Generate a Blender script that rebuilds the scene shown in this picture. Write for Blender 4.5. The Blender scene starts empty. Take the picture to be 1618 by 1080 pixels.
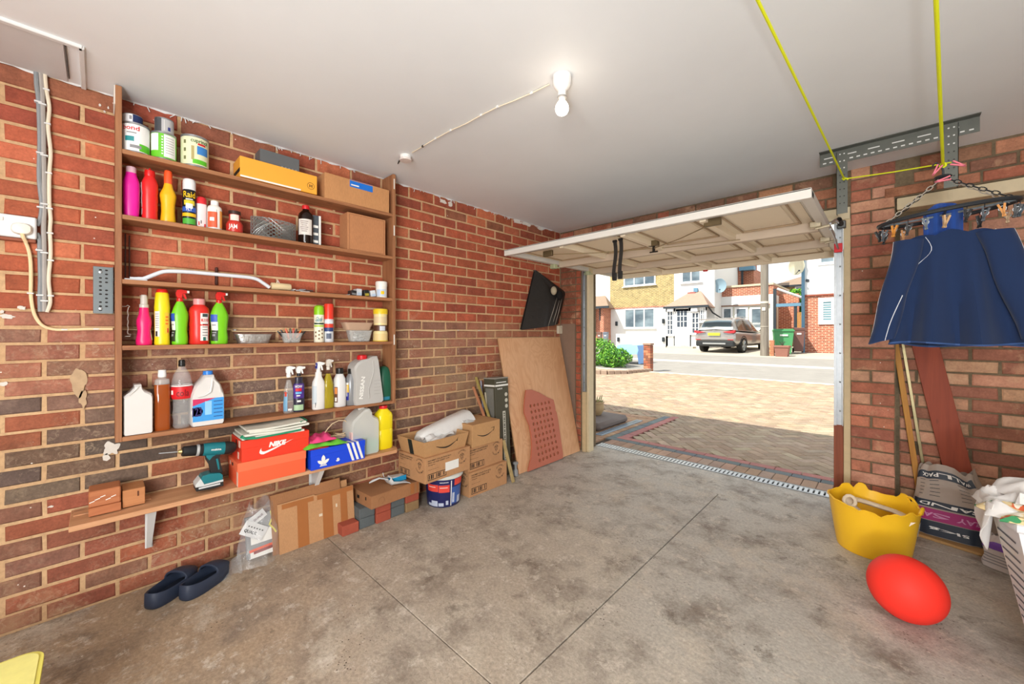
import bpy, math, random
from math import sin, cos, pi, radians, atan2, sqrt
from mathutils import Matrix, Vector
random.seed(7)
SC = bpy.context.scene
COL = SC.collection
# ---------------------------------------------------------------- camera, world, sun, fill lights, exposure
F, PX, PY = 622.0, 809.0, 526.0            # focal length and principal point in pixels of the 1618x1080 frame
YAW = radians(43.61)
CX, CY, CZ = 2.6, 0.0, 1.23
S_, C_ = sin(YAW), cos(YAW)
cam = bpy.data.cameras.new('camera')
camo = bpy.data.objects.new('camera', cam)
COL.objects.link(camo)
camo.location = (CX, CY, CZ)
camo.rotation_euler = (pi / 2, 0, YAW)
cam.sensor_width = 36
cam.lens = F / 1618 * 36
cam.shift_y = -(540 - PY) / 1618
cam.clip_start = .02
cam.clip_end = 300
SC.camera = camo

world = bpy.data.worlds.new('world')
SC.world = world
world.use_nodes = True
wn = world.node_tree.nodes
bg = wn['Background']
bg.inputs[0].default_value = (.90, .95, 1.0, 1)
bg.inputs[1].default_value = 1.0

def light(name, kind, loc, energy, color=(1, 1, 1), **k):
    l = bpy.data.lights.new(name, kind)
    l.energy = energy
    l.color = color
    aim = k.pop('aim', None)
    for a, b in k.items():
        setattr(l, a, b)
    o = bpy.data.objects.new(name, l)
    COL.objects.link(o)
    o.location = loc
    if aim:
        o.rotation_euler = (Vector(aim) - Vector(loc)).to_track_quat('-Z', 'Y').to_euler()
    return o

sun = light('sun', 'SUN', (0, -10, 20), 5.8, (1.0, .97, .85), angle=radians(.6))
sun.rotation_euler = Vector((.42, 1.0, -1.28)).to_track_quat('-Z', 'Y').to_euler()
light('room_fill', 'AREA', (3.25, -1.5, 1.45), 88, (1, .99, .97), shape='RECTANGLE', size=1.6, size_y=1.3, aim=(1.2, 2.2, 1.3))  # unseen area light added behind the camera to fill the room
light('ceiling_fill', 'AREA', (2.9, -.75, .75), 27, (.96, .985, 1.0), shape='DISK', size=.3, aim=(1.4, 1.3, 2.33))  # added uplight, out of view, to brighten the ceiling
SC.view_settings.view_transform = 'Standard'
SC.view_settings.look = 'None'
SC.view_settings.gamma = 1
SC.view_settings.exposure = 0.38
SC.view_settings.use_curve_mapping = False
SC.cycles.max_bounces = 8
SC.cycles.transparent_max_bounces = 16

# ---------------------------------------------------------------- pixel rays of the photograph -> points on real planes
def ray(px, py):
    u = (px - PX) / F
    return -S_ + u * C_, C_ + u * S_, (PY - py) / F
def onx(px, py, X):
    a, b, c = ray(px, py); t = (X - CX) / a
    return Vector((X, CY + t * b, CZ + t * c))
def ony(px, py, Y):
    a, b, c = ray(px, py); t = (Y - CY) / b
    return Vector((CX + t * a, Y, CZ + t * c))
def onz(px, py, Z):
    a, b, c = ray(px, py); t = (Z - CZ) / c
    return Vector((CX + t * a, CY + t * b, Z))
def onp(px, py, P, N):
    d = Vector(ray(px, py)); o = Vector((CX, CY, CZ)); N = Vector(N)
    return o + d * ((Vector(P) - o).dot(N) / d.dot(N))

# ---------------------------------------------------------------- materials
def lin(h):
    if isinstance(h, str):
        h = h.lstrip('#'); h = tuple(int(h[i:i + 2], 16) for i in (0, 2, 4))
        h = tuple(c / 255 for c in h)
        return tuple(c / 12.92 if c <= .04045 else ((c + .055) / 1.055) ** 2.4 for c in h)
    return tuple(h)
MATS = {}
class NT:
    def __init__(s, name):
        s.m = bpy.data.materials.new(name); s.m.use_nodes = True
        s.t = s.m.node_tree; s.b = s.t.nodes['Principled BSDF']
    def n(s, kind, **k):
        x = s.t.nodes.new('ShaderNode' + kind)
        for a, b in k.items():
            if a.startswith('i_'):
                x.inputs[int(a[2:]) if a[2:].isdigit() else a[2:]].default_value = b
            else:
                setattr(x, a, b)
        return x
    def l(s, a, b):
        s.t.links.new(a, b)
    def noise(s, scale, detail=4, rough=.6, vec=None, dist=0):
        x = s.n('TexNoise'); x.inputs['Scale'].default_value = scale; x.inputs['Detail'].default_value = detail
        x.inputs['Roughness'].default_value = rough; x.inputs['Distortion'].default_value = dist
        s.l(vec if vec else s.pos(), x.inputs['Vector']); return x.outputs['Fac']
    def pos(s):
        if not hasattr(s, '_p'):
            s._p = s.n('NewGeometry').outputs['Position']
        return s._p
    def scl(s, v, sc):
        x = s.n('VectorMath', operation='MULTIPLY'); s.l(v, x.inputs[0]); x.inputs[1].default_value = sc; return x.outputs[0]
    def ramp(s, fac, stops):
        x = s.n('ValToRGB'); e = x.color_ramp.elements
        while len(e) < len(stops): e.new(.5)
        for q, (p, c) in zip(e, stops):
            q.position = p; c = lin(c) if isinstance(c, str) else ((c,) * 3 if isinstance(c, (int, float)) else c); q.color = (*c, 1)
        s.l(fac, x.inputs[0]); return x.outputs[0]
    def mix(s, fac, a, b, blend='MIX'):
        x = s.n('MixRGB', blend_type=blend)
        for i, q in ((0, fac), (1, a), (2, b)):
            if isinstance(q, (int, float)): x.inputs[i].default_value = q if i == 0 else (q, q, q, 1)
            elif isinstance(q, (str, tuple)): x.inputs[i].default_value = (*lin(q), 1)
            else: s.l(q, x.inputs[i])
        return x.outputs[0]
    def math(s, op, a, b=0.0):
        x = s.n('Math', operation=op)
        for i, q in ((0, a), (1, b)):
            if isinstance(q, (int, float)): x.inputs[i].default_value = q
            else: s.l(q, x.inputs[i])
        return x.outputs[0]
    def bump(s, h, strength=.3, dist=.01):
        x = s.n('Bump'); x.inputs['Strength'].default_value = strength; x.inputs['Distance'].default_value = dist
        s.l(h, x.inputs['Height']); s.l(x.outputs[0], s.b.inputs['Normal'])
    def base(s, c):
        if isinstance(c, (str, tuple)): s.b.inputs['Base Color'].default_value = (*lin(c), 1)
        else: s.l(c, s.b.inputs['Base Color'])
def mat(name, col, rough=.5, metal=0, var=.12, vs=25, bump=0, bs=200, alpha=1, trans=0, spec=.5, coat=0, ior=1.45, emit=0, sheen=0):
    if name in MATS: return MATS[name]
    t = NT(name); b = t.b
    c = lin(col)
    if var:
        f = t.noise(vs)
        t.base(t.mix(f, tuple(max(0, x * (1 - var)) for x in c), tuple(min(1, x * (1 + var)) for x in c)))
    else: t.base(c)
    b.inputs['Roughness'].default_value = rough; b.inputs['Metallic'].default_value = metal
    b.inputs['Alpha'].default_value = alpha; b.inputs['Transmission Weight'].default_value = trans
    b.inputs['Specular IOR Level'].default_value = spec; b.inputs['Coat Weight'].default_value = coat; b.inputs['IOR'].default_value = ior
    if sheen: b.inputs['Sheen Weight'].default_value = sheen
    if emit:
        b.inputs['Emission Color'].default_value = (*c, 1); b.inputs['Emission Strength'].default_value = emit
    if bump: t.bump(t.noise(bs, 6), bump, .004)
    MATS[name] = t.m
    return t.m
def plastic(h, rough=.32): return mat('plastic_' + h, h, rough, var=.04, vs=8)
def card(h='B98A5E'):
    n = 'card_' + h
    if n in MATS: return MATS[n]
    t = NT(n); c = lin(h)
    f = t.noise(9, 5); g = t.noise(420, 2, .5, t.scl(t.pos(), (1, 1, .12)))
    k = t.mix(f, tuple(x * .86 for x in c), tuple(min(1, x * 1.12) for x in c))
    t.base(t.mix(.12, k, t.ramp(g, [(.3, .1), (.7, .9)]), 'OVERLAY')); t.b.inputs['Roughness'].default_value = .85
    t.bump(t.noise(160, 3), .12, .003); MATS[n] = t.m; return t.m
def wood(h, h2, axis=1, rough=.65, scale=1.0, knots=True):
    n = 'wood_%s_%s_%d' % (h, h2, axis)
    if n in MATS: return MATS[n]
    t = NT(n)
    sc = [38 * scale] * 3; sc[axis] = 2.2 * scale
    f = t.noise(1.0, 6, .65, t.scl(t.pos(), tuple(sc)), .6)
    g = t.noise(3.0, 3, .5, t.scl(t.pos(), tuple(x * 2.2 for x in sc)))
    c = t.mix(t.ramp(f, [(.32, .0), (.68, 1.0)]), h, h2)
    c = t.mix(t.math('MULTIPLY', g, .35), c, tuple(x * .55 for x in lin(h)))
    if knots:
        v = t.n('TexVoronoi'); v.inputs['Scale'].default_value = 1.0
        ks = [13.0] * 3; ks[axis] = 5.0
        t.l(t.scl(t.pos(), tuple(ks)), v.inputs['Vector'])
        c = t.mix(t.ramp(v.outputs['Distance'], [(.05, .75), (.13, 0.0)]), c, tuple(x * .35 for x in lin(h)))
    t.base(c); t.b.inputs['Roughness'].default_value = rough
    t.bump(f, .15, .003); MATS[n] = t.m; return t.m

# ---------------------------------------------------------------- mesh building
class G:
    def __init__(s, T=None): s.v = []; s.f = []; s.T = T; s.c = []
    def add(s, vs, fs):
        n = len(s.v)
        if s.T is not None: vs = [s.T @ Vector(p) for p in vs]
        s.v += [tuple(p) for p in vs]; s.f += [[i + n for i in f] for f in fs]; return s
    def box(s, x0, x1, y0, y1, z0, z1, b=0):
        if not b:
            v = [(x, y, z) for x in (x0, x1) for y in (y0, y1) for z in (z0, z1)]
            return s.add(v, [(0, 1, 3, 2), (4, 6, 7, 5), (0, 4, 5, 1), (2, 3, 7, 6), (0, 2, 6, 4), (1, 5, 7, 3)])
        b = min(b, abs(x1 - x0) * .49, abs(y1 - y0) * .49, abs(z1 - z0) * .49)
        v = []; idx = {}
        X, Y, Z = (x0, x1), (y0, y1), (z0, z1)
        for i in (0, 1):
            for j in (0, 1):
                for k in (0, 1):
                    sx, sy, sz = 1 - 2 * i, 1 - 2 * j, 1 - 2 * k
                    p = (X[i], Y[j], Z[k])
                    for a in range(3):
                        q = [p[0] + sx * b, p[1] + sy * b, p[2] + sz * b]; q[a] = p[a]
                        idx[i, j, k, a] = len(v); v.append(tuple(q))
        f = []
        for a in range(3):
            for e in (0, 1):
                o = [(0, 0), (1, 0), (1, 1), (0, 1)]
                if (e == 0) : o = o[::-1]
                q = []
                for m, n in o:
                    c = [0, 0, 0]; c[a] = e; c[(a + 1) % 3] = m; c[(a + 2) % 3] = n
                    q.append(idx[c[0], c[1], c[2], a])
                f.append(q)
        for a in range(3):           # edges parallel to axis a
            p, q = (a + 1) % 3, (a + 2) % 3
            for m in (0, 1):
                for n in (0, 1):
                    c0 = [0, 0, 0]; c0[p] = m; c0[q] = n; c1 = c0[:]; c1[a] = 1
                    quad = [idx[(*c0, p)], idx[(*c1, p)], idx[(*c1, q)], idx[(*c0, q)]]
                    if (m + n) % 2 == 0: quad = quad[::-1]
                    f.append(quad)
        for i in (0, 1):
            for j in (0, 1):
                for k in (0, 1):
                    tri = [idx[i, j, k, 0], idx[i, j, k, 1], idx[i, j, k, 2]]
                    if (i + j + k) % 2 == 0: tri = tri[::-1]
                    f.append(tri)
        return s.add(v, f)
    def brick(s, x0, x1, y0, y1, z0, z1, b=.004, face='x+', j=0.0):
        # 8-point piece with a chamfered front; face names the shown side
        ax = 'xyz'.index(face[0]); sg = 1 if face[1] == '+' else -1
        lo, hi = [x0, y0, z0], [x1, y1, z1]
        p, q = (ax + 1) % 3, (ax + 2) % 3
        fr = hi[ax] if sg > 0 else lo[ax]; bk = lo[ax] if sg > 0 else hi[ax]
        R = lambda: random.uniform(-j, j)
        v = []
        for lev, ins in ((bk, 0), (fr - sg * b, 0), (fr, b)):
            for m, n in ((0, 0), (1, 0), (1, 1), (0, 1)):
                c = [0, 0, 0]; c[ax] = lev
                c[p] = (lo[p] + ins if m == 0 else hi[p] - ins) + (R() if lev != bk else 0)
                c[q] = (lo[q] + ins if n == 0 else hi[q] - ins) + (R() if lev != bk else 0)
                v.append(c)
        f = [(8, 9, 10, 11)]
        for L in (0, 4):
            for i in range(4):
                f.append((L + i, L + (i + 1) % 4, L + 4 + (i + 1) % 4, L + 4 + i))
        if sg < 0: f = [t[::-1] for t in f]
        return s.add(v, f)
    def lathe(s, prof, seg=24, c=(0, 0, 0), ry=1, n=2, rot=0, rx=1, wob=None):
        v = []; f = []
        cr, sr = cos(rot), sin(rot)
        for (r, z) in prof:
            for i in range(seg):
                a = 2 * pi * i / seg
                ca, sa = cos(a), sin(a)
                e = 2 / n
                x = math.copysign(abs(ca) ** e, ca) * r * rx; y = math.copysign(abs(sa) ** e, sa) * r * ry
                if wob: k = wob(a, z); x *= k; y *= k
                v.append((c[0] + x * cr - y * sr, c[1] + x * sr + y * cr, c[2] + z))
        m = len(prof)
        for k in range(m - 1):
            for i in range(seg):
                j = (i + 1) % seg
                f.append((k * seg + i, k * seg + j, (k + 1) * seg + j, (k + 1) * seg + i))
        if prof[0][0] > 1e-5: f.append(tuple(range(seg))[::-1])
        if prof[-1][0] > 1e-5: f.append(tuple((m - 1) * seg + i for i in range(seg)))
        return s.add(v, f)
    def tube(s, pts, r, seg=8, closed=False, cap=True, flat=1):
        P = [Vector(p) for p in pts]; n = len(P); v = []; f = []
        rr = r if isinstance(r, (list, tuple)) else [r] * n
        up = None
        for i in range(n):
            a = P[(i - 1) % n] if (closed or i) else P[i]
            b = P[(i + 1) % n] if (closed or i < n - 1) else P[i]
            d = (b - a).normalized()
            if up is None:
                up = Vector((0, 0, 1)) if abs(d.z) < .9 else Vector((1, 0, 0))
            side = d.cross(up)
            if side.length < 1e-6: side = d.cross(Vector((1, .3, 0)))
            side.normalize(); up = side.cross(d).normalized()
            for k in range(seg):
                t = 2 * pi * k / seg
                v.append(P[i] + side * cos(t) * rr[i] + up * sin(t) * rr[i] * flat)
        for i in range(n if closed else n - 1):
            for k in range(seg):
                a, b = i * seg, ((i + 1) % n) * seg; j = (k + 1) % seg
                f.append((a + k, a + j, b + j, b + k))
        if cap and not closed:
            f.append(tuple(range(seg))[::-1]); f.append(tuple((n - 1) * seg + k for k in range(seg)))
        return s.add(v, f)
    def prism(s, poly, O, U, V, d, taper=0):
        # poly of (u,v), extruded by d along U x V
        O, U, V = Vector(O), Vector(U), Vector(V); N = U.cross(V).normalized()
        n = len(poly)
        v = [O + U * a + V * b for a, b in poly] + [O + U * a + V * b + N * d for a, b in poly]
        f = [tuple(range(n))[::-1], tuple(range(n, 2 * n))]
        f += [(i, (i + 1) % n, n + (i + 1) % n, n + i) for i in range(n)]
        return s.add(v, f)
    def grid(s, fn, nu, nv, thick=0, wrap=False):
        v = [Vector(fn(i / nu, j / nv)) for i in range(nu + 1) for j in range(nv + 1)]
        f = [(i * (nv + 1) + j, (i + 1) * (nv + 1) + j, (i + 1) * (nv + 1) + j + 1, i * (nv + 1) + j + 1) for i in range(nu) for j in range(nv)]
        if thick:
            nr = [Vector((0, 0, 0)) for _ in v]
            for q in f:
                nn = (v[q[1]] - v[q[0]]).cross(v[q[3]] - v[q[0]])
                for i in q: nr[i] += nn
            n = len(v)
            v2 = [p - (m.normalized() if m.length > 0 else Vector((0, 0, 1))) * thick for p, m in zip(v, nr)]
            g = [tuple(i + n for i in q)[::-1] for q in f]
            e = []
            W = nv + 1
            loop = [j for j in range(W)] + [i * W + nv for i in range(1, nu + 1)] + [nu * W + j for j in range(nv - 1, -1, -1)] + [i * W for i in range(nu - 1, 0, -1)]
            for a, b in zip(loop, loop[1:] + loop[:1]): e.append((a, b, b + n, a + n))
            return s.add(v + v2, f + g + e)
        return s.add(v, f)
    def ell(s, c, r, seg=20, rings=12, T=None):
        v = []; f = []
        for i in range(rings + 1):
            th = pi * i / rings
            for j in range(seg):
                a = 2 * pi * j / seg
                p = Vector((sin(th) * cos(a) * r[0], sin(th) * sin(a) * r[1], cos(th) * r[2]))
                if T is not None: p = T @ p
                v.append(p + Vector(c))
        for i in range(rings):
            for j in range(seg):
                f.append((i * seg + j, (i + 1) * seg + j, (i + 1) * seg + (j + 1) % seg, i * seg + (j + 1) % seg))
        return s.add(v, f)

W = {}
def mesh(g, name, m, smooth=0):
    me = bpy.data.meshes.new(name)
    me.from_pydata(g.v, [], g.f)
    me.validate(); me.update()
    if m: me.materials.append(m)
    if smooth:
        me.shade_smooth(); me.set_sharp_from_angle(angle=radians(smooth if smooth > 1 else 38))
    return me
def wm(o): return W.get(o.name, Matrix()) if o else Matrix()
def build(g, name, m, parent=None, smooth=0, label=None, fix=False):
    w = wm(parent)
    if parent is not None and g.v:
        inv = w.inverted(); g.v = [tuple(inv @ Vector(p)) for p in g.v]
    me = mesh(g, name, m, smooth)
    if fix:
        import bmesh
        b = bmesh.new(); b.from_mesh(me); bmesh.ops.recalc_face_normals(b, faces=b.faces); b.to_mesh(me); b.free()
    o = bpy.data.objects.new(name, me)
    COL.objects.link(o)
    if parent is not None:
        o.parent = parent; W[o.name] = w
    if label: o['label'] = label
    return o
def thing(name, label, cat, loc=(0, 0, 0), group=None, rz=0):
    o = bpy.data.objects.new(name, None); COL.objects.link(o)
    o.empty_display_size = .05
    o.location = loc; o.rotation_euler = (0, 0, rz)
    W[o.name] = Matrix.Translation(Vector(loc)) @ Matrix.Rotation(rz, 4, 'Z')
    o['label'] = label; o['category'] = cat
    if group: o['group'] = group
    return o
def solo(g, name, m, label, cat, group=None, smooth=0):
    # a thing that is a single mesh: origin at its base centre
    xs = [p[0] for p in g.v]; ys = [p[1] for p in g.v]; zs = [p[2] for p in g.v]
    c = Vector(((min(xs) + max(xs)) / 2, (min(ys) + max(ys)) / 2, min(zs)))
    g.v = [tuple(Vector(p) - c) for p in g.v]
    o = build(g, name, m, None, smooth); o.location = c
    W[o.name] = Matrix.Translation(c)
    o['label'] = label; o['category'] = cat
    if group: o['group'] = group
    return o
def struct(g, name, m, parent=None, smooth=0):
    o = build(g, name, m, parent, smooth)
    if parent is None: o['kind'] = 'structure'
    W[o.name] = Matrix()
    return o

# ---------------------------------------------------------------- lettering
_T = {}
def glyphs(txt, bold=0):
    if (txt, bold) in _T: return _T[txt, bold]
    cu = bpy.data.curves.new('lettering', 'FONT'); cu.body = txt; cu.size = 1; cu.resolution_u = 2; cu.offset = bold
    cu.align_x = 'CENTER'
    o = bpy.data.objects.new('lettering', cu); COL.objects.link(o)
    bpy.context.view_layer.update()
    me = bpy.data.meshes.new_from_object(o.evaluated_get(bpy.context.evaluated_depsgraph_get()))
    v = [(p.co.x, p.co.y) for p in me.vertices]; f = [tuple(q.vertices) for q in me.polygons]
    bpy.data.objects.remove(o); bpy.data.curves.remove(cu); bpy.data.meshes.remove(me)
    x0, x1 = min(p[0] for p in v), max(p[0] for p in v); y0, y1 = min(p[1] for p in v), max(p[1] for p in v)
    v = [((x - (x0 + x1) / 2) / (x1 - x0), (y - (y0 + y1) / 2) / (y1 - y0)) for x, y in v]
    _T[txt, bold] = (v, f); return v, f
def put_text(g, txt, O, U, V, w, h, bold=.01, slant=0):
    v, f = glyphs(txt, bold); O, U, V = Vector(O), Vector(U).normalized(), Vector(V).normalized()
    g.add([O + U * (x * w + slant * y * h) + V * (y * h) for x, y in v], f)
def words(txt, O, U, V, w, h, m, parent, name='lettering', bold=.01, slant=0):
    g = G(); put_text(g, txt, O, U, V, w, h, bold, slant); return build(g, name, m, parent)
def fillpoly(g, pts, O, U, V):
    O, U, V = Vector(O), Vector(U).normalized(), Vector(V).normalized()
    g.add([O + U * a + V * b for a, b in pts], [tuple(range(len(pts)))])
def ringmark(g, O, U, V, r, w, seg=28, a0=0, a1=2 * pi):
    O, U, V = Vector(O), Vector(U).normalized(), Vector(V).normalized()
    v = []; f = []
    for i in range(seg + 1):
        a = a0 + (a1 - a0) * i / seg
        for q in (r, r + w): v.append(O + U * cos(a) * q + V * sin(a) * q)
    f = [(2 * i, 2 * i + 1, 2 * i + 3, 2 * i + 2) for i in range(seg)]
    g.add(v, f)
BLACK = mat('ink_black', '1c1b1a', .6, var=0)
WHITE = mat('ink_white', 'ecebe6', .5, var=.02)
RED = mat('ink_red', 'd3202c', .5, var=.03)
BLUE = mat('ink_blue', '1f56b8', .5, var=.03)
GREENI = mat('ink_green', '5cbf2a', .5, var=.03)
# ================================================================ STRUCTURE
# ---- brick materials
def brick_mat(name, attr, dust, dustcol='c9b79c', rough=.8, smear=.25, low=None):
    t = NT(name)
    if attr: c = t.n('Attribute', attribute_name='Col').outputs['Color']
    else: c = t.n('ObjectInfo').outputs['Color']
    f1 = t.noise(14, 5, .6); f2 = t.noise(95, 5, .7); f3 = t.noise(5, 3)
    c = t.mix(.5, c, t.ramp(f1, [(.3, .26), (.7, .72)]), 'OVERLAY')
    c = t.mix(.35, c, t.ramp(f2, [(.3, .2), (.75, .8)]), 'OVERLAY')
    d = t.ramp(t.noise(7.5, 8, .72, dist=.4), [(.60 - dust, 0.0), (.74, 1.0)])
    c = t.mix(t.math('MULTIPLY', d, smear), c, dustcol)
    # small white paint specks and flakes
    v = t.n('TexVoronoi'); v.inputs['Scale'].default_value = 26; t.l(t.pos(), v.inputs['Vector'])
    sp = t.math('MULTIPLY', t.ramp(v.outputs['Distance'], [(.05, 1.0), (.09, 0.0)]), t.ramp(t.noise(9, 2), [(.55, 0.0), (.6, 1.0)]))
    c = t.mix(sp, c, 'eee6dc')
    if low:
        # old damp band low on the wall: grime and lime bloom (world height of the masonry itself)
        sep = t.n('SeparateXYZ'); t.l(t.pos(), sep.inputs[0])
        zz = t.math('ADD', sep.outputs[2], t.math('MULTIPLY', t.math('SUBTRACT', t.noise(2.2, 4), .5), .5))
        mr = t.n('MapRange'); t.l(zz, mr.inputs[0]); mr.inputs[1].default_value = low[0]; mr.inputs[2].default_value = low[1]; mr.inputs[3].default_value = 1; mr.inputs[4].default_value = 0
        wv = t.ramp(t.noise(34, 7, .75, dist=1.2), [(.50, 0.0), (.63, 1.0)])
        bl = t.ramp(t.noise(3.1, 4, .6), [(.42, 0.0), (.62, 1.0)])
        c = t.mix(t.math('MULTIPLY', t.math('MULTIPLY', mr.outputs[0], wv), t.math('MULTIPLY', bl, .55)), c, 'c3ab90')
        sm_ = t.ramp(t.noise(1.7, 6, .72), [(.52, 0.0), (.64, 1.0)])
        c = t.mix(t.math('MULTIPLY', t.math('MULTIPLY', mr.outputs[0], sm_), .6), c, 'a58868')
    t.base(c); t.b.inputs['Roughness'].default_value = rough; t.b.inputs['Specular IOR Level'].default_value = .3
    t.bump(t.mix(.5, f2, f1), .55, .006)
    return t.m
BM_L = brick_mat('brick_red', False, 0, smear=.22, low=(1.15, 1.35))
BM_LS = brick_mat('brick_red_joined', True, 0, smear=.22, low=(1.15, 1.35))
BM_D = brick_mat('brick_door_wall', False, .06, 'd9b08c', smear=.75)
BM_DS = brick_mat('brick_door_wall_joined', True, .06, 'd9b08c', smear=.55)
def mortar_mat(name, c1, c2, c3):
    t = NT(name)
    c = t.mix(t.ramp(t.noise(3, 4), [(.35, 0.0), (.65, 1.0)]), c1, c2)
    c = t.mix(t.ramp(t.noise(60, 5), [(.4, 0.0), (.8, .6)]), c, c3)
    t.base(c); t.b.inputs['Roughness'].default_value = .95; t.bump(t.noise(150, 6), .6, .004); return t.m
MORT = mortar_mat('mortar_tan', 'd4b087', 'c29c74', '9a7a5a')
MORT_D = mortar_mat('mortar_grey', '84735a', '6b5d48', '4c4233')

UNIT = {}
def unit_brick(face, m, k):
    key = (face, m.name, k)
    if key not in UNIT:
        g = G(); g.brick(-.5, .5, -.5, .5, -.5, .5, .5, face, 0)
        # chamfer in unit space is rebuilt below with true proportions
        UNIT[key] = None
    return UNIT[key]
def brick_me(dims, face, m, cache={}):
    # bricks share mesh data by rounded size and one of three worn outlines
    key = (tuple(round(d / .004) for d in dims), face, m.name, random.randrange(3))
    if key not in cache:
        g = G(); d = [x / 2 for x in dims]
        g.brick(-d[0], d[0], -d[1], d[1], -d[2], d[2], .0045, face, .0016)
        cache[key] = mesh(g, 'brick', m)
    return cache[key]
def put_brick(lo, hi, face, m, col, parent, name='brick'):
    dims = [hi[i] - lo[i] for i in range(3)]
    o = bpy.data.objects.new(name, brick_me(dims, face, m)); COL.objects.link(o)
    o.location = [(lo[i] + hi[i]) / 2 for i in range(3)]
    o.color = (*col, 1); o.parent = parent
    return o
def joined_bricks(items, face, m, parent, name='brickwork', j=.0016, b=.0045):
    g = G(); cols = []
    for lo, hi, col in items:
        g.brick(lo[0], hi[0], lo[1], hi[1], lo[2], hi[2], b, face, j); cols += [col] * 9
    me = mesh(g, name, m)
    a = me.color_attributes.new('Col', 'FLOAT_COLOR', 'CORNER')
    k = 0
    for p, c in zip(me.polygons, cols):
        for _ in range(p.loop_total):
            a.data[k].color = (*c, 1); k += 1
    o = bpy.data.objects.new(name, me); COL.objects.link(o); o.parent = parent; o['kind'] = 'stuff'
    return o
def pxsize(lo, hi, ax):
    P = [Vector([lo[i] if q & (1 << i) else hi[i] for i in range(3)]) for q in range(8)]
    xs, ys = [], []
    for p in P:
        d = p - Vector((CX, CY, CZ)); fw = -S_ * d.x + C_ * d.y
        if fw < .15: return -1
        xs.append(PX + F * (C_ * d.x + S_ * d.y) / fw); ys.append(PY - F * d.z / fw)
    if max(xs) < 0 or min(xs) > 1618 or max(ys) < 0 or min(ys) > 1080: return -1
    return (max(xs) - min(xs)) * (max(ys) - min(ys))
def jit(c, a=.12):
    k = 1 + random.uniform(-a, a); return tuple(min(1, max(0, x * k * (1 + random.uniform(-a, a) * .35))) for x in lin(c))
def lay(items, face, mi, mj, parent, n=300):
    items = [(pxsize(a, b, 0), a, b, c) for a, b, c in items]
    items.sort(key=lambda t: -t[0])
    ind = [t for t in items[:n] if t[0] > 60]
    for _, a, b, c in ind: put_brick(a, b, face, mi, c, parent)
    rest = [(a, b, c) for _, a, b, c in items[len(ind):]]
    if rest: joined_bricks(rest, face, mj, parent)

H = 2.33; DY = 3.5; XR = 3.75; YB = -2.6
# ---- left wall
wl = struct(G().box(-.2, -.006, YB, 3.9, -.05, H + .1), 'wall_left', MORT)
zl = [0.0]
while len(zl) < 10: zl.append(zl[-1] + .671 / 9)
for i in range(7): zl.append(zl[-1] + .07336)
for i in range(2): zl.append(zl[-1] + .07)
for i in range(12): zl.append(zl[-1] + .07674)
zl.append(2.332)
nrow = len(zl) - 1
hatchy = (-.9, .13)
its = []
for r in range(nrow):
    top = nrow - 1 - r
    off = 0 if top % 2 == 0 else .5
    ks = [1.609 + .225 * (k + off) for k in range(0, 10)] ; ks = [k for k in ks if k < 3.5]
    kl = [1.609 - .2212 * (k - off) for k in range(1, 14 if off == 0 else 14)]
    ys = sorted(set([round(a, 4) for a in kl if a > -1.3] + [round(a, 4) for a in ks] + [3.5]))
    for a, b in zip(ys, ys[1:]):
        if b - a < .03: continue
        jx = random.uniform(-.0025, .002); jz = random.uniform(-.0015, .0015)
        g0 = random.uniform(.0055, .0085)
        zc = (zl[r] + zl[r + 1]) / 2; yc = (a + b) / 2
        q = random.random()
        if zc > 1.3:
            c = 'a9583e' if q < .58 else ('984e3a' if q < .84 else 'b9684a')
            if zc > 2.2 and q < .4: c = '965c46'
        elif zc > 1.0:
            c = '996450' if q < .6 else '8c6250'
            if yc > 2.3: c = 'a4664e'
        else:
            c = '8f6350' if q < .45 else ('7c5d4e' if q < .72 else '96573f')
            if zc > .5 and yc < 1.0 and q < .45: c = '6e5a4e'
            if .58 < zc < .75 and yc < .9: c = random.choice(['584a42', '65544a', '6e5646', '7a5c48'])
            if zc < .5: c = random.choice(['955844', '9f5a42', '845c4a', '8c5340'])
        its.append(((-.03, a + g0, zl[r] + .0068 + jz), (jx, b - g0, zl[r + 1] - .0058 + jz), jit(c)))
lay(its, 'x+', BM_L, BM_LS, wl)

def blob(name, u, v, ru, rv, m, par, seed, X=.003):
    R = random.Random(seed); c = onx(u, v, X); e = onx(u + ru, v, X).y - c.y; h = c.z - onx(u, v + rv, X).z
    P = []; Q = [R.uniform(-.32, .3) for _ in range(13)]
    for k in range(39):
        a = 2 * pi * k / 39; f = k / 3 % 1; f = f * f * (3 - 2 * f); q = 1 + Q[k // 3] * (1 - f) + Q[(k // 3 + 1) % 13] * f; P.append((c.y + e * q * cos(a), c.z + h * q * sin(a)))
    return build(G().prism(P, (X - .004, 0, 0), (0, 1, 0), (0, 0, 1), .0052), name, m, par)
PLS = mat('plaster_smear', 'b89c7c', .9, var=.25, vs=30, bump=.6, bs=80); PLW = mat('plaster_white', 'd6cfc6', .9, var=.12, vs=60, bump=.5, bs=150)
for k, (u, v, ru, rv) in enumerate(((124, 602, 12, 22), (131, 630, 6, 14))): blob('plaster_smear', u, v, ru, rv, PLS, wl, k)
for k, (u, v, ru, rv) in enumerate(((176, 708, 13, 10), (168, 722, 6, 5), (12, 500, 12, 4), (34, 486, 7, 3), (4, 606, 9, 3), (3, 492, 4, 3), (80, 800, 4, 1.5), (165, 176, 2, 1.5), (158, 166, 2, 2), (171, 170, 1.5, 2), (700, 318, 5, 3), (712, 322, 3, 4), (818, 350, 6, 3), (832, 354, 6, 2.5), (854, 361, 5, 2))): blob('paint_smear', u, v, ru, rv, PLW, wl, 40 + k)
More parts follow.
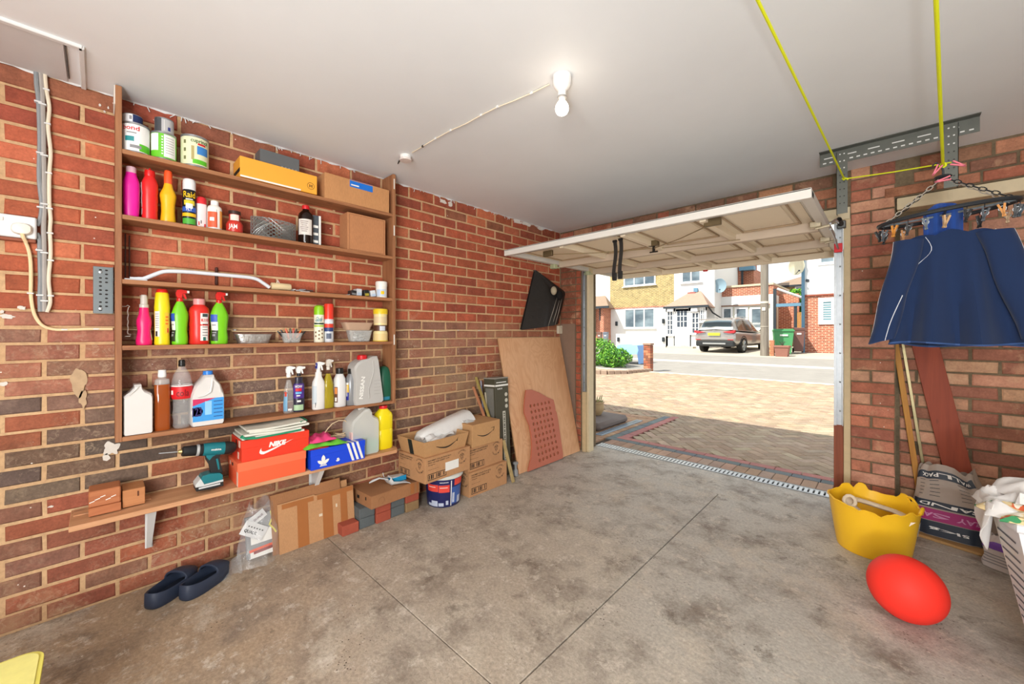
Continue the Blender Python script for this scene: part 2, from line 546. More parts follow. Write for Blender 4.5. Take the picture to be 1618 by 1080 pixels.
# ---- floor of concrete bays
def concrete():
    t = NT('concrete_floor')
    p = t.pos()
    big = t.noise(.9, 5, .6); mid = t.noise(3.6, 7, .68, dist=.15); fine = t.noise(70, 6, .75)
    sep = t.n('SeparateXYZ'); t.l(p, sep.inputs[0])
    g = t.math('ADD', t.math('MULTIPLY', sep.outputs[0], .16), t.math('MULTIPLY', sep.outputs[1], .26))
    g = t.math('ADD', g, t.math('MULTIPLY', big, .9))
    c = t.mix(t.ramp(t.math('MULTIPLY', g, .55), [(.3, 0.0), (.72, 1.0)]), 'ab957c', 'bdb8ae')
    c = t.mix(t.ramp(mid, [(.46, 0.0), (.68, .85)]), c, '7d6f62')
    c = t.mix(t.ramp(t.noise(2.3, 7, .74, p, .2), [(.52, 0.0), (.64, .75)]), c, 'c6bbaa')
    c = t.mix(t.ramp(t.noise(11, 7, .78, dist=.2), [(.55, 0.0), (.63, .7)]), c, 'd2c8ba')
    c = t.mix(t.ramp(t.noise(6, 7, .76, dist=.3), [(.57, 0.0), (.67, .6)]), c, '66594c')
    c = t.mix(.6, c, t.ramp(fine, [(.25, .2), (.8, .85)]), 'OVERLAY')
    v = t.n('TexVoronoi'); v.inputs['Scale'].default_value = 55; t.l(p, v.inputs['Vector'])
    pit = t.math('MULTIPLY', t.ramp(v.outputs['Distance'], [(.1, 1.0), (.2, 0.0)]), t.ramp(t.noise(2.1, 5, .7), [(.53, 0.0), (.62, 1.0)]))
    c = t.mix(pit, c, '4a3c30')
    v2 = t.n('TexVoronoi'); v2.inputs['Scale'].default_value = 17; t.l(p, v2.inputs['Vector'])
    ch = t.math('MULTIPLY', t.ramp(v2.outputs['Distance'], [(.05, 1.0), (.08, 0.0)]), t.ramp(t.noise(4, 3), [(.5, 0.0), (.6, .8)]))
    c = t.mix(ch, c, 'e4dccf')
    t.base(c); t.b.inputs['Roughness'].default_value = .62; t.b.inputs['Specular IOR Level'].default_value = .35
    h = t.mix(.4, fine, mid); h = t.mix(t.math('MULTIPLY', pit, .8), h, 0.0)
    t.bump(h, .55, .012); return t.m
CONC = concrete()
DARKGAP = mat('joint_dirt', '4c4034', .95)
fl = struct(G().box(-.05, XR, YB, 3.76, -.12, -.012), 'floor', DARKGAP)
for a in ((0, XR, YB, .948), (0, 1.662, .952, 3.268), (1.668, XR, .952, 3.268), (0, XR, 3.272, 3.755)):
    struct(G().box(a[0], a[1], a[2], a[3], -.05, 0, .002), 'slab', CONC, fl)
# ---- ceiling
def ceil_mat():
    t = NT('ceiling_paint')
    c = t.mix(t.ramp(t.noise(1.2, 4), [(.3, 0.0), (.7, 1.0)]), 'e6e9eb', 'edf0f2')
    t.base(c); t.b.inputs['Roughness'].default_value = .6
    t.bump(t.noise(4, 5, .6, t.scl(t.pos(), (1, .3, 1))), .10, .02); return t.m
CEIL = ceil_mat()
ce = struct(G().box(-.3, XR + .2, YB - .2, 3.62, H, H + .16), 'ceiling', CEIL)
PAINTW = mat('white_paint', 'd9d9d8', .5, var=.03)
# hatch set in the ceiling at the left wall
a, b = onz(131, 73, H), onz(0, 25, H)
hx = a.x; hy1 = a.y
tr = struct(G().box(hx - .02, hx + .004, -1.1, hy1, H - .012, H + .004, .003).box(0, hx, hy1 - .012, hy1 + .004, H - .012, H + .004, .002), 'trim_1', PAINTW)
struct(G().box(.012, hx - .03, -1.0, hy1 - .05, H - .005, H + .004, .002), 'hatch_panel', mat('hatch_white', 'cfcfd0', .45, var=.03), tr)
struct(G().box(.05, hx - .035, hy1 - .048, hy1 - .044, H - .006, H + .002), 'shadow_gap', mat('gap_dark', '55504c', .9), tr)
# ragged plaster edge where the ceiling meets the bricks
g = G()
def edge(u, v):
    y = -1.2 + u * 4.65
    w = .003 + .008 * abs(sin(y * 23) * sin(y * 7.3)) ** 2 + .003 * sin(y * 61)
    return (.001 + v * .006, y, H - (1 - v) * max(.002, w))
g.grid(edge, 160, 1, .004)
struct(g, 'trim_2', PAINTW)

# ---- walls behind and to the right of the camera
WHB = mat('painted_brick', 'c9bfb2', .8, bump=.2, bs=60)
wr = struct(G().box(XR, XR + .2, YB - .2, 3.9, -.05, H + .1), 'wall_right', WHB)
wb = struct(G().box(-.2, XR + .2, YB - .2, YB, -.05, H + .1), 'wall_back', WHB)

# ---- door wall
wf = struct(G().box(-.1, .30, DY + .006, 3.74, -.05, H + .1).box(.30, 2.42, DY + .006, 3.74, 2.09, H + .1).box(2.42, 2.64, DY + .006, 3.74, -.05, H + .1)
            .box(2.64, XR + .1, DY + .006, 3.9, 2.09, H + .1).box(2.64, XR + .1, 3.606, 3.9, -.05, 2.09), 'wall_front', MORT_D)
its = []
pal = ['b87860', 'ad6c56', 'c48e74', 'b4745c', 'a06652', 'c8967a']
for r in range(-1, 31):                       # pier
    z0 = .986 - 13 * .075 + r * .075; z1 = z0 + .0675
    if z0 < -.02 or z1 > 2.33: continue
    sp = [(2.423, 2.636)] if r % 2 else [(2.423, 2.520), (2.530, 2.636)]
    for a, b in sp:
        its.append(((a, DY + random.uniform(-.004, .002), max(z0, .002)), (b + random.uniform(-.003, .002), DY + .04, z1), jit(random.choice(pal))))
for r in range(0, 27):                        # blocked-up opening at the right
    z0 = 1.064 - 14 * .076 + r * .076 + .006; z1 = z0 + .066
    if z1 > 2.01: break
    k0 = 2.962 + (.1125 if r % 2 else 0) - .225 * 2
    for k in range(7):
        a = max(2.66, k0 + .225 * k + .007); b = min(XR, k0 + .225 * (k + 1) - .007)
        if b - a > .04: its.append(((a, 3.60 + random.uniform(-.004, .003), max(.002, z0)), (b, 3.63, z1), jit(random.choice(['a8705a', 'bc8a70', '9c6854', 'c6987a']))))
zz = [2.095, 2.165, 2.238, 2.326]
for r in range(3):                            # rough courses over the opening
    x = .0 + (.11 if r % 2 else 0)
    while x < XR:
        w = random.choice([.215, .215, .215, .102, .17])
        if not (2.40 < x + w / 2 < 2.66): its.append(((max(0, x), DY + random.uniform(-.010, .004), zz[r] + .004), (min(XR, x + w), DY + .04, zz[r + 1] - .006 - random.uniform(0, .004)), jit(random.choice(['a4644c', 'b07658', '97604a', '8b6450', 'bd8566']), .15)))
        x += w + .012
for r in range(0, 29):                        # narrow nib at the left of the opening
    z0 = .012 + r * .0725; z1 = z0 + .063
    if z1 > 2.09: break
    its.append(((.205 + random.uniform(-.003, .003), DY + random.uniform(-.003, .002), z0), (.262, DY + .04, z1), jit('a85c44')))
    if z0 > 1.3: its.append(((.004, DY, z0), (.195, DY + .04, z1), jit('8d5540')))
lay(its, 'y-', BM_D, BM_DS, wf)
# dark render low on the nib
struct(G().box(.0, .195, DY - .003, DY + .02, 0, 1.33), 'render_patch', mat('old_render', '8a7160', .9, bump=.4, bs=50), wf)
CREAM = mat('cream_paint', 'd6c6a4', .55, var=.1, bump=.12, bs=120)
CREAM2 = mat('cream_post', 'c9b48e', .6, var=.16, bump=.2, bs=90)
g = G().box(.262, 2.42, DY + .01, 3.62, 2.005, 2.088, .003)
tr = struct(g, 'trim_3', CREAM)
struct(G().box(2.645, XR, DY - .004, 3.61, 2.012, 2.085, .003), 'trim_4', CREAM)
# door frame posts
p = struct(G().box(.268, .345, DY + .01, 3.60, 0, 2.005, .003), 'trim_5', CREAM2)
struct(G().box(.345, .372, DY - .01, 3.58, 0.0, 2.0, .002), 'stop_bead', CREAM, p)
struct(G().box(.30, .345, DY - .03, DY + .012, .0, .62, .003), 'sole_piece', CREAM2, p)
p = struct(G().box(2.386, 2.422, DY - .005, 3.62, 0, 2.005, .003), 'trim_6', CREAM2)
struct(G().box(2.332, 2.384, DY + .02, 3.60, 0, .60, .003), 'stop_bead', wood('9b5436', '7d3f28', 2), p)
STEEL = mat('galvanised', 'a9adb0', .38, .75, var=.18, vs=30)
STEELD = mat('steel_dark', '6d706e', .45, .7, var=.2, vs=30)
def channel(name, x0, x1, y0, y1, z0, z1, label):
    t = thing(name, label, 'track', ((x0 + x1) / 2, (y0 + y1) / 2, z0))
    g = G().box(x0, x0 + .004, y0, y1, z0, z1).box(x1 - .004, x1, y0, y1, z0, z1).box(x0, x1, y1 - .004, y1, z0, z1).box(x0 + .004, x0 + .014, y0, y0 + .003, z0, z1)
    build(g, 'channel', STEEL, t)
    for k in range(7):
        zz = z0 + .1 + k * (z1 - z0 - .2) / 6
        build(G(Matrix.Translation((x0 + (x1 - x0) * .7, y0 - .001, zz)) @ Matrix.Rotation(pi / 2, 4, 'X')).lathe([(.005, 0), (.005, .003), (0, .004)], 8), 'screw', STEELD, t)
    return t
channel('door_track', 2.336, 2.384, DY - .02, DY + .015, .60, 1.98, 'galvanised steel door track on the right jamb beside the brick pier')
channel('door_track', .300, .342, DY - .03, DY + .008, .62, 1.96, 'galvanised steel door track on the left jamb beside the plywood sheet')

# ---- drain in the threshold
dr = thing('drain_channel', 'long slotted metal drain channel across the garage threshold', 'drain', (1.35, 3.83, 0))
build(G().box(.28, 2.46, 3.755, 3.775, -.03, .002).box(.28, 2.46, 3.895, 3.905, -.03, .002), 'edge_rail', mat('drain_edge', '8b8d8c', .6, .4, var=.2), dr)
build(G().box(.28, 2.46, 3.775, 3.895, -.06, -.035), 'gutter', mat('gutter_dark', '1d1c1b', .9), dr)
GR = mat('drain_grate', 'c6cacb', .4, .6, var=.15)
build(G().box(.28, 2.46, 3.775, 3.792, -.012, 0).box(.28, 2.46, 3.878, 3.895, -.012, 0), 'grate_rail', GR, dr)
gme = mesh(G().box(-.0105, .0105, -.044, .044, -.012, -.0005, .001), 'grate_bar', GR)
x = .295; i = 0
while x < 2.45:
    o = bpy.data.objects.new('grate_bar', gme); COL.objects.link(o); o.parent = dr
    o.location = Vector((x, 3.835, 0)) - Vector((1.35, 3.83, 0)); x += .0335; i += 1

# ---- ground outside
def gz(y):
    P = [(3.5, -.012), (6, -.012), (11, .10), (15, .20), (18.4, .28), (22.3, .42), (26, .5), (60, .8)]
    for (a, b), (c, d) in zip(P, P[1:]):
        if y <= c: return b + (d - b) * (y - a) / (c - a)
    return .8
def strip(y0, y1, x0, x1, dz, thick=.15):
    g = G(); Y = [y0] + [k for k in (6, 11, 15, 18.4, 22.3, 26) if y0 < k < y1] + [y1]
    for a, b in zip(Y, Y[1:]):
        za, zb = gz(a) + dz, gz(b) + dz
        g.add([(x0, a, za), (x1, a, za), (x1, b, zb), (x0, b, zb), (x0, a, za - thick), (x1, a, za - thick), (x1, b, zb - thick), (x0, b, zb - thick)],
              [(0, 1, 2, 3), (0, 4, 5, 1), (2, 6, 7, 3), (1, 5, 6, 2), (0, 3, 7, 4), (4, 7, 6, 5)])
    return g
ASPH = mat('asphalt', '8f8a84', .9, var=.22, vs=3, bump=.5, bs=90)
PAVE = mat('pavement', 'b3a99b', .9, var=.15, vs=4, bump=.3, bs=60)
struct(strip(3.9, 11.2, -9, 9, -.012), 'driveway', mat('joint_sand', '4f453a', .95))
drv = bpy.data.objects['driveway']
struct(strip(11.15, 15.0, -40, 40, -.03), 'road', ASPH)
struct(strip(14.95, 18.2, -40, 40, .0), 'pavement', ASPH)
pv2 = struct(strip(18.2, 40, -40, 40, .01), 'forecourt', PAVE)
struct(strip(14.9, 15.05, -40, 40, .012), 'kerb', mat('kerb_white', 'd8d3c8', .8))
struct(strip(10.95, 11.2, -40, 40, .004), 'kerb', mat('kerb_near', 'c9bfae', .8))
# block paving
def pave_mat(name, attr):
    t = NT(name)
    c = t.n('Attribute', attribute_name='Col').outputs['Color'] if attr else t.n('ObjectInfo').outputs['Color']
    c = t.mix(.4, c, t.ramp(t.noise(9, 5), [(.3, .3), (.7, .7)]), 'OVERLAY')
    c = t.mix(.35, c, t.ramp(t.noise(160, 5, .7), [(.3, .2), (.75, .8)]), 'OVERLAY')
    t.base(c); t.b.inputs['Roughness'].default_value = .85; t.bump(t.noise(160, 5), .4, .004); return t.m
PV, PVS = pave_mat('paving_block', False), pave_mat('paving_block_joined', True)
blocks = []   # (centre x, y, half length, half width, angle, colour)
BR = ['a98a70', 'a3866f', '9d8069', 'b0917a', 'a08a78']
x = .19
while x < 4.2:
    if x > .2: blocks.append((x + .05, 4.005, .1, .05, pi / 2, random.choice(BR)))
    x += .1
x = .2
while x < 4.2:
    blocks.append((x + .1, 4.155, .1, .05, 0, '6c7577')); blocks.append((x + .16, 4.255, .1, .05, 0, 'a8706a')); x += .2
y = 4.2
while y < 5.65:
    blocks.append((.25, y + .1, .1, .05, pi / 2, '6c7577')); blocks.append((.35, y + .16, .1, .05, pi / 2, 'a8706a')); y += .2
for r in range(17):
    y = 3.95 + r * .1
    for k in range(9):
        x = .095 - k * .2 - (.1 if r % 2 else 0)
        blocks.append((x, y, .1, .05, 0, random.choice(['a9876a', 'ae9074', '9c7c62'])))
    if r % 2: blocks.append((.145, y, .05, .05, 0, 'a9876a'))
# 45 degree herringbone
c45 = sqrt(.5)
for i in range(-70, 71):
    for j in range(-70, 71):
        m = (i - j) % 4
        if m == 0: cx_, cy_, an = i * .1 + .1, j * .1 + .05, 0
        elif m == 2 + 1: cx_, cy_, an = i * .1 + .05, j * .1 + .1, pi / 2
        else: continue
        if m == 0: pass
        X = (cx_ - cy_) * c45 + .6; Y = (cx_ + cy_) * c45 + 7.6
        if (X > .37 and Y > 4.27 or Y > 5.62) and Y < 11.0 and -7.5 < X < 7.5:
            blocks.append((X, Y, .1, .05, an + pi / 4, random.choice(['a5917a', 'a08c76', '9a8670', 'aa9780', '9e8872'])))
vis = []
for bl in blocks:
    s = pxsize((bl[0] - .08, bl[1] - .08, -.03), (bl[0] + .08, bl[1] + .08, 0), 2); vis.append((s, bl))
vis.sort(key=lambda t: -t[0])
near = [b for s, b in vis if s > 0 and b[0] > -.2 and b[1] < 6.6 and b[2] == .1][:300]
ns = set(id(b) for b in near)
pme = [mesh(G().brick(-.098, .098, -.048, .048, -.05, 0, .004, 'z+', .0008), 'paving_block', PV) for _ in range(3)]
for b in near:
    o = bpy.data.objects.new('paving_block', random.choice(pme)); COL.objects.link(o); o.parent = drv
    o.location = (b[0], b[1], gz(b[1]) + (.012 if abs(b[4] - pi / 4) > .01 and abs(b[4] - 3 * pi / 4) > .01 else .0085) + random.uniform(-.0008, .0008)); o.rotation_euler = (0, 0, b[4]); o.color = (*jit(b[5], .1), 1)
g = G(); cols = []
for s, b in vis:
    if id(b) in ns or s < 0: continue
    g.T = Matrix.Translation((b[0], b[1], gz(b[1]) + (.012 if abs(b[4] - pi / 4) > .01 and abs(b[4] - 3 * pi / 4) > .01 else .0085))) @ Matrix.Rotation(b[4], 4, 'Z')
    g.brick(-b[2] + .0035, b[2] - .0035, -b[3] + .0035, b[3] - .0035, -.05, 0, .005, 'z+'); cols += [jit(b[5], .1)] * 9
me = mesh(g, 'block_field', PVS)
ca = me.color_attributes.new('Col', 'FLOAT_COLOR', 'CORNER')
buf = []
for p_, c in zip(me.polygons, cols): buf += list((*c, 1)) * p_.loop_total
ca.data.foreach_set('color', buf)
o = bpy.data.objects.new('block_field', me); COL.objects.link(o); o.parent = drv; o['kind'] = 'stuff'
# garage outer roof edge and house flank above, which throw the shade on the drive
struct(G().box(-3.0, XR + .4, YB - .2, 4.02, H + .16, 2.62), 'roof', mat('roof_felt', '77736d', .9))
# ================================================================ LEFT WALL: shelf unit and what stands on it
PINE = wood('b47c52', '8a5535', 1); PINEV = wood('b07a52', '865233', 2)
PINEL = wood('dba67c', 'be875c', 1, scale=.8)
SX = .146
SZ = [2.048, 1.757, 1.470, 1.174, .768]
y0, y1 = .050, 1.412
sh = thing('shelf_unit', 'tall open wooden shelf unit of five boards fixed to the brick wall', 'shelf', (SX / 2, (y0 + y1) / 2, .748))
build(G().box(.002, SX, y0, y0 + .021, .748, 2.322, .0015), 'upright', PINEV, sh)
build(G().box(.002, SX, y1 - .021, y1, .748, 2.322, .0015), 'upright', PINEV, sh)
for z in SZ:
    build(G().box(.002, SX - .001, y0 + .0215, y1 - .0215, z - .020, z, .0015), 'shelf_board', PINE, sh)
MW = mat('old_plaster', 'dcd6cc', .8, bump=.3, bs=120)
build(G().box(.01, SX - .01, y0 - .004, y0 + .006, 2.24, 2.325, .003), 'plaster_dab', MW, sh)
for pz in (2.27, 1.95, 1.2):
    build(G().box(SX - .001, SX + .0006, y1 - .015, y1 - .006, pz - .05, pz + .02), 'paint_smear', MW, sh)
# lower long plank on two brackets
PZ = .450
pl = thing('wall_plank', 'long pale pine plank shelf on white brackets below the shelf unit', 'shelf', (.11, .66, PZ - .02))
g = G().box(.004, .222, -.084, 1.38, PZ - .022, PZ, .002)
build(g, 'board', PINEL, pl)
build(G().lathe([(.106, 0), (.108, .002), (.108, .0185), (.106, .0205)], 24, (.113, 1.372, PZ - .0212), rx=1, ry=.35), 'rounded_end', PINEL, pl)
build(G().box(.02, .10, -.075, .17, PZ + .0002, PZ + .0052, .001), 'thin_packing', PINEL, pl)
for px in (238, 501):
    yy = onx(px, 780, .1).y
    t = G().box(.003, .010, yy - .014, yy + .014, .19, PZ - .022, .002).box(.003, .19, yy - .014, yy + .014, PZ - .028, PZ - .0225, .002)
    t.prism([(0, 0), (.17, .225), (.17, .233), (0, .233)], (.006, yy - .0015, .195), (1, 0, 0), (0, 0, 1), -.003)
    t.grid(lambda u, v: (.010 + .165 * u, yy + (v - .5) * (.018 + .012 * u), .198 + .222 * u), 2, 2, .005)
    br = build(t, 'bracket', PAINTW, pl)
    br['label'] = 'white pressed steel bracket'

def vis_ang(x, y): return atan2(CY - y, CX - x)
def pr(p, R, Hh): return [(max(0, a) * R, b * Hh) for a, b in p]
def rad_at(p, z):
    for (a, b), (c, d) in zip(p, p[1:]):
        if b <= z <= d and d > b: return a + (c - a) * (z - b) / (d - b)
    return p[-1][0]
class Bottle:
    """lathe-bodied container placed on a shelf; profile fractions of half width and height"""
    def __init__(s, name, label, cat, pl, pr_, top, zb, x, prof, m, cap=None, mc=None, n=2, dep=1, group=None, body='body', rotb=0, seg=28, capname='cap'):
        a, b = onx(pl, 500, x), onx(pr_, 500, x)
        s.y = (a.y + b.y) / 2
        ph = vis_ang(x, s.y)
        s.R = (b.y - a.y) / 2 * (cos(ph) ** .5 if n < 3 else 1)
        pc = (pl + pr_) / 2
        s.H = onx(pc, top, x).z - zb
        s.x, s.z, s.dep, s.n, s.ph = x, zb, dep, n, ph
        s.root = thing(name, label, cat, (x, s.y, zb), group)
        s.prof = pr(prof, s.R, s.H)
        s.b = build(G().lathe(s.prof, seg, (x, s.y, zb), 1, n, rotb, dep), body, m, s.root, 40)
        if cap:
            s.cap = build(G().lathe(pr(cap, s.R, s.H), 18, (x, s.y, zb), 1, 2, 0, min(1, dep * 1.3)), capname, mc, s.root, 40)
    def P(s, a, z, off=.0008):
        r = rad_at(s.prof, z) * 1.004 + off
        ca, sa = cos(a), sin(a); e = 2 / s.n
        return Vector((s.x + math.copysign(abs(ca) ** e, ca) * (r * s.dep + (off if s.dep < 1 else 0)), s.y + math.copysign(abs(sa) ** e, sa) * r, s.z + z))
    def lab(s, z0, z1, a, col, da=0, name='label', off=.0008, m=None):
        g = G(); z0 *= s.H; z1 *= s.H
        g.grid(lambda u, v: s.P(s.ph + da - a + 2 * a * u, z0 + (z1 - z0) * v, off), max(16, int(a * 28)), 6)
        return build(g, name, m or (mat('label_' + col, col, .45, var=.02)), s.root, 60)
    def text(s, txt, z, w, h, m, da=0, bold=.015, off=.0018, slant=0):
        # w in units of body radius, h as fraction of height
        v, f = glyphs(txt, bold); g = G(); w *= s.R; h *= s.H; R = max(.012, rad_at(s.prof, z * s.H) * (s.dep + 1) / 2)
        g.add([s.P(s.ph + da + (a * w + slant * b * h) / R, z * s.H + b * h, off) for a, b in v], f)
        return build(g, 'lettering', m, s.root)
    def dots(s, pts, m, off=.0018, name='print'):
        # flat printed patches: (da, z, half angle, half height)
        for da, z, wa, hz in pts:
            build(G().grid(lambda u, v: s.P(s.ph + da + (2 * u - 1) * wa, (z + (2 * v - 1) * hz) * s.H, off), max(1, int(wa * 14)), 1), name, m, s.root)
TIN = [(.96, 0), (1, .01), (1, .04), (.975, .05), (.975, .93), (1, .94), (1, .99), (.95, 1), (.93, .97), (0, .97)]
TINM = mat('tin_metal', 'a9adb2', .35, .8, var=.1)
def tin(pl, pr_, top, zb, x, label, wrap, group='tins on the top shelf', dep=1):
    b = Bottle('paint_tin', label, 'tin', pl, pr_, top, zb, x, TIN, TINM, dep=dep, group=group)
    b.wrap = b.lab(.06, .92, pi * .98, wrap, name='wrapper', off=.0006)
    return b
# ---- top shelf
z = SZ[0]
t1 = tin(191, 237, 199, z, .085, 'wide white tub with green swoosh and red lettering, left end of top shelf', 'f0f0ee')
t1.lab(.08, .32, .5, '5cbf2a', .75, off=.0012); t1.lab(.36, .52, .34, '2f8f94', -.45, off=.0012); t1.text('bond', .80, 1.2, .15, RED, -.35); t1.dots([(-.3, .64, .35, .018), (.0, .2, .4, .05)], mat('print_grey', '8d8d90', .5))
zt = z + t1.H
t2 = tin(193, 226, 184, zt, .08, 'small white and navy tin stacked on the wide white tub', 'e9eaee')
t2.lab(.1, .92, .7, '20305c', .7, off=.0012); t2.dots([(-.2, .55, .12, .2)], mat('print_grey', '8d8d90', .5))
t3 = tin(238, 279, 213, z, .088, 'green and white tub with printed panel, second along the top shelf', '6cc62c')
t3.lab(.1, .9, .55, 'eeeeec', .55, off=.0012); t3.lab(.3, .9, .42, 'f2f2f0', -.85, off=.0012)
t3.dots([(-.12, .2 + .1 * k, .06, .025) for k in range(7)], WHITE); t3.dots([(.5, .25 + .09 * k, .35, .008) for k in range(7)], mat('print_grey', '8d8d90', .5))
t4 = tin(244, 275, 190, z + t3.H, .085, 'small grey steel tin stacked on the green and white tub', 'b9b9bb')
t4.lab(.06, .92, .5, '4d5055', -.8, off=.0012); t4.dots([(.5, .3, .14, .12)], mat('print_navy', '343b86', .5)); t4.dots([(.0, .5, .02, .35)], WHITE)
t5 = tin(285, 330, 219, z, .088, 'cream round tin with blue panel and green lettering, third along the top shelf', 'e6e6c0')
t5.text('cuprinol', .80, 1.25, .16, mat('print_darkgreen', '2f5d20', .5), .35); t5.lab(.4, .66, .45, '3f86cf', .6, off=.0012); t5.dots([(.5, .72, .3, .03)], RED)
t5.dots([(-.75, .25 + .25 * k, .09, .055) for k in range(3)], mat('print_olive', '77794e', .5)); t5.dots([(-.15, .42, .1, .22)], mat('print_tan', 'b3a46a', .5)); t5.dots([(.4, .16, .55, .07)], GREENI)
def sbox(name, label, cat, pl, pr_, top, zb, x0, x1, m, group=None, b=.0015):
    A, B = onx(pl, 500, x1), onx(pr_, 500, x1); pc = (pl + pr_) / 2
    h = onx(pc, top, x1).z - zb
    t = thing(name, label, cat, ((x0 + x1) / 2, (A.y + B.y) / 2, zb), group)
    build(G().box(x0, x1, A.y, B.y, zb, zb + h, b), 'carton', m, t)
    return t, A.y, B.y, zb + h
t, a, b, zz = sbox('flat_box', 'long amber yellow flat carton lying on the top shelf', 'box', 379, 501, 262, z + .003, .01, .150, mat('amber_card', 'f2a93a', .5, var=.04))
build(G().box(.1502, .1508, a + .002, b - .09, z + .0035, z + .012), 'edge_print', WHITE, t)
g = G(); ringmark(g, (.1508, b - .035, z + .045), (0, 1, 0), (0, 0, 1), .018, .002); put_text(g, 'H', (.1508, b - .035, z + .045), (0, 1, 0), (0, 0, 1), .016, .018, .02)
build(g, 'emblem', BLACK, t)
build(G().box(.02, .1505, a - .0008, a, z + .03, z + .05), 'end_mark', BLACK, t)
zb_ = zz
t, a2, b2, zz = sbox('flat_box', 'dark grey carton resting on the amber yellow flat carton', 'box', 411, 473, 243, zb_, .015, .118, mat('grey_card', '5f6264', .5, var=.04))
for k in range(5):
    build(G(Matrix.Translation((.118, b2 - .09 + k * .018, zb_ + .012)) @ Matrix.Rotation(pi / 2, 4, 'Y')).lathe([(.005, 0), (.005, .0008), (0, .0008)], 12), 'dot', mat('print_lightgrey', '9a9fa0', .5), t)
t, a, b, zz = sbox('long_box', 'long brown cardboard box with blue label, right end of the top shelf', 'box', 513, 615, 286, z, .012, .142, card('c08a5a'))
build(G().box(.1422, .1428, a + (b - a) * .36, a + (b - a) * .72, zz - .046, zz - .006).box(.10, .1428, a + (b - a) * .36, a + (b - a) * .72, zz, zz + .0006), 'tape_label', mat('label_blue', '1b73d6', .4, var=.02), t)
build(G().box(.1429, .1432, a + (b - a) * .38, a + (b - a) * .5, zz - .036, zz - .028), 'print', WHITE, t)
# ---- second shelf
z = SZ[1]
SQZ = [(.86, 0), (.94, .02), (.97, .1), (1, .3), (1, .62), (.95, .74), (.7, .84), (.42, .9), (.42, .92)]
b = Bottle('sauce_bottle', 'magenta squeeze bottle with clear cap at left end of second shelf', 'bottle', 193, 221, 264, z, .085, [(.85, 0), (.9, .02), (.98, .3), (1, .6), (.98, .7), (.66, .84), (.64, .88)], plastic('e0189a'), [(.62, .88), (.62, .99), (.56, 1)], mat('clear_cap_rose', 'e6c0cc', .3, alpha=.85, var=0), n=2.6, group='bottles on the second shelf')
b = Bottle('sauce_bottle', 'bright red ribbed squeeze bottle beside the magenta bottle', 'bottle', 223, 250, 266, z, .085, [(.9, 0), (.96, .02), (.92, .2), (.97, .22), (.93, .36), (.98, .38), (.94, .52), (1, .56), (1, .7), (.8, .78), (.6, .84)], plastic('dc2626'), [(.6, .84), (.66, .86), (.62, .95), (.2, .97), (.1, 1)], plastic('d01818'), n=2.4, group='bottles on the second shelf')
b.lab(.1, .7, .25, 'd8cfc8', -1.35)
b = Bottle('glue_bottle', 'yellow waisted bottle with orange cap on second shelf', 'bottle', 252, 279, 269, z, .085, [(.92, 0), (.96, .015), (.82, .2), (.84, .36), (1, .5), (.98, .54), (.62, .66), (.48, .74), (.46, .77)], plastic('f0b51e'), [(.5, .74), (.52, .92), (.44, .98), (.2, 1), (0, 1)], plastic('f0592a'), n=2.2, group='bottles on the second shelf')
b = Bottle('spray_can', 'black and yellow insect spray can with white cap', 'spray can', 288, 310, 284, z, .09, [(.96, 0), (1, .01), (1, .74), (.93, .77)], mat('can_black', '20242c', .3, .3, var=0), [(.96, .77), (.97, .93), (.9, .985), (.8, 1), (0, 1)], plastic('e8e8ea'), group='cans and small bottles on the second shelf')
b.text('Raid', .66, 1.75, .13, mat('print_yellow', 'f2c318', .45)); b.dots([(0, .56, .5, .01), (0, .42, .5, .05)], WHITE); b.lab(.30, .40, 1.2, '2e58b5', off=.0012); b.lab(.2, .27, 1.2, 'e9b81c', off=.0012); b.lab(.04, .16, 1.1, '4eaa3c', off=.0012); b.lab(.44, .54, .8, 'd9c531', off=.0011); b.text('FLY', .35, .8, .06, WHITE)
b = Bottle('tube', 'slim white tube with red cap beside the insect spray', 'bottle', 310, 327, 312, z, .088, [(.9, 0), (.96, .03), (.94, .78)], plastic('e9dcdc'), [(.95, .78), (.95, .94), (.7, 1), (0, 1)], plastic('d62b34'), n=2.4, dep=.7, group='cans and small bottles on the second shelf')
b.dots([(-.4, .15, .12, .06), (.6, .1, .15, .05)], RED); b.dots([(0, .2, .05, .05)], BLACK)
b = Bottle('medicine_bottle', 'white bottle with orange-red label and white cap', 'bottle', 327, 351, 318, z, .088, [(.94, 0), (1, .02), (1, .72), (.9, .8), (.5, .86), (.5, .88)], plastic('efece6'), [(.54, .82), (.54, .97), (.5, 1), (0, 1)], plastic('f2f2f0'), group='cans and small bottles on the second shelf')
b.lab(.08, .6, .7, 'e6603c', -.35, off=.001); b.lab(.08, .66, .3, 'e9a24a', 1.0, off=.001); b.dots([(-.4, .65, .45, .03), (-.35, .35, .3, .06)], WHITE); b.dots([(.25, .38, .015, .3)], BLACK)
b = Bottle('jar', 'small round red jar with dark brown lid on second shelf', 'jar', 357, 384, 334, z, .09, [(.9, 0), (1, .06), (1, .4), (.82, .52), (.66, .55), (.66, .84)], plastic('c8382e'), [(.74, .84), (.74, .99), (.6, 1), (0, 1)], plastic('3a2520'), group='cans and small bottles on the second shelf')
b.lab(.56, .82, .8, 'e8d9d0', off=.001); b.text('JAM', .24, 1.0, .26, WHITE, -.2)
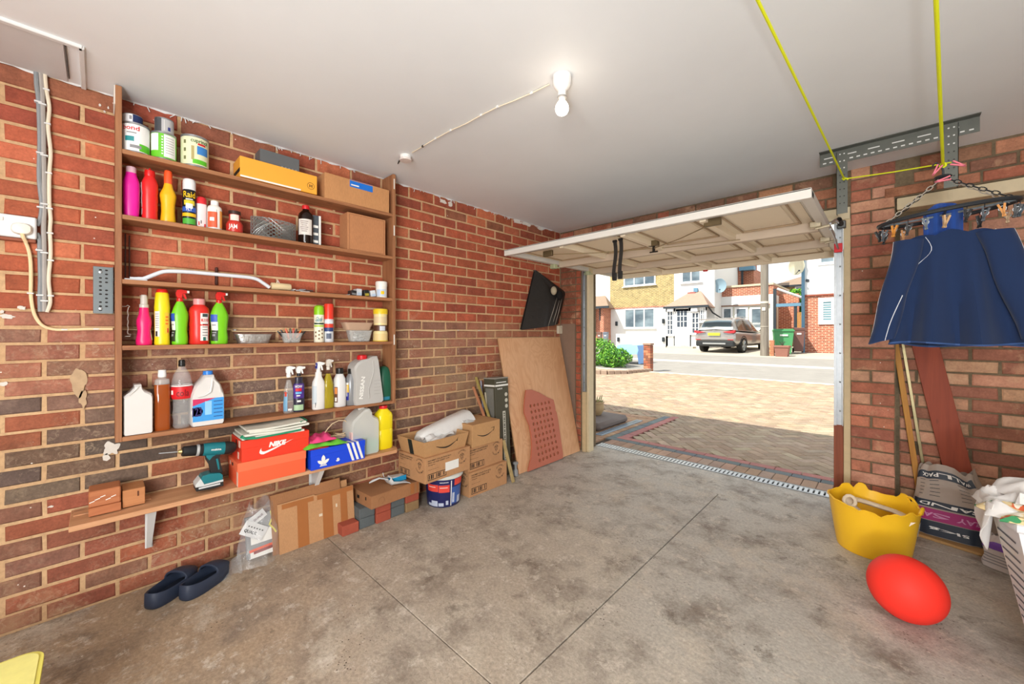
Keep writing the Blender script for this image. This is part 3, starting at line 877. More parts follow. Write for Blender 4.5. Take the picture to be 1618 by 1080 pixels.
# rolled galvanised mesh
A, B = onx(397, 370, .09), onx(468, 370, .09); hh = .105
t = thing('mesh_roll', 'coil of galvanised expanded metal mesh on the second shelf', 'mesh', (.08, (A.y + B.y) / 2, z))
g = G(); yc = (A.y + B.y) / 2; ry = (B.y - A.y) / 2
MESHM = mat('galv_mesh', 'b5b9b8', .4, .7, var=.15)
for L in range(3):
    R0 = 1 - L * .12
    for sgn in (1, -1):
        for k in range(26):
            pts = []
            for q in range(9):
                a = 2 * pi * (k / 22) + sgn * q / 8 * 1.5
                pts.append((.078 + .055 * R0 * cos(a), yc + ry * R0 * sin(a), z + .004 + hh * q / 8 * (1 - .04 * sin(a))))
            g.tube(pts, .0011, 4, cap=False)
m_ = build(g, 'mesh_strands', MESHM, t); m_['kind'] = 'stuff'
g = G()
for zz in (.004, hh):
    for L in range(3):
        g.tube([(.078 + .055 * (1 - L * .1) * cos(a * pi / 12), yc + ry * (1 - L * .1) * sin(a * pi / 12), z + zz * (1 - .04 * sin(a * pi / 12)) + .001) for a in range(24)], .0016, 4, True)
build(g, 'rim_wire', MESHM, t)
b = Bottle('spirit_bottle', 'dark brown bottle with white label and red cap on second shelf', 'bottle', 471, 495, 325, z, .09, [(.94, 0), (1, .02), (1, .7), (.9, .78), (.5, .86), (.42, .88), (.42, .92)], mat('brown_glass', '1c0d08', .12, var=0), [(.48, .9), (.5, .92), (.5, .99), (.44, 1), (0, 1)], plastic('cf1f24'), group='cans and small bottles on the second shelf')
b.lab(.22, .62, .95, 'ddd6cf', -.1); b.dots([(-.2, .56 - .05 * k, .5 - .08 * (k % 3), .009) for k in range(6)], mat('print_grey2', '8a7a78', .5))
t, a, b_, zz = sbox('slim_box', 'slim charcoal and white carton behind the brown bottle', 'box', 492, 507, 340, z, .02, .095, mat('charcoal_card', '4e565e', .5, var=.03), 'cans and small bottles on the second shelf')
build(G().box(.0952, .0957, b_ - .012, b_, z, zz), 'white_edge', WHITE, t)
for k in range(3): build(G().box(.0952, .0957, a + .003, b_ - .016, z + .02 + k * .045, z + .035 + k * .045), 'print', WHITE, t)
build(G().box(.05, .07, a + .008, b_ - .012, zz, zz + .009, .002), 'red_tab', RED, t)
t, a, b_, zz = sbox('square_box', 'square brown cardboard box at right end of second shelf', 'box', 549, 609, 341, z, .010, .128, card('b97f55'))
build(G().box(.1282, .1288, a + .012, b_ - .012, z + .008, z + .0095).box(.1282, .1288, a + .012, a + .0135, z + .008, zz - .01).box(.1282, .1288, a + .012, b_ - .012, zz - .011, zz - .0095).box(.1282, .1288, b_ - .0135, b_ - .012, z + .008, zz - .01), 'flap_seam', mat('card_dark', '7d5238', .9), t)
# ---- third shelf
z = SZ[2]
pts = []
for k, (u, v) in enumerate([(205, 441), (226, 441), (243, 434), (258, 428.5), (275, 428.3), (300, 429.5), (350, 434), (395, 438), (407, 441), (416, 447), (426, 454)]):
    pts.append(onx(u, v, .10))
P2 = []
for a, b in zip(pts, pts[1:]): P2 += [a.lerp(b, q / 3) for q in range(3)]
P2.append(pts[-1]); sm = [P2[0]] + [(P2[i - 1] + P2[i] * 2 + P2[i + 1]) / 4 for i in range(1, len(P2) - 1)] + [P2[-1]]
for p in sm: p.z = max(p.z, z + .0105)
solo(G().tube(sm, [.007] * 2 + [.0095] * (len(sm) - 2), 10), 'grab_rail', plastic('d9dee4'), 'white bent tubular handle lying along the third shelf', 'handle', smooth=1)
solo(G().box(.08, .13, onx(196, 441, .1).y, onx(232, 441, .1).y, z, z + .006, .001), 'flat_strip', plastic('cfd3d6'), 'thin pale strip lying at left end of third shelf', 'strip')
solo(G().box(.07, .10, onx(368, 455, .1).y, onx(440, 457, .1).y, z, z + .004, .001), 'flat_strip', mat('pale_strip', 'd8cdb8', .6), 'thin cream strip lying under the roller sleeve on third shelf', 'strip')
ya, yb = onx(428, 452, .085).y, onx(459, 455, .085).y
t = thing('roller_sleeve', 'cream paint roller sleeve lying on the third shelf', 'roller', (.085, (ya + yb) / 2, z))
TX = Matrix.Translation((.085, ya, z + .026)) @ Matrix.Rotation(-pi / 2, 4, 'X')
build(G(TX).lathe([(.006, 0), (.018, .001), (.020, .006), (.020, yb - ya - .006), (.018, yb - ya), (.006, yb - ya)], 16), 'sleeve', mat('fleece', 'dcc79c', .95, bump=.6, bs=300), t, 1)
g = G().tube([(.085, ya + .03, z + .045), (.085, ya + .035, z + .062), (.085, ya + .042, z + .046)], .002, 5)
build(g, 'string', WHITE, t)
yc = onx(470, 455, .08).y
for k in range(9):
    a = random.uniform(-.6, .6); yy = yc - .05 + k * .014; L = random.uniform(.015, .03)
    g = G(Matrix.Translation((.085 + random.uniform(-.02, .02), yy, z + .004 + (k % 3) * .006)) @ Matrix.Rotation(a, 4, 'Z')).box(-.006, .006, -L, L, -.003, .003, .001)
    solo(g, 'small_fitting', plastic(random.choice(['d9d6cf', 'b9bcbd', '4a4a48', 'e7e4dc'])), 'small grey and white plastic fitting in the heap on third shelf', 'fitting', 'loose fittings heaped on the third shelf')
def tray(name, label, cat, pl, pr_, zb, h, x, dep, m, flare=.25, th=.0012, group=None, rim=True):
    A, B = onx(pl, 500, x + dep / 2), onx(pr_, 500, x + dep / 2)
    yc, hw = (A.y + B.y) / 2, (B.y - A.y) / 2
    t = thing(name, label, cat, (x, yc, zb), group)
    o, i = [], []
    g = G()
    pf = [(.0, 0), (1 - flare, 0), (1 - flare + .02, .06), (1, 1), (1.0 - th / hw * 1.2, 1), (1 - flare - .0, .08), (0, .05)]
    g.lathe([(a * hw, b * h) for a, b in pf], 32, (x, yc, zb), 1, 5, 0, dep / 2 / hw)
    build(g, 'tub', m, t, 1)
    if rim:
        g = G(); g.lathe([(hw * 1.0, h), (hw * 1.04, h), (hw * 1.04, h + .002), (hw * .985, h + .002)], 32, (x, yc, zb), 1, 5, 0, dep / 2 / hw)
        build(g, 'rim', m, t, 1)
    return t, yc, hw
CLEARP = mat('clear_tub', 'dfe0dc', .15, alpha=.32, var=0, spec=.8)
# blister packs and jar
yc0 = onx(553, 465, .09).y
for k, (col, u, h) in enumerate([('2a2a2a', 557, .035), ('c9ccd0', 566, .048), ('262626', 578, .045), ('d9dcde', 589, .046)]):
    yy = onx(u, 465, .10).y; w = .017
    t = thing('blister_pack', ['black', 'silver grey', 'black and gold', 'white and pale blue'][k] + ' small blister pack standing near right end of third shelf', 'packet', (.09, yy, z), 'packets on the third shelf')
    build(G(Matrix.Translation((.09, yy, z)) @ Matrix.Rotation(.1 * (k - 1), 4, 'X')).box(-.03, .03, -w, w, .0015 + w * .1, h, .003), 'packet', plastic(col), t)
    build(G(Matrix.Translation((.09, yy, z)) @ Matrix.Rotation(.1 * (k - 1), 4, 'X')).box(.0301, .031, -w * .8, w * .8, .006, h * .5), 'packet_label', plastic(['7d7d7d', 'aebfd0', 'a99a3a', 'b8cbe0'][k]), t)
solo(G(Matrix.Translation((.09, onx(549, 466, .1).y, z + .004)) @ Matrix.Rotation(.2, 4, 'X')).box(-.025, .025, -.02, .012, -.001, .003, .001), 'paper_slip', plastic('c9cfd2'), 'small pale slip lying beside the blister packs', 'paper')
b = Bottle('jar', 'white round pot with yellow print at right end of third shelf', 'pot', 594, 611, 445, z, .10, [(.95, 0), (1, .03), (1, .72)], plastic('e5e3dc'), [(1.04, .72), (1.04, .96), (.95, 1), (0, 1)], plastic('eceae4'), group='packets on the third shelf')
b.lab(.1, .5, .8, 'b9c9de', off=.001); b.dots([(.2, .3, .3, .1)], mat('print_yellow', 'f2c318', .45))
# ---- fourth shelf
z = SZ[3]; GP = 'bottles on the fourth shelf'
b = Bottle('detergent_bottle', 'pink bottle with rounded clear cap at left end of fourth shelf', 'bottle', 214, 241, 465, z, .085, [(.9, 0), (.96, .02), (.98, .1), (.78, .28), (.92, .42), (.9, .5), (.66, .6), (.54, .74), (.54, .75)], plastic('e61e6a'), [(.58, .74), (.58, .8), (.46, .81), (.46, .93), (.34, .99), (0, 1)], mat('clear_cap', 'cfc6bd', .25, alpha=.9, var=0), n=2.3, group=GP)
b.lab(.1, .3, .2, 'd6cfc9', 1.2)
b = Bottle('powder_bottle', 'tall yellow shaker bottle with red cap on fourth shelf', 'bottle', 243, 269, 457, z, .085, [(.93, 0), (.98, .02), (.92, .2), (.97, .58), (.97, .65), (.99, .66), (.84, .92), (.74, .94)], plastic('ecd21c'), [(.76, .93), (.74, .97), (.6, 1), (0, 1)], plastic('d7261f'), n=2.4, group=GP)
b.lab(.15, .6, .4, 'e4e2d8', -.65); b.lab(.2, .58, .35, 'eec23a', .6, off=.001); b.dots([(.55, .5 - .06 * k, .2, .015) for k in range(3)], mat('ink_orange', 'e87722', .5)); b.dots([(-.7, .2, .16, .045)], BLACK); b.dots([(-.6, .55 - .04 * k, .28, .006) for k in range(7)], mat('print_grey', '8d8d90', .5)); b.dots([(.7, .26, .1, .04)], RED)
TRG = plastic('d3231f')
def trigger(b, zf, m, m2, s=1, flip=1, cz=1.0):
    # trigger spray head on top of bottle b; s scales it, flip turns the nozzle
    x, y, z0, Hh = b.x, b.y, b.z + zf * b.H, (cz - zf) * b.H
    build(G().lathe([(.012 * s, 0), (.013 * s, Hh * .25), (.009 * s, Hh * .3)], 14, (x, y, z0)), 'collar', m2, b.root, 1)
    d = flip
    pts = [(-.014, .42), (-.016, .7), (-.010, .95), (.004, 1.0), (.026, .92), (.027, .70), (.010, .66), (.006, .28), (-.008, .28)]
    pts = [(p * s * d, q * Hh) for p, q in pts]
    g = G(); g.prism(pts if d > 0 else pts[::-1], (x - .008 * s, y, z0), (0, 1, 0), (0, 0, 1), .016 * s)
    build(g, 'spray_head', m, b.root, fix=True)
    g = G(); tp = [(.010, .66), (.020, .64), (.026, .25), (.020, .22), (.013, .45)]
    tp = [(p * s * d, q * Hh) for p, q in tp]; g.prism(tp if d > 0 else tp[::-1], (x - .005 * s, y, z0), (0, 1, 0), (0, 0, 1), .010 * s)
    build(g, 'trigger', m, b.root, fix=True)
    build(G(Matrix.Translation((x, y + d * .026 * s, z0 + .82 * Hh)) @ Matrix.Rotation(-d * pi / 2, 4, 'X')).box(-.007 * s, .007 * s, -.006 * s, .006 * s, 0, .010 * s, .001), 'nozzle', WHITE, b.root)
SPR = [(.86, 0), (.92, .02), (.96, .12), (.84, .26), (1, .5), (.98, .56), (.7, .68), (.44, .76), (.36, .78), (.36, .79)]
for (pl_, pr_, tp, lb, ph) in ((270, 298, 457, 'green spray bottle with red trigger, between the yellow and red bottles', -1.0), (331, 361, 461, 'green spray bottle with red trigger and dark label, right of the red bottle', -.55)):
    b = Bottle('spray_bottle', lb, 'spray bottle', pl_, pr_, tp, z, .085, SPR, plastic('77c81e'), n=2.3, dep=.75, group=GP)
    trigger(b, .78, TRG, TRG, 1.0)
    b.lab(.06, .26, .5, '26301c', ph, off=.001); b.lab(.26, .42, .5, 'dcdcda', ph, off=.001); b.lab(.42, .56, .45, '2f54b5', ph, off=.001); b.dots([(ph, .17, .2, .02), (ph, .22, .3, .01), (ph, .36, .3, .01)], mat('print_grey', '8d8d90', .5))
b = Bottle('cleaner_bottle', 'wide red bottle with pink translucent cap on fourth shelf', 'bottle', 298, 331, 472, z, .085, [(.9, 0), (.97, .02), (.93, .2), (.97, .24), (.92, .38), (.97, .42), (.93, .56), (1, .72), (.9, .8), (.55, .86), (.54, .87)], plastic('d42a22'), [(.58, .87), (.6, .99), (.55, 1), (0, 1)], mat('pink_cap', 'e79a9a', .3, alpha=.9, var=0), n=2.5, group=GP)
b.lab(.08, .68, .42, 'e9e2dd', .55); b.lab(.6, .67, .3, '3a4a48', .55, off=.0014); b.lab(.5, .56, .38, 'd0342e', .55, off=.0014); b.text('RED', .53, .5, .05, WHITE, .55, off=.0022); b.dots([(.55, .44 - .06 * k, .3, .006) for k in range(5)], BLACK); b.dots([(.45, .12, .14, .04)], mat('ink_teal', '2d6b60', .5))
# foil tray
g = G()
FOIL = mat('foil', 'c9c9c8', .3, .85, var=.2, vs=60, bump=.9, bs=45)
t, yc, hw = tray('foil_tray', 'crumpled foil tray in front of the cable on fourth shelf', 'tray', 374, 431, z, .048, .085, .075, FOIL, .18)
t, yc, hw = tray('plastic_tub', 'small clear tub holding pens and screws on fourth shelf', 'tub', 446, 480, z, .055, .085, .06, CLEARP, .3)
pn = ['1d1d1d', '222222', 'd9572a', '2a2a2a', 'c23a2a', '303236', 'e06a2a', '1d1d1d']
for k in range(8):
    a = (k - 3.5) * .22
    g = G(Matrix.Translation((.085 + random.uniform(-.012, .012), yc + (k - 3.5) * .0075, z + .012)) @ Matrix.Rotation(-a * .9, 4, 'X')).lathe([(.003, 0), (.005, .004), (.005, .062), (.003, .072), (0, .074)], 8)
    solo(g, 'marker_pen', plastic(pn[k]), ['black', 'orange', 'red'][0 if pn[k][0] in '123' else (1 if pn[k][0] in 'de' else 2)] + ' marker pen standing in the small clear tub', 'pen', 'pens in the small clear tub')
g = G()
for k in range(40):
    g.T = Matrix.Translation((.085 + random.uniform(-.018, .018), yc + random.uniform(-.022, .022), z + .006 + random.uniform(0, .018))) @ Matrix.Rotation(random.uniform(0, 6), 4, 'Z') @ Matrix.Rotation(random.uniform(-.6, .6), 4, 'X')
    g.box(-.002, .002, -.010, .010, -.002, .002)
s_ = solo(g, 'loose_screws', mat('screws_mixed', '8f8a84', .4, .5, var=.5, vs=200), 'mixed small screws and pens in the clear tub', 'screws'); s_['kind'] = 'stuff'
b = Bottle('spray_can', 'air freshener can with lime green cap on fourth shelf', 'spray can', 496, 512, 482, z, .088, [(.96, 0), (1, .01), (1, .74)], mat('can_cream', 'e9e5cf', .3, var=0), [(1, .74), (1, .9), (.85, .97), (.5, 1), (0, 1)], plastic('8cc71f'), group='aerosols on the fourth shelf')
b.text('Glade', .62, 1.3, .13, mat('print_teal', '2d7f8f', .5), slant=.3); b.lab(.48, .525, 1.1, '2e4a36', off=.001); b.lab(.42, .46, 1.1, 'a5c832', off=.001); b.dots([(.7 * sin(k * 2.1), .1 + .034 * k, .14, .02) for k in range(8)], mat('print_brown', '6e4a22', .5))
b = Bottle('spray_can', 'tall red and white oven cleaner can on fourth shelf', 'spray can', 512, 527, 480, z, .088, [(.96, 0), (1, .01), (1, .6)], mat('can_white', 'd9dde2', .3, .1, var=0), [(1, .56), (1, .96), (.9, 1), (0, 1)], plastic('e23a28'), group='aerosols on the fourth shelf')
b.text('Mr Clean', .54, 1.5, .09, mat('print_white2', 'e8f0ff', .4), 0, .02, .003); b.lab(.28, .40, 1.1, '2b3f73', off=.001); b.lab(.38, .48, 1.1, 'd8412c', off=.0012); b.dots([(0, .16, .5, .07)], mat('ink_slate', '5a6478', .5))
t, yc, hw = tray('plastic_tub', 'clear tub full of silver screws at right of fourth shelf', 'tub', 553, 590, z, .072, .085, .078, CLEARP, .22)
g = G()
for k in range(90):
    g.T = Matrix.Translation((.085 + random.uniform(-.025, .025), yc + random.uniform(-.030, .030), z + .008 + random.uniform(0, .045))) @ Matrix.Rotation(random.uniform(0, 6), 4, 'Z') @ Matrix.Rotation(random.uniform(-.8, .8), 4, 'X')
    g.box(-.0025, .0025, -.013, .013, -.0025, .0025)
s_ = solo(g, 'loose_screws', mat('screws_silver', 'b9bab8', .35, .7, var=.35, vs=200), 'silver screws filling the right hand clear tub', 'screws'); s_['kind'] = 'stuff'
t, yc2, hw = tray('plastic_tub', 'empty cloudy tub stacked on the tub of silver screws', 'tub', 545, 591, z + .0745, .048, .085, .085, mat('cloudy_tub', 'd8b79c', .3, alpha=.55, var=0), .2)
b = Bottle('spice_jar', 'stack of jars with yellow lid at right end of fourth shelf', 'jar', 590, 612, 488, z, .095, [(.96, 0), (1, .02), (1, .26), (.93, .3), (.93, .8), (.96, .84)], mat('jar_cream', 'e8d49a', .3, var=.02), [(1.0, .84), (1.0, .97), (.92, 1), (0, 1)], plastic('e7c62a'))
b.lab(.32, .5, 1.3, '5a3726', off=.0008); b.lab(.33, .47, .4, 'c9cdd8', .3, off=.0014); b.lab(.56, .76, 1.1, 'd9c39a', off=.0008); b.lab(.05, .24, 1.2, 'dfc489', off=.0008)
build(G().tube([(.095 + b.R * 1.01 * cos(k * pi / 12), b.y + b.R * 1.01 * sin(k * pi / 12), z + .004) for k in range(24)], .003, 6, True), 'yellow_foot', plastic('e7c62a'), b.root)
# ---- bottom shelf
z = SZ[4]; GP = 'bottles on the bottom shelf'
def jug(name, label, pl, pr_, top, zb, x, poly, dep, m, group=GP, bev=.006, th=None):
    """flat-sided jerry bottle: outline in (width, height) fractions, extruded through its depth with softened edges"""
    A, B = onx(pl, 500, x + dep / 2), onx(pr_, 500, x + dep / 2)
    yc, w = (A.y + B.y) / 2, (B.y - A.y); h = onx((pl + pr_) / 2, top, x + dep / 2).z - zb
    t = thing(name, label, 'bottle', (x, yc, zb), group)
    P = [(yc + (a - .5) * w, zb + b * h) for a, b in poly]
    cy_, cz_ = yc, zb + h * .45
    v = []; n = len(P)
    rings = [(-1, .93), (-.8, 1), (.8, 1), (1, .93)]
    for dx, sc in rings:
        for (a, b) in P:
            v.append((x + dx * dep / 2, cy_ + (a - cy_) * sc, zb + .001 + max(0, (b - zb) * (1 if b - zb < .002 else (1 - (1 - sc) * .6))) + (0 if b - zb > .002 else (1 - sc) * .02)))
    f = [tuple(range(n)), tuple(range(3 * n, 4 * n))[::-1]]
    for r in range(3):
        for i in range(n):
            f.append((r * n + i, (r + 1) * n + i, (r + 1) * n + (i + 1) % n, r * n + (i + 1) % n))
    g = G(); g.add(v, f)
    build(g, 'body', m, t, 30, fix=True)
    return t, yc, w, h
WPL = mat('white_hdpe', 'd4d1ce', .35, var=.03)
t, yc, w, h = jug('jerry_bottle', 'plain off-white flat jerry bottle at left end of bottom shelf', 195, 242, 608, z, .085, [(.04, 0), (.96, 0), (1, .03), (1, .74), (.96, .8), (.70, .88), (.62, .95), (.60, 1), (.36, 1), (.35, .94), (.22, .86), (0, .78), (0, .03)], .10, WPL)
g = G().tube([(.137, yc - w * .32, z + h * .80), (.139, yc - w * .12, z + h * .9), (.139, yc + .0, z + h * .97)], .003, 6); build(g, 'moulded_rib', WPL, t)
AMB = mat('amber_liquid', '9a4a1c', .08, alpha=.93, var=.05, trans=0); 
b = Bottle('oil_bottle', 'clear bottle of amber liquid with white cap on bottom shelf', 'bottle', 243, 269, 584, z, .088, [(.95, 0), (1, .02), (1, .74), (.96, .76)], AMB, n=3.5, dep=.8, group=GP, body='liquid')
build(G().lathe([(b.R * .97, b.H * .76), (b.R * .9, b.H * .84), (b.R * .42, b.H * .87), (b.R * .4, b.H * .9)], 20, (b.x, b.y, b.z), rx=.85), 'neck', CLEARP, b.root, 1)
build(G().lathe([(b.R * .52, b.H * .88), (b.R * .56, b.H * .9), (b.R * .5, b.H), (0, b.H)], 16, (b.x, b.y, b.z)), 'cap', plastic('e8e6e4'), b.root, 1)
CLB = mat('clear_pet', 'd9dada', .06, alpha=.22, var=0, spec=1)
b = Bottle('soft_drink_bottle', 'empty clear drinks bottle with red label and black stopper', 'bottle', 270, 304, 568, z, .088, [(.3, .02), (.7, 0), (.86, .03), (.8, .1), (.9, .18), (.82, .3), (.86, .42), (.98, .46), (1, .48), (1, .63), (.96, .68), (.8, .78), (.4, .88), (.28, .9), (.28, .92)], CLB, [(.3, .9), (.34, .91), (.34, .94), (.3, .95), (.34, .97), (.26, 1), (0, 1)], plastic('161616'), group=GP, capname='stopper')
b.lab(.43, .61, pi * .98, 'cf1c24', off=.0012, name='label'); b.lab(.615, .63, pi * .98, 'e9e4e0', off=.0012); b.text('cola', .52, 1.2, .10, mat('print_darkred', '7b1016', .5), .1, off=.002); b.dots([(-1.0, .53, .14, .03)], WHITE)
t, yc, w, h = jug('bleach_jug', 'white handled bleach jug with blue cap and wide blue label', 302, 355, 586, z, .083, [(.04, 0), (.96, 0), (1, .04), (1, .54), (.97, .6), (.88, .74), (.74, .84), (.68, .92), (.42, .92), (.32, .84), (.12, .72), (.02, .58), (0, .5), (0, .04)], .11, WPL)
xf = .083 + .055
A = yc - w / 2
build(G().lathe([(w * .15, h * .915), (w * .16, h * .92), (w * .15, h * .99), (0, h)], 18, (.083, yc + w * .05, z)), 'cap', plastic('2f7fd8'), t, 1)
build(G().box(xf - .0005, xf + .001, A + .006, A + w - .004, z + h * .09, z + h * .50), 'label', mat('bleach_label', '3f97dc', .4, var=.06, vs=12), t)
build(G().add([(xf + .0014, A + .006, z + h * .38), (xf + .0014, A + .006, z + h * .50), (xf + .0014, A + w * .72, z + h * .5), (xf + .0014, A + w * .45, z + h * .45)], [(0, 3, 2, 1)]), 'label_band', mat('ink_magenta', 'c22a5c', .5), t)
g = G(); put_text(g, '123', (xf + .0018, A + w * .17, z + h * .27), (0, 1, 0), (0, 0, 1), w * .28, h * .17, .03); build(g, 'lettering', mat('ink_indigo', '2a2360', .5), t)
g = G(); ringmark(g, (xf + .0016, A + w * .17, z + h * .27), (0, 1, 0), (0, 0, 1), 0, w * .17); build(g, 'print', WHITE, t); t.children[-1].location.x = -.0006
g = G()
for k in range(5): g.box(xf + .001, xf + .0016, A + w * .66, A + w * .93, z + h * (.15 + .07 * k), z + h * (.163 + .07 * k))
build(g, 'small_print', mat('ink_navy', '1f3f86', .5), t)
build(G().box(xf + .001, xf + .0016, A + w * .4, A + w * .6, z + h * .2, z + h * .45), 'label_panel', mat('label_pale', '8dc3ea', .4), t)
g = G().tube([(xf, yc + w * .12, z + h * .86), (xf + .004, yc + w * .10, z + h * .74), (xf + .004, yc + w * .06, z + h * .62), (xf, yc - w * .1, z + h * .56), (xf - .002, yc - w * .3, z + h * .54)], .006, 8); build(g, 'handle_rib', WPL, t, 1)
g = G().tube([(xf, yc + w * .12, z + h * .86), (xf, yc + w * .3, z + h * .74), (xf, yc + w * .38, z + h * .58)], .006, 8); build(g, 'handle_rib', WPL, t, 1)
def spray(pl_, pr_, tp, lb, body, head, zf=.7, prof=None, n=2.3, s=.9, x=.085, flip=1, col=None):
    b = Bottle('spray_bottle', lb, 'spray bottle', pl_, pr_, tp, z, x, prof or [(.88, 0), (.95, .02), (1, .2), (.82, .4), (.9, .46), (.6, .6), (.4, .68), (.38, .7)], body, n=n, dep=.75, group=GP)
    trigger(b, zf, head, col or head, s, flip); return b
WH = plastic('eeeeec')
b = spray(447, 465, 578, 'clear spray bottle with white trigger, leftmost spray on bottom shelf', CLB, WH, .76, s=.95)
b.lab(.05, .42, .5, '6f9fc0', -.6, off=.001); b.lab(.36, .46, .3, 'c74a3a', -.55, off=.0016)
b.dots([(.3, .08, .3, .02)], WHITE)
b = spray(463, 481, 578, 'purple labelled spray bottle with white trigger on bottom shelf', mat('dark_body', '2d2a3c', .3, var=0), WH, .78, [(.95, 0), (1, .02), (1, .6), (.7, .66), (.7, .76)], 2.2, .95, col=plastic('26262c'))
b.lab(.3, .62, 1.1, '4a2f86', off=.001); b.lab(.04, .16, .9, 'a9c7a0', off=.001); b.text('WOW', .56, 1.1, .06, WHITE); b.dots([(0, .49, .5, .03)], RED); b.dots([(0, .42, .5, .02)], mat('ink_sky', '6db4e0', .5)); b.dots([(.1, .24, .3, .02), (0, .36, .3, .012)], WHITE)
b = spray(493, 513, 571, 'white spray bottle with blue back to its trigger head', mat('white_spray', 'e3e1de', .35, var=.02), WH, .76, [(.95, 0), (1, .02), (1, .5), (.92, .58), (.55, .68), (.5, .78)], 2.6, 1.0)
b.lab(.12, .5, .5, 'c3cdd4', -.6, off=.001); b.dots([(-.3, .12, .06, .03), (-.35, .07, .04, .02)], BLACK)
build(G().prism([(-.017, .0), (-.010, -.002), (-.008, .03), (-.014, .034)], (b.x - .009, b.y, b.z + b.H * .86), (0, 1, 0), (0, 0, 1), .018), 'blue_back', plastic('23328f'), b.root, fix=True)
b = spray(509, 528, 567, 'yellow transparent spray bottle with clear trigger head', mat('yellow_clear', 'b5a12a', .1, alpha=.75, var=0), mat('frost_head', 'd9d2c8', .3, var=0), .78, s=.85)
b.lab(.1, .5, .3, 'd8d2b8', -.9, off=.001)
MB_ = [(.93, 0), (1, .02), (1, .55), (.9, .72), (.55, .84), (.5, .86)]
b = Bottle('oil_bottle', 'white ribbed bottle with black cap and orange label', 'bottle', 527, 546, 581, z, .085, MB_, plastic('dcdcdc'), [(.6, .85), (.62, .87), (.62, .99), (.5, 1), (0, 1)], plastic('1c1c1c'), n=2.6, group=GP)
b.lab(.12, .52, .38, '6a4634', -.62); b.lab(.34, .5, .3, 'd98a4e', -.62, off=.0015); b.dots([(-.62, .2, .2, .05)], WHITE)
b = Bottle('oil_bottle', 'silver grey bottle with black cap and yellow label', 'bottle', 545, 566, 582, z, .085, MB_, mat('silver_plastic', '8d8f92', .28, .2, var=.03), [(.5, .85), (.52, .87), (.52, .99), (.44, 1), (0, 1)], plastic('1c1c1c'), n=2.6, group=GP)
b.lab(.36, .62, .35, 'e4b52a', -.75); b.lab(.15, .36, .35, '2b2f8f', -.75); b.dots([(-.75, .6, .3, .03), (-.72, .4, .06, .15)], WHITE)
t, yc, w, h = jug('oil_can', 'large light grey oil can with red cap and vertical white lettering', 561, 607, 563, z, .10, [(.05, 0), (.93, 0), (1, .04), (.99, .14), (.82, .93), (.78, 1), (.60, .99), (.5, .95), (.25, .93), (.1, .87), (.02, .80), (0, .72), (.04, .5), (.02, .1)], .125, mat('grey_hdpe', 'b9b7b3', .4, var=.03))
xf = .1625
build(G().lathe([(w * .15, h * .93), (w * .17, h * .95), (w * .15, h * 1.02), (w * .1, h * 1.035), (0, h * 1.035)], 18, (.10, yc - w * .12, z)), 'cap', plastic('cf1f24'), t, 1)
words('NISSAN', (xf + .0012, yc - w * .27, z + h * .36), (0, .12, 1), (0, -1, .12), h * .46, w * .13, WHITE, t, bold=.03)
build(G().tube([(xf, yc + w * .10, z + h * .9), (xf + .003, yc + w * .12, z + h * .68), (xf + .003, yc - w * .06, z + h * .3), (xf, yc - w * .02, z + h * .12)], .004, 6), 'moulded_rib', mat('grey_hdpe', 'b9b7b3', .4), t, 1)
for k in range(5): build(G().box(xf, xf + .0015, yc + w * .14, yc + w * .36, z + h * (.2 + .07 * k), z + h * (.207 + .07 * k)), 'moulded_rib', mat('grey_rib', 'a5a3a0', .4), t)
b = Bottle('coolant_bottle', 'dark green rounded bottle behind the grey oil can', 'bottle', 594, 618, 578, z, .07, [(.93, 0), (1, .03), (1, .45), (.94, .65), (.8, .82), (.55, .95), (.2, 1), (0, 1)], plastic('1f5c46'), n=2.6, group=GP)
b.lab(.03, .12, .4, '2d7f9a', .3)
# hooks and rods on the unit and wall
t = thing('wire_hook', 'twisted wire hook hanging on the left upright of the shelf unit', 'hook', (.10, .085, 1.3))
HK = mat('wire_white', 'cfc9c0', .4, .4)
p0 = onx(202, 484, .10); p1 = onx(203, 528, .10)
build(G().tube([(.1, .073, p0.z), (.1, .078, p0.z)] + [(.1, p0.y + .006 * sin(a), p0.z + .006 * cos(a)) for a in (-1.5, 0, 1.5, 3)] + [(.1 + .0015 * sin(k * 2), p0.y + .0015 * cos(k * 2), p0.z - .008 - (p0.z - p1.z - .01) * k / 12) for k in range(13)] + [(.1, p1.y + .008, p1.z), (.1, p1.y + .006, p1.z - .008), (.1, p1.y - .012, p1.z - .009)], .0017, 6), 'hook_wire', HK, t, 1)
for u, v0, v1 in ((198, 369, 438), (204.5, 372, 438)):
    a, b = onx(u, v0, .02), onx(u, v1, .02)
    solo(G().tube([b, a.lerp(b, .5), a], .0028, 6), 'rod', mat('dark_rod', '4a2a22', .5), ('left' if u < 200 else 'right') + ' one of two thin dark rods leaning behind the third shelf', 'rod')
a, b = onx(342, 422, .012), onx(342, 450, .012)
solo(G().box(.001, .014, a.y - .006, a.y + .006, b.z, a.z, .003), 'wall_peg', mat('dark_rod', '4a2a22', .5), 'small dark peg in the wall behind the white bent handle', 'peg')
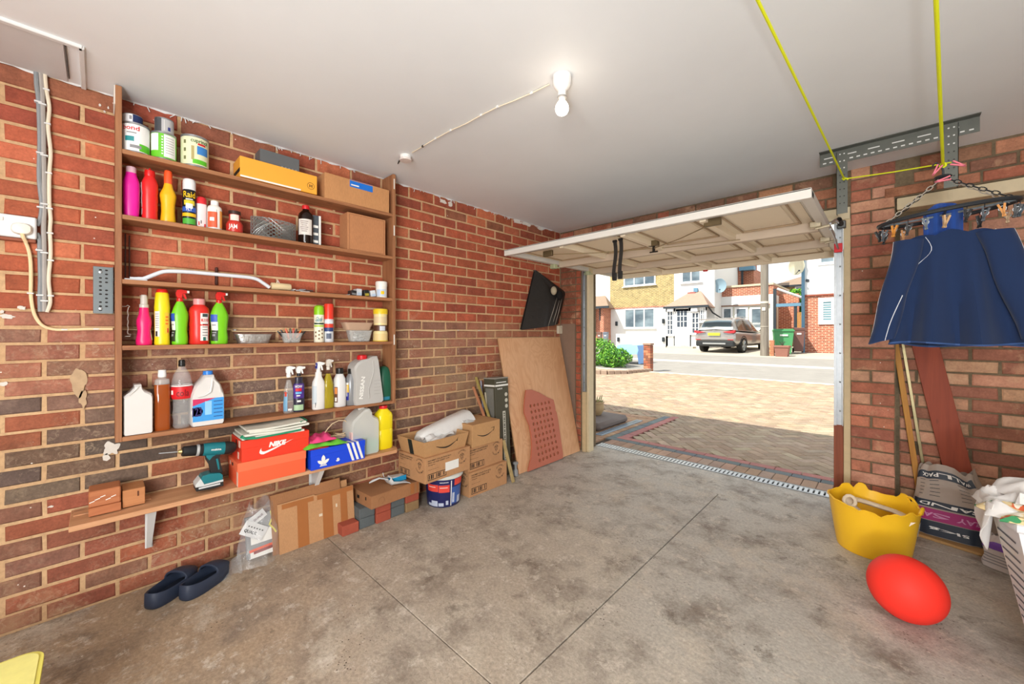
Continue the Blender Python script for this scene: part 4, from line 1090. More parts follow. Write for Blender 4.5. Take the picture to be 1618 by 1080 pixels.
# perforated plate
t = thing('perforated_plate', 'grey perforated steel plate screwed to the wall left of the shelf unit', 'plate', (.006, .03, 1.35))
A, B = onx(147, 420, .010), onx(179, 495, .010)
y0_, y1_, z1_, z0_ = A.y, B.y, onx(160, 421, .010).z, onx(160, 495, .010).z
PLT = mat('plate_grey', '71797c', .45, .5, var=.08)
build(G().box(.003, .008, y0_, y1_, z0_, z1_, .001).box(.003, .030, y1_ - .004, y1_, z0_, z1_, .001), 'plate', PLT, t)
for c in range(2):
    for r in range(11):
        if (r + c * 3) % 6 == 3: continue
        yy = y0_ + (y1_ - y0_) * (.36 if c == 0 else .66); zz = z0_ + (z1_ - z0_) * (.07 + r * .086)
        build(G(Matrix.Translation((.0081, yy, zz)) @ Matrix.Rotation(pi / 2, 4, 'Y')).lathe([(.0052, 0), (.0052, .0006), (.004, .0006), (0, .0003)], 10, rx=.7), 'punched_hole', mat('hole_dark', '2b2523', .9), t)
for zz in (z0_ + .022, z1_ - .025):
    build(G(Matrix.Translation((.0085, y0_ + (y1_ - y0_) * .36, zz)) @ Matrix.Rotation(pi / 2, 4, 'Y')).lathe([(.007, 0), (.006, .003), (0, .004)], 10), 'screw', STEEL, t)
# cables, clips, socket
GRC = mat('cable_grey', '8b8f92', .4); GRC2 = mat('cable_lightgrey', 'a49d98', .4); WHC = mat('cable_cream', 'e3d6c0', .4)
def cable(name, pts, x, r, m, label, flat=1, clips=None, group=None, cs=12):
    P = [onx(u, v, x) for u, v in pts]; Q = []
    for i in range(len(P) - 1):
        p0_, p1_, p2_, p3_ = P[max(0, i - 1)], P[i], P[i + 1], P[min(len(P) - 1, i + 2)]
        for k in range(6):
            s = k / 6
            Q.append(.5 * ((2 * p1_) + (p2_ - p0_) * s + (2 * p0_ - 5 * p1_ + 4 * p2_ - p3_) * s * s + (3 * p1_ - p0_ - 3 * p2_ + p3_) * s ** 3))
    Q.append(P[-1])
    t = thing(name, label, 'cable', (x, Q[0].y, min(q.z for q in Q)), group)
    build(G().tube(Q, r, 8), 'sheath', m, t, 1)
    for u, v in clips or []:
        c = onx(u, v, x + r)
        g = G().box(0.001, x + r + .003, c.y - r - .003, c.y + r + .003, c.z - .003, c.z + .003, .001)
        build(g, 'clip', PAINTW, t)
    return t
gr = 'cables clipped up the left wall'
cable('grey_cable', [(57, 112), (58, 135), (61, 160), (63, 220), (62, 280), (66, 320), (65, 340), (61, 352), (58, 356)], .012, .0075, GRC, 'dark grey cable dropping from the ceiling to the socket, leftmost of three', clips=[(60, 160), (63, 241), (64, 327)], group=gr)
cable('grey_cable', [(58, 368), (62, 378), (63, 400), (64, 440), (63, 470), (64, 492)], .012, .0075, GRC, 'dark grey cable running down from the right of the socket', clips=[(62, 395), (63, 466)], group=gr)
cable('light_grey_cable', [(64, 114), (67, 150), (69, 240), (70, 320), (69, 360), (70, 400), (70, 450), (70, 492)], .012, .008, GRC2, 'light grey cable down the wall, middle of the three', clips=[(67, 164), (70, 245), (70, 322), (70, 399), (70, 475)], group=gr)
cable('white_cable', [(71, 115), (73, 140), (78, 170), (76, 200), (80, 240), (78, 275), (78, 320), (80, 345), (79, 365), (80, 400), (77, 440), (79, 465), (79, 480), (74, 493)], .014, .0065, WHC, 'cream cable down the wall, rightmost of the three', clips=[(73, 141), (75, 195), (77, 273), (78, 329), (79, 368), (80, 411), (80, 467)], group=gr)
cable('flex_cable', [(34, 372), (43, 388), (48, 410), (49, 440), (49, 468), (54, 495), (66, 513), (85, 520), (110, 520.5), (140, 519.5), (178, 519.5)], .014, .006, mat('cable_cream2', 'ecd0a4', .45), 'cream flex curving from the plug and along the wall to the shelf unit', clips=[(48, 463), (102, 520.5), (152, 519.5)])
cable('flex_cable', [(193, 520), (250, 521), (330, 521), (365, 520.5), (372, 523), (440, 523), (500, 522), (617, 522.5)], .010, .0035, mat('cable_cream2', 'ecd0a4', .45), 'cream flex running along the bricks behind the fourth shelf', clips=[(371, 521), (550, 522)])
cable('flex_cable', [(625, 522.5), (652, 521), (690, 523), (725, 521.5), (757, 522.5), (800, 521), (823, 521)], .010, .0035, mat('cable_cream2', 'ecd0a4', .45), 'cream flex running along the bricks right of the shelf unit', clips=[(652, 521.5), (688, 522), (724, 521.5), (757, 522)])
t = thing('double_socket', 'white double wall socket with a plug in its right side', 'socket', (.02, -.2, 1.5))
A = onx(57.5, 345, .035); bz, tz = onx(57.5, 378, .035).z, onx(57.5, 344, .035).z
build(G().box(.001, .036, A.y - .150, A.y, bz, tz, .004), 'faceplate', mat('socket_white', 'dfe0e0', .35), t)
for k in range(2): build(G().box(.036, .040, A.y - .118 + k * .018, A.y - .102 + k * .018, tz - .028, tz - .014, .0015), 'switch', mat('switch_cream', 'e2d8d2', .35), t)
build(G().box(.001, .03, A.y - .155, A.y - .002, bz - .014, bz - .001, .002), 'backing', mat('backing_brown', '8f5038', .7), t)
c = onx(34, 361, .05)
pg = thing('plug', 'white moulded plug pushed into the double wall socket', 'plug', (.036, c.y, c.z - .02))
build(G(Matrix.Translation((.0362, c.y, c.z)) @ Matrix.Rotation(pi / 2, 4, 'Y')).lathe([(.028, 0), (.029, .006), (.024, .020), (.010, .025), (0, .025)], 24, ry=1.0, n=2.6, rx=.85), 'plug_body', plastic('e9e3d8'), pg, 1)
build(G().tube([(.052, c.y + .002, c.z - .018), (.045, c.y + .004, c.z - .034), (.03, c.y + .010, c.z - .05)], .0065, 8), 'flex_collar', mat('cable_cream2', 'ecd0a4', .45), pg)
# socket near the door and black bag
t = thing('wall_socket', 'small cream wall socket beside the black bag near the door', 'socket', (.02, 3.3, 1.2))
A, B = onx(881.5, 514, .02), onx(895.5, 527, .02)
build(G().box(.001, .028, A.y, B.y, B.z, A.z, .003), 'faceplate', mat('socket_cream', 'd9cfba', .4), t)
for k in (.3, .7):
    build(G().box(.028, .030, A.y + (B.y - A.y) * k - .006, A.y + (B.y - A.y) * k + .006, A.z - .03, A.z - .016, .001), 'switch', mat('switch_cream2', 'b8ad9a', .4), t)
# ================================================================ ON THE PLANK
z = PZ + .0002
def px_poly(pts, X):
    return [(lambda p: (p.y, p.z))(onx(u, v, X)) for u, v in pts]
def pxprism(g, pts, X, th):
    P = px_poly(pts, X); area = sum(a[0] * b[1] - b[0] * a[1] for a, b in zip(P, P[1:] + P[:1]))
    if area < 0: P = P[::-1]
    return g.prism(P, (X - th, 0, 0), (0, 1, 0), (0, 0, 1), th)
BLK = wood('c27a4e', 'a45c34', 1, scale=.7, knots=False); BLK2 = wood('c98a58', 'ad6d40', 1, scale=.7, knots=False)
t = thing('wood_block', 'reddish timber offcut with paint flecks at left end of the long plank', 'wood block', (.11, .02, z + .005), 'timber offcuts on the plank')
build(G().box(.05, .168, -.03, .068, z + .0052, z + .040, .002), 'offcut', BLK, t)
build(G().box(.055, .165, -.03, .067, z + .0405, z + .108, .004), 'offcut', BLK, t)
g = G()
for k in range(5): g.T = Matrix.Translation((.1655, -.02 + .016 * k, z + .065 + .008 * (k % 3))) @ Matrix.Rotation(.3, 4, 'X'); g.box(0, .0006, -.008, .008, -.0015, .0015)
build(g, 'paint_fleck', WHITE, t)['kind'] = 'stuff'
t = thing('wood_block', 'orange-brown timber offcut beside the flecked block on the plank', 'wood block', (.09, .11, z + .005), 'timber offcuts on the plank')
build(G().box(.03, .15, .072, .146, z + .0052, z + .080, .002), 'offcut', BLK2, t)
build(G().box(.148, .1504, .120, .126, z + .045, z + .068, .0005), 'knot', mat('knot', '5a2f18', .7), t)
# drill
TEAL = mat('tool_teal', '17717b', .38, var=.05); BLKP = mat('tool_black', '1f1f20', .5, var=.1)
DX = .16
t = thing('cordless_drill', 'teal and black cordless drill standing on its battery on the plank', 'drill', (DX, onx(333, 770, DX).y, z))
A, B = onx(250, 716, DX), onx(371, 706, DX)
ax = (B - A).normalized()
def along(g, pts, m, name, seg=20, par=None, sx=1):
    # lathe about the drill axis; pts = (px along, radius)
    q = ax.to_track_quat('Z', 'Y').to_matrix().to_4x4()
    O = A
    L = [((onx(u, 716 - (u - 250) / 121 * 10, DX) - A).dot(ax), r) for u, r in pts]
    g.T = Matrix.Translation(O) @ q; g.lathe([(r, l) for l, r in L], seg); g.T = None
    return build(g, name, m, par or t, 1)
along(G(), [(250, 0), (252, .002), (283, .003)], STEEL, 'drill_bit', 10)
along(G(), [(281, .006), (283, .009), (287, .011), (288, .012)], mat('brass', 'b9a36a', .35, .7), 'chuck_jaw')
along(G(), [(287, .016), (289, .0235), (309, .0255), (310, .024)], BLKP, 'chuck')
along(G(), [(310, .026), (311, .028), (314, .028), (315, .026)], mat('tool_silver', 'c0c2c2', .4, .4), 'torque_ring')
along(G(), [(315, .027), (316, .029), (320, .029), (321, .028)], BLKP, 'torque_collar')
along(G(), [(320, .027), (321, .030), (335, .032), (352, .0315), (360, .030)], TEAL, 'motor_housing')
along(G(), [(354, .032), (360, .0318), (368, .028), (372, .02), (373, .01)], BLKP, 'rear_housing')
g = G(); pxprism(g, [(325, 715), (326, 727), (331, 735), (333, 745), (331, 752), (349, 752), (352, 745), (349, 733), (347, 722), (350, 715)], DX + .016, .032)
build(g, 'handle', BLKP, t, fix=True)
g = G(); pxprism(g, [(325, 714), (326, 722), (331, 727), (336, 721), (345, 716), (346, 713)], DX + .018, .036); build(g, 'housing_web', TEAL, t, fix=True)
g = G(); pxprism(g, [(341, 725), (343, 733), (345, 742), (347, 741), (346, 731), (344, 724)], DX + .018, .003); build(g, 'grip_inlay', TEAL, t, fix=True)
g = G(); pxprism(g, [(324, 718), (325, 726), (329, 730), (330, 722)], DX + .008, .016); build(g, 'trigger', BLKP, t, fix=True)
g = G(); pxprism(g, [(320, 752), (317, 758), (323, 764), (352, 758), (352, 750), (348, 747), (332, 748)], DX + .034, .068); build(g, 'battery_housing', TEAL, t, fix=True)
g = G(); pxprism(g, [(317, 756), (309, 766), (309, 770), (321, 768), (353, 760), (353, 757), (323, 765)], DX + .036, .072); build(g, 'battery_trim', mat('tool_lightgrey', 'c9cccc', .4), t, fix=True)
g = G(); pxprism(g, [(309, 769), (310, 776), (330, 773), (353, 767), (353, 760), (322, 767)], DX + .035, .070); bt = build(g, 'battery', BLKP, t, fix=True)
g = G(); pxprism(g, [(314, 770.5), (314, 773), (348, 765), (348, 762.5)], DX + .0362, .001); build(g, 'battery_label', mat('label_silver', 'c9ccce', .4), bt, fix=True)
c = onx(342, 709.5, DX + .033); words('makita', (DX + .0335, c.y, c.z), ax, (0, 0, 1), .040, .010, WHITE, t, bold=.02)
# shoe boxes
def shoebox(name, label, x0, x1, ya, yb, zb, h, m, ml, lid=.04, group='shoe boxes on the plank'):
    t = thing(name, label, 'shoe box', ((x0 + x1) / 2, (ya + yb) / 2, zb), group)
    build(G().box(x0 + .002, x1 - .002, ya + .002, yb - .002, zb, zb + h - lid + .002, .001), 'box_base', m, t)
    build(G().box(x0, x1, ya, yb, zb + h - lid, zb + h, .001), 'lid', ml, t)
    return t
ORA = mat('shoebox_orange', 'f0603a', .5, var=.03); ORL = mat('shoebox_orange_lid', 'f2704a', .5, var=.03); REDB = mat('shoebox_red', 'e23a22', .5, var=.03)
t = shoebox('shoe_box', 'plain coral orange shoe box, lower of the stack on the plank', .02, .230, .483, .806, z, .121, ORA, ORL, .045)
build(G().box(.06, .08, .4815, .4828, z + .085, z + .105).box(.2, .2285, .4840, .4848, z + .002, z + .076), 'end_label', mat('label_peach', 'e9c9b4', .5), t)
build(G().box(.115, .135, .4815, .4829, z + .09, z + .105), 'thumb_hole', BLACK, t)
zz = z + .1212
t = shoebox('shoe_box', 'red shoe box with white swoosh lettering on top of the coral one', .012, .222, .500, .825, zz, .108, REDB, REDB, .042)
yc = .655
words('NIKE', (.2232, yc + .01, zz + .066), (0, 1, 0), (0, 0, 1), .078, .027, WHITE, t, bold=.06, slant=.25)
sw = [(-.068, .030), (-.072, .012), (-.066, .0), (-.050, -.002), (-.02, .010), (.085, .052), (.01, .026), (-.04, .014), (-.052, .014), (-.058, .020)]
g = G(); 
tp = [(-.062, .034), (-.070, .022), (-.072, .010), (-.066, .002), (-.054, -.001), (-.038, .004), (.0, .018), (.085, .054)]
bt = [(-.062, .034), (-.064, .026), (-.062, .018), (-.056, .014), (-.047, .013), (-.035, .016), (.0, .026), (.085, .054)]
g.add([(.2230, yc + a * 1.05, zz + .022 + b) for a, b in tp] + [(.2230, yc + a * 1.05, zz + .022 + b) for a, b in bt], [(k, k + 1, k + 9, k + 8) for k in range(7)])
build(g, 'swoosh_mark', WHITE, t)
build(G().box(.17, .20, .4985, .4998, zz + .07, zz + .105).box(.14, .165, .5005, .5018, zz + .004, zz + .04), 'end_label', mat('label_peach', 'e9c9b4', .5), t)
build(G().box(.115, .132, .4985, .4999, zz + .075, zz + .1), 'thumb_hole', BLACK, t)
# folded sheets with a green hem
zz += .1085
SHT = mat('white_sheet', 'd9d8cb', .8, bump=.1, bs=60); GRN = mat('green_hem', '1f8a63', .55)
t = thing('folded_sheet', 'folded white plastic cloth with green hem on the red shoe box', 'folded cloth', (.11, .66, zz))
for k in range(4):
    w0 = .02 + .012 * k + (.03 if k == 2 else 0); w1 = [.80, .785, .825, .81][k]
    g = G(); g.grid(lambda u, v: (.02 + .2 * u, .492 + w0 * .6 + (w1 - .492 - w0 * .6) * v, zz + .013 * k + .012 + .005 * sin(v * 5 + k) * (1 - u * .4) + .006 * (1 - u) * (k > 1)), 10, 18, .010)
    build(g, 'cloth_fold', SHT, t, 1)
build(G().tube([(.221, .505, zz + .024), (.226, .515, zz + .010), (.227, .56, zz + .004), (.226, .68, zz + .006), (.224, .78, zz + .010)], .005, 8), 'hem', GRN, t, 1)
build(G().tube([(.221, .505, zz + .028), (.214, .498, zz + .018), (.221, .51, zz + .012), (.224, .56, zz + .010)], .004, 8), 'hem', GRN, t, 1)
build(G().tube([(.218, .78, zz + .052), (.19, .822, zz + .05), (.12, .825, zz + .052), (.05, .82, zz + .055)], .005, 8), 'hem', GRN, t, 1)
# blue box
BLU = mat('shoebox_blue', '1746d6', .45, var=.03)
t = shoebox('shoe_box', 'bright blue shoe box with three white stripes and leaf emblem', .03, .244, .826, 1.146, z, .115, BLU, BLU, .036)
for k in range(3):
    o = 1.028 + k * .029
    build(G().add([(.2452, o, z + .1145), (.2452, o + .015, z + .1145), (.2452, o + .049, z + .006), (.2452, o + .034, z + .006)], [(0, 1, 2, 3)][0:1] and [(0, 3, 2, 1)]).add([(.2445, o, z + .1155), (.2445, o + .015, z + .1155), (.19, o + .004, z + .1155), (.19, o - .011, z + .1155)], [(0, 1, 2, 3)]), 'stripe', WHITE, t)
g = G()
def leaf(cy_, cz_, ang, L, w):
    P = []
    for k in range(9): a = k / 8; P.append((w * sin(pi * a) ** .8, a * L))
    for k in range(7, 0, -1): a = k / 8; P.append((-w * sin(pi * a) ** .8, a * L))
    ca, sa = cos(ang), sin(ang)
    g.add([(.2452, cy_ + p * ca + q * sa, cz_ - p * sa + q * ca) for p, q in P], [tuple(range(len(P)))])
yc = .894; leaf(yc, z + .030, 0, .048, .011); leaf(yc, z + .026, -.95, .040, .009); leaf(yc, z + .026, .95, .040, .009)
for k in range(3):
    g.box(.2448, .2454, yc - .020 + k * .003, yc + .020 - k * .003, z + .014 + k * .005, z + .017 + k * .005)
build(g, 'leaf_emblem', WHITE, t)
g = G(); put_text(g, 'e', (.2452, .978, z + .036), (0, 1, 0), (0, 0, 1), .016, .012, .03); g.add([(.2452, .965, z + .03), (.2452, .99, z + .03), (.2452, .982, z + .022), (.2452, .97, z + .022)], [(0, 3, 2, 1)])
build(g, 'small_mark', WHITE, t)
def cloth(name, label, x0, x1, ya, yb, zb, h, m, seed=0, cat='cloth', drape=0, nx=16, ny=20, group=None):
    R = random.Random(seed); ph = [R.uniform(0, 6) for _ in range(6)]
    def f(u, v):
        du, dv = 2 * u - 1, 2 * v - 1
        rr = 1 + .10 * sin(3 * atan2(dv, du) + ph[0]) + .06 * sin(5 * atan2(dv, du) + ph[1])
        x = (x0 + x1) / 2 + (x1 - x0) / 2 * du * rr; y = (ya + yb) / 2 + (yb - ya) / 2 * dv * rr
        e = max(0, 1 - max(abs(du), abs(dv)) ** 3)
        zc = zb + .003 + h * (e ** .6) * (.62 + .22 * sin(9 * dv + ph[2] + 2 * du) + .16 * sin(7 * du + 5 * dv + ph[3])) 
        if drape and u > .8: zc -= drape * (u - .8) / .2; x -= (x1 - x0) * .10 * (u - .8) / .2
        return (x, y, zc)
    g = G(); g.grid(f, nx, ny, .004)
    return solo(g, name, m, label, cat, group, 1)
zt = z + .115
cloth('cleaning_cloth', 'dark red cloth under the green one on the blue box', .10, .235, .815, .93, zt, .012, mat('cloth_red', 'b5392f', .95, bump=.3, bs=400), 1)
cloth('cleaning_cloth', 'lime green cloth on the blue box under the pink one', .06, .250, .80, 1.02, zt + .010, .024, mat('cloth_green', '6ec83a', .95, bump=.3, bs=400), 2, drape=.0)
cloth('cleaning_cloth', 'bright pink cloth heaped on top of the green one', .05, .215, .815, .985, zt + .030, .034, mat('cloth_pink', 'ef4a86', .95, bump=.3, bs=400), 3)
t = thing('cord_coil', 'loop of cream cord standing behind the cloths on the blue box', 'cord', (.09, 1.03, zt))
P = [onx(u, v, .09) for u, v in [(511, 687), (517, 678), (525, 669), (535, 664), (545, 664), (551, 670), (552, 678), (547, 683), (538, 685), (530, 684), (540, 688), (551, 690), (556, 689)]]
for p in P: p.z = max(p.z, zt + .006)
build(G().tube(P, .0035, 7), 'cord', mat('cord_cream', 'd9bf9a', .6), t, 1)
build(G().tube([(.10 + .012 * sin(k), 1.02 + .05 * cos(k * .8) + .01, zt + .006 + .0015 * k) for k in range(16)], .004, 6), 'cord_heap', mat('cord_cream', 'd9bf9a', .6), t, 1)
# jug and yellow bottle
t, yc, w, h = jug('water_jug', 'cloudy plastic jug part filled with blue-green liquid at right end of plank', 556, 600, 647, z, .115, [(.05, 0), (.95, 0), (1, .04), (1, .70), (.97, .76), (.74, .86), (.72, .96), (.66, 1), (.5, .99), (.3, .9), (.08, .78), (0, .68), (0, .04)], .15, mat('cloudy_hdpe', 'eceee8', .25, alpha=.50, var=.02), None)
build(G().box(.045, .185, yc - w * .49, yc + w * .49, z + .003, z + h * .30, .01), 'liquid', mat('liquid_teal', '35a585', .15, var=.02), t)
build(G().tube([(.115, yc - w * .1, z + h * .99), (.125, yc + w * .05, z + h * 1.0), (.12, yc + w * .2, z + h * .93)], .008, 8), 'handle', mat('white_hdpe', 'e0dcd8', .35), t, 1)
build(G().box(.15, .188, yc - w * .5 - .001, yc - w * .44, z + h * .35, z + h * .55, .002), 'label', mat('label_rose', 'dcb7b0', .5), t)
b = Bottle('bleach_bottle', 'tall yellow bottle with red cap at right end of the plank', 'bottle', 593, 618, 640, z, .115, [(.92, 0), (1, .02), (1, .44), (.95, .46), (1, .48), (1, .76), (.9, .82), (.45, .92), (.42, .94)], plastic('f0da1c', .25), [(.46, .93), (.48, .95), (.46, 1), (0, 1)], plastic('d3262a'), n=3, dep=.8)
b.lab(.08, .24, .5, 'e6e3df', -.9); b.dots([(-.85, .16, .12, .03)], RED)
b.dots([(-.8, .21, .15, .012)], mat('ink_navy', '1f3f86', .5))
# ================================================================ FLOOR ALONG THE LEFT WALL
CRD = card('b98a5e'); CRD2 = card('b98a60'); CRDd = card('a0704a')
def opoly(name, pts, m, parent, th): pass
# clogs
NAVY = mat('clog_navy', '2a3346', .55, var=.1); NAVYI = mat('clog_inner', '141a2a', .8)
def clog(label, heel, toe):
    d = Vector((toe[0] - heel[0], toe[1] - heel[1], 0)); L = d.length; a = atan2(d.y, d.x)
    t = thing('clog', label, 'shoe', (heel[0], heel[1], 0), 'pair of clogs by the wall')
    T = Matrix.Translation((heel[0], heel[1], .001)) @ Matrix.Rotation(a, 4, 'Z')
    def fp(a, k=1.0, q=0.0):     # foot outline: heel at 0, toe at L
        e = .68; ca, sa = cos(a), sin(a)
        return (L / 2 + (L / 2 * k - q) * math.copysign(abs(ca) ** e, ca), (L * .225 * (1 + .12 * ca) * k - q) * math.copysign(abs(sa) ** e, sa))
    def topz(a):
        c = cos(a); return .058 + .012 * max(0, -c) ** 2 + .004 * max(0, c)
    N = 48
    g = G(T); v = []; f = []
    lv = [(.93, 0, 0), (.985, 0, .008), (1, 0, .020), (.985, 0, 1), (.975, .003, 2), (.96, .007, 1), (.94, .009, .020)]
    for k, q, z in lv:
        for i in range(N):
            a = 2 * pi * i / N; x, y = fp(a, k, q); v.append((x, y, z if z < .5 else topz(a) + (.003 if z == 2 else -.001)))
    for r in range(len(lv) - 1):
        for i in range(N): f.append((r * N + i, r * N + (i + 1) % N, (r + 1) * N + (i + 1) % N, (r + 1) * N + i))
    g.add(v, f); build(g, 'upper', NAVY, t, 50, fix=True)
    g = G(T); g.add([(*fp(2 * pi * i / N, .95, .006), .020) for i in range(N)] + [(*fp(2 * pi * i / N, .93), .001) for i in range(N)], [tuple(range(N)), tuple(range(N, 2 * N))[::-1]]); build(g, 'footbed', NAVYI, t)
    def toe(u, q):
        x = .60 + .395 * u; aa = math.acos(max(-1, min(1, (2 * x - 1)))); w = abs(fp(aa, .985)[1]); th = pi * q
        return (x * L, w * cos(th), .055 + (.036 - .030 * u ** 2.2) * sin(th) ** .8)
    g = G(T); g.grid(toe, 14, 18, .004); build(g, 'toe_cap', NAVY, t, 1, fix=True)
    g = G(T); g.tube([toe(0, q / 16) for q in range(17)], .005, 6); build(g, 'rim', NAVY, t, 1)
    for k in range(5):
        p = toe(.35 + .16 * (k % 3), .62 + .07 * (k // 3)); build(G(T).ell(p, (.006, .005, .004), 10, 6), 'vent_hole', BLACK, t)
    g = G(T @ Matrix.Translation((.60 * L, -L * .22, .062))); g.ell((0, 0, 0), (.009, .004, .009), 10, 6); build(g, 'strap_rivet', NAVY, t, 1)
clog('navy clog nearer the camera, left one of the pair by the wall', (.232, .150), (.075, .325))
clog('navy clog, right one of the pair by the wall', (.268, .262), (.135, .448))
# clear bag of things
P0, P1 = onz(374, 898, 0), onz(441, 876, 0)
t = thing('plastic_bag', 'clear plastic bag of packaging leaning on the brick wall beside flat cardboard', 'bag', (.15, (P0.y + P1.y) / 2, 0))
BAGM = mat('clear_film', 'dfe3e6', .08, alpha=.17, var=0, spec=1, bump=.8, bs=22)
ya, yb = P0.y, P1.y; ymid = (ya + yb) / 2
def bagf(u, v):
    a = 2 * pi * u; s = 1 - .42 * v ** 1.3; w = (yb - ya) / 2
    k = 1 + .09 * sin(5 * a + 7 * v) + .05 * sin(11 * a - 5 * v)
    return (.125 - .05 * v + .095 * s * k * cos(a) * (1 if cos(a) > 0 else .9), ymid + .03 * v + w * 1.02 * s * k * sin(a), .004 + .285 * v + .018 * v * sin(3 * a))
build(G().grid(bagf, 40, 14), 'bag_film', BAGM, t, 1)
g = G(); g.grid(lambda u, v: (.20 - .03 * v + .02 * sin(u * 7), ya - .09 + .10 * u, .002 + (.09 * v) * u), 6, 4); build(g, 'loose_film', BAGM, t, 1)
TL = Matrix.Translation((.135, ymid, 0)) @ Matrix.Rotation(-.22, 4, 'Y')
pk = thing('instruction_pack', 'white and red packet with black lettering inside the clear bag', 'packet', (.135, ymid, .005))
g = G(TL); g.box(-.012, .012, -.05, .115, .02, .235, .003); build(g, 'packet', mat('packet_grey', '8b8c8e', .5), pk)
g = G(TL); g.box(.0125, .0145, -.035, .10, .022, .052).box(.0125, .0145, -.03, .10, .09, .155); build(g, 'white_panel', WHITE, pk)
g = G(TL @ Matrix.Translation((.014, .03, .068)) @ Matrix.Rotation(.05, 4, 'X')); g.box(0, .001, -.07, .07, -.012, .002); build(g, 'orange_band', mat('ink_orange2', 'ea5a2c', .5), pk)
g = G(TL @ Matrix.Translation((.014, .04, .053)) @ Matrix.Rotation(.05, 4, 'X')); g.box(0, .001, -.06, .06, -.01, .006); build(g, 'dark_band', mat('ink_maroon', '8a2a26', .5), pk)
T2 = TL @ Matrix.Translation((.022, -.018, .165)) @ Matrix.Rotation(-.6, 4, 'X')
g = G(T2); g.grid(lambda u, v: (.004 * sin(pi * u), -.055 + .12 * u, -.035 + .07 * v), 8, 3, .001); build(g, 'paper_sleeve', mat('paper_grey', 'd6d6d6', .6), pk, 1)
def textT(par, T, txt, w, h, m, name='lettering', bold=.02):
    v, f = glyphs(txt, bold); g = G(T); g.add([(0, a * w, b * h) for a, b in v], f); return build(g, name, m, par)
textT(pk, T2 @ Matrix.Translation((.0065, -.01, -.012)), 'QUALIS', .065, .018, BLACK)
textT(pk, T2 @ Matrix.Translation((.0065, .005, .012)), '- - - - - -', .08, .006, BLACK)
T3 = TL @ Matrix.Translation((.02, .012, .225)) @ Matrix.Rotation(.5, 4, 'X')
g = G(T3); g.grid(lambda u, v: (.004 * sin(pi * u), -.045 + .08 * u, -.02 + .045 * v), 8, 3, .001); build(g, 'paper_sleeve', mat('paper_grey', 'd6d6d6', .6), pk, 1)
textT(pk, T3 @ Matrix.Translation((.0065, -.005, .0)), 'QUALIS', .05, .013, mat('ink_plum', '6b4a5a', .5))
g = G(TL); g.tube([(.02, .07, .24), (.02, .075, .2), (.02, .06, .17), (.02, .08, .14), (.02, .09, .12)], .005, 6); build(g, 'yellow_tag', plastic('d9cf5a'), pk)
# flattened cardboard leaning on the wall
A, B = onz(442, 876, 0), onz(561, 833, 0)
t = thing('flat_cardboard', 'flattened cardboard box with brown tape strips leaning against the wall', 'cardboard', (.13, (A.y + B.y) / 2, 0))
tilt = .16; XB = .165
TT = Matrix.Translation((XB, 0, 0)) @ Matrix.Rotation(-tilt, 4, 'Y')
g = G(TT); g.prism([(A.y, 0), (B.y, 0), (B.y + .004, .262), (A.y + .20, .262), (A.y + .195, .270), (A.y - .002, .268)], (-.012, 0, 0), (0, 1, 0), (0, 0, 1), .010); build(g, 'panel', CRD2, t, fix=True)
g = G(TT); g.box(-.032, -.016, A.y - .03, B.y - .07, 0, .325, .001); build(g, 'back_panel', CRDd, t)
g = G(TT); g.box(-.050, -.034, A.y + .01, B.y - .02, 0, .30, .001); build(g, 'back_panel', CRD, t)
TP = mat('brown_tape', 'a5683a', .3, var=.05)
W_ = B.y - A.y
for a, b in ((.22, .36), (.55, .69), (.80, .90)):
    pts = [(A.y + W_ * a, .001), (A.y + W_ * b, .001), (A.y + W_ * b + .004, .261), (A.y + W_ * a + .006, .261)]
    g = G(TT); g.prism(pts, (-.0014, 0, 0), (0, 1, 0), (0, 0, 1), .0010); build(g, 'tape_strip', TP, t, fix=True)
g = G(TT); g.box(-.0016, -.0002, A.y + .02, A.y + .19, .236, .262).box(-.0016, -.0002, A.y + .21, B.y, .232, .260); build(g, 'tape_strip', TP, t)
g = G(TT); g.box(-.0012, .0006, A.y + .215, A.y + .235, .135, .15, .001); build(g, 'torn_patch', mat('torn_white', 'd9c7ae', .8), t)
g = G(TT); g.box(-.0012, .0006, A.y + .315, A.y + .325, .16, .18, .001); build(g, 'torn_patch', mat('torn_white', 'd9c7ae', .8), t)
# paving blocks under the tray
BRK = {'r': mat('block_red', 'a4503c', .9, bump=.4, bs=150, var=.15), 'g': mat('block_grey', '5c6264', .9, bump=.4, bs=150, var=.15), 'b': mat('block_brown', '8f7350', .9, bump=.4, bs=150, var=.15)}
names = {'r': 'red', 'g': 'charcoal', 'b': 'brown'}
def pblock(x0, x1, ya, yb, zb, c, label):
    return solo(G().box(x0, x1, ya, yb, zb, zb + .062, .004), 'paver', BRK[c], label, 'paving block', 'spare paving blocks under the cardboard tray')
ys = [1.112, 1.232, 1.342, 1.448, 1.552]
pblock(.03, .225, 1.012, 1.116, .0005, 'r', 'red paving block on the floor touching the flattened cardboard')
seq = ['g', 'r', 'g', 'b']
wd = ['under the left end of the tray', 'second from the left of the stack', 'third from the left of the stack', 'right end of the stack by the bucket']
for L in range(2):
    for k in range(4):
        c = seq[k] if not (L == 1 and k == 3) else 'r'
        ya = 1.124 + k * .108
        pblock(.012, .212 + (.01 if k % 2 else 0), ya, ya + .103, .0005 + L * .0635, c, names[c] + ' paver, ' + ('lower' if L == 0 else 'upper') + ' course, ' + wd[k])
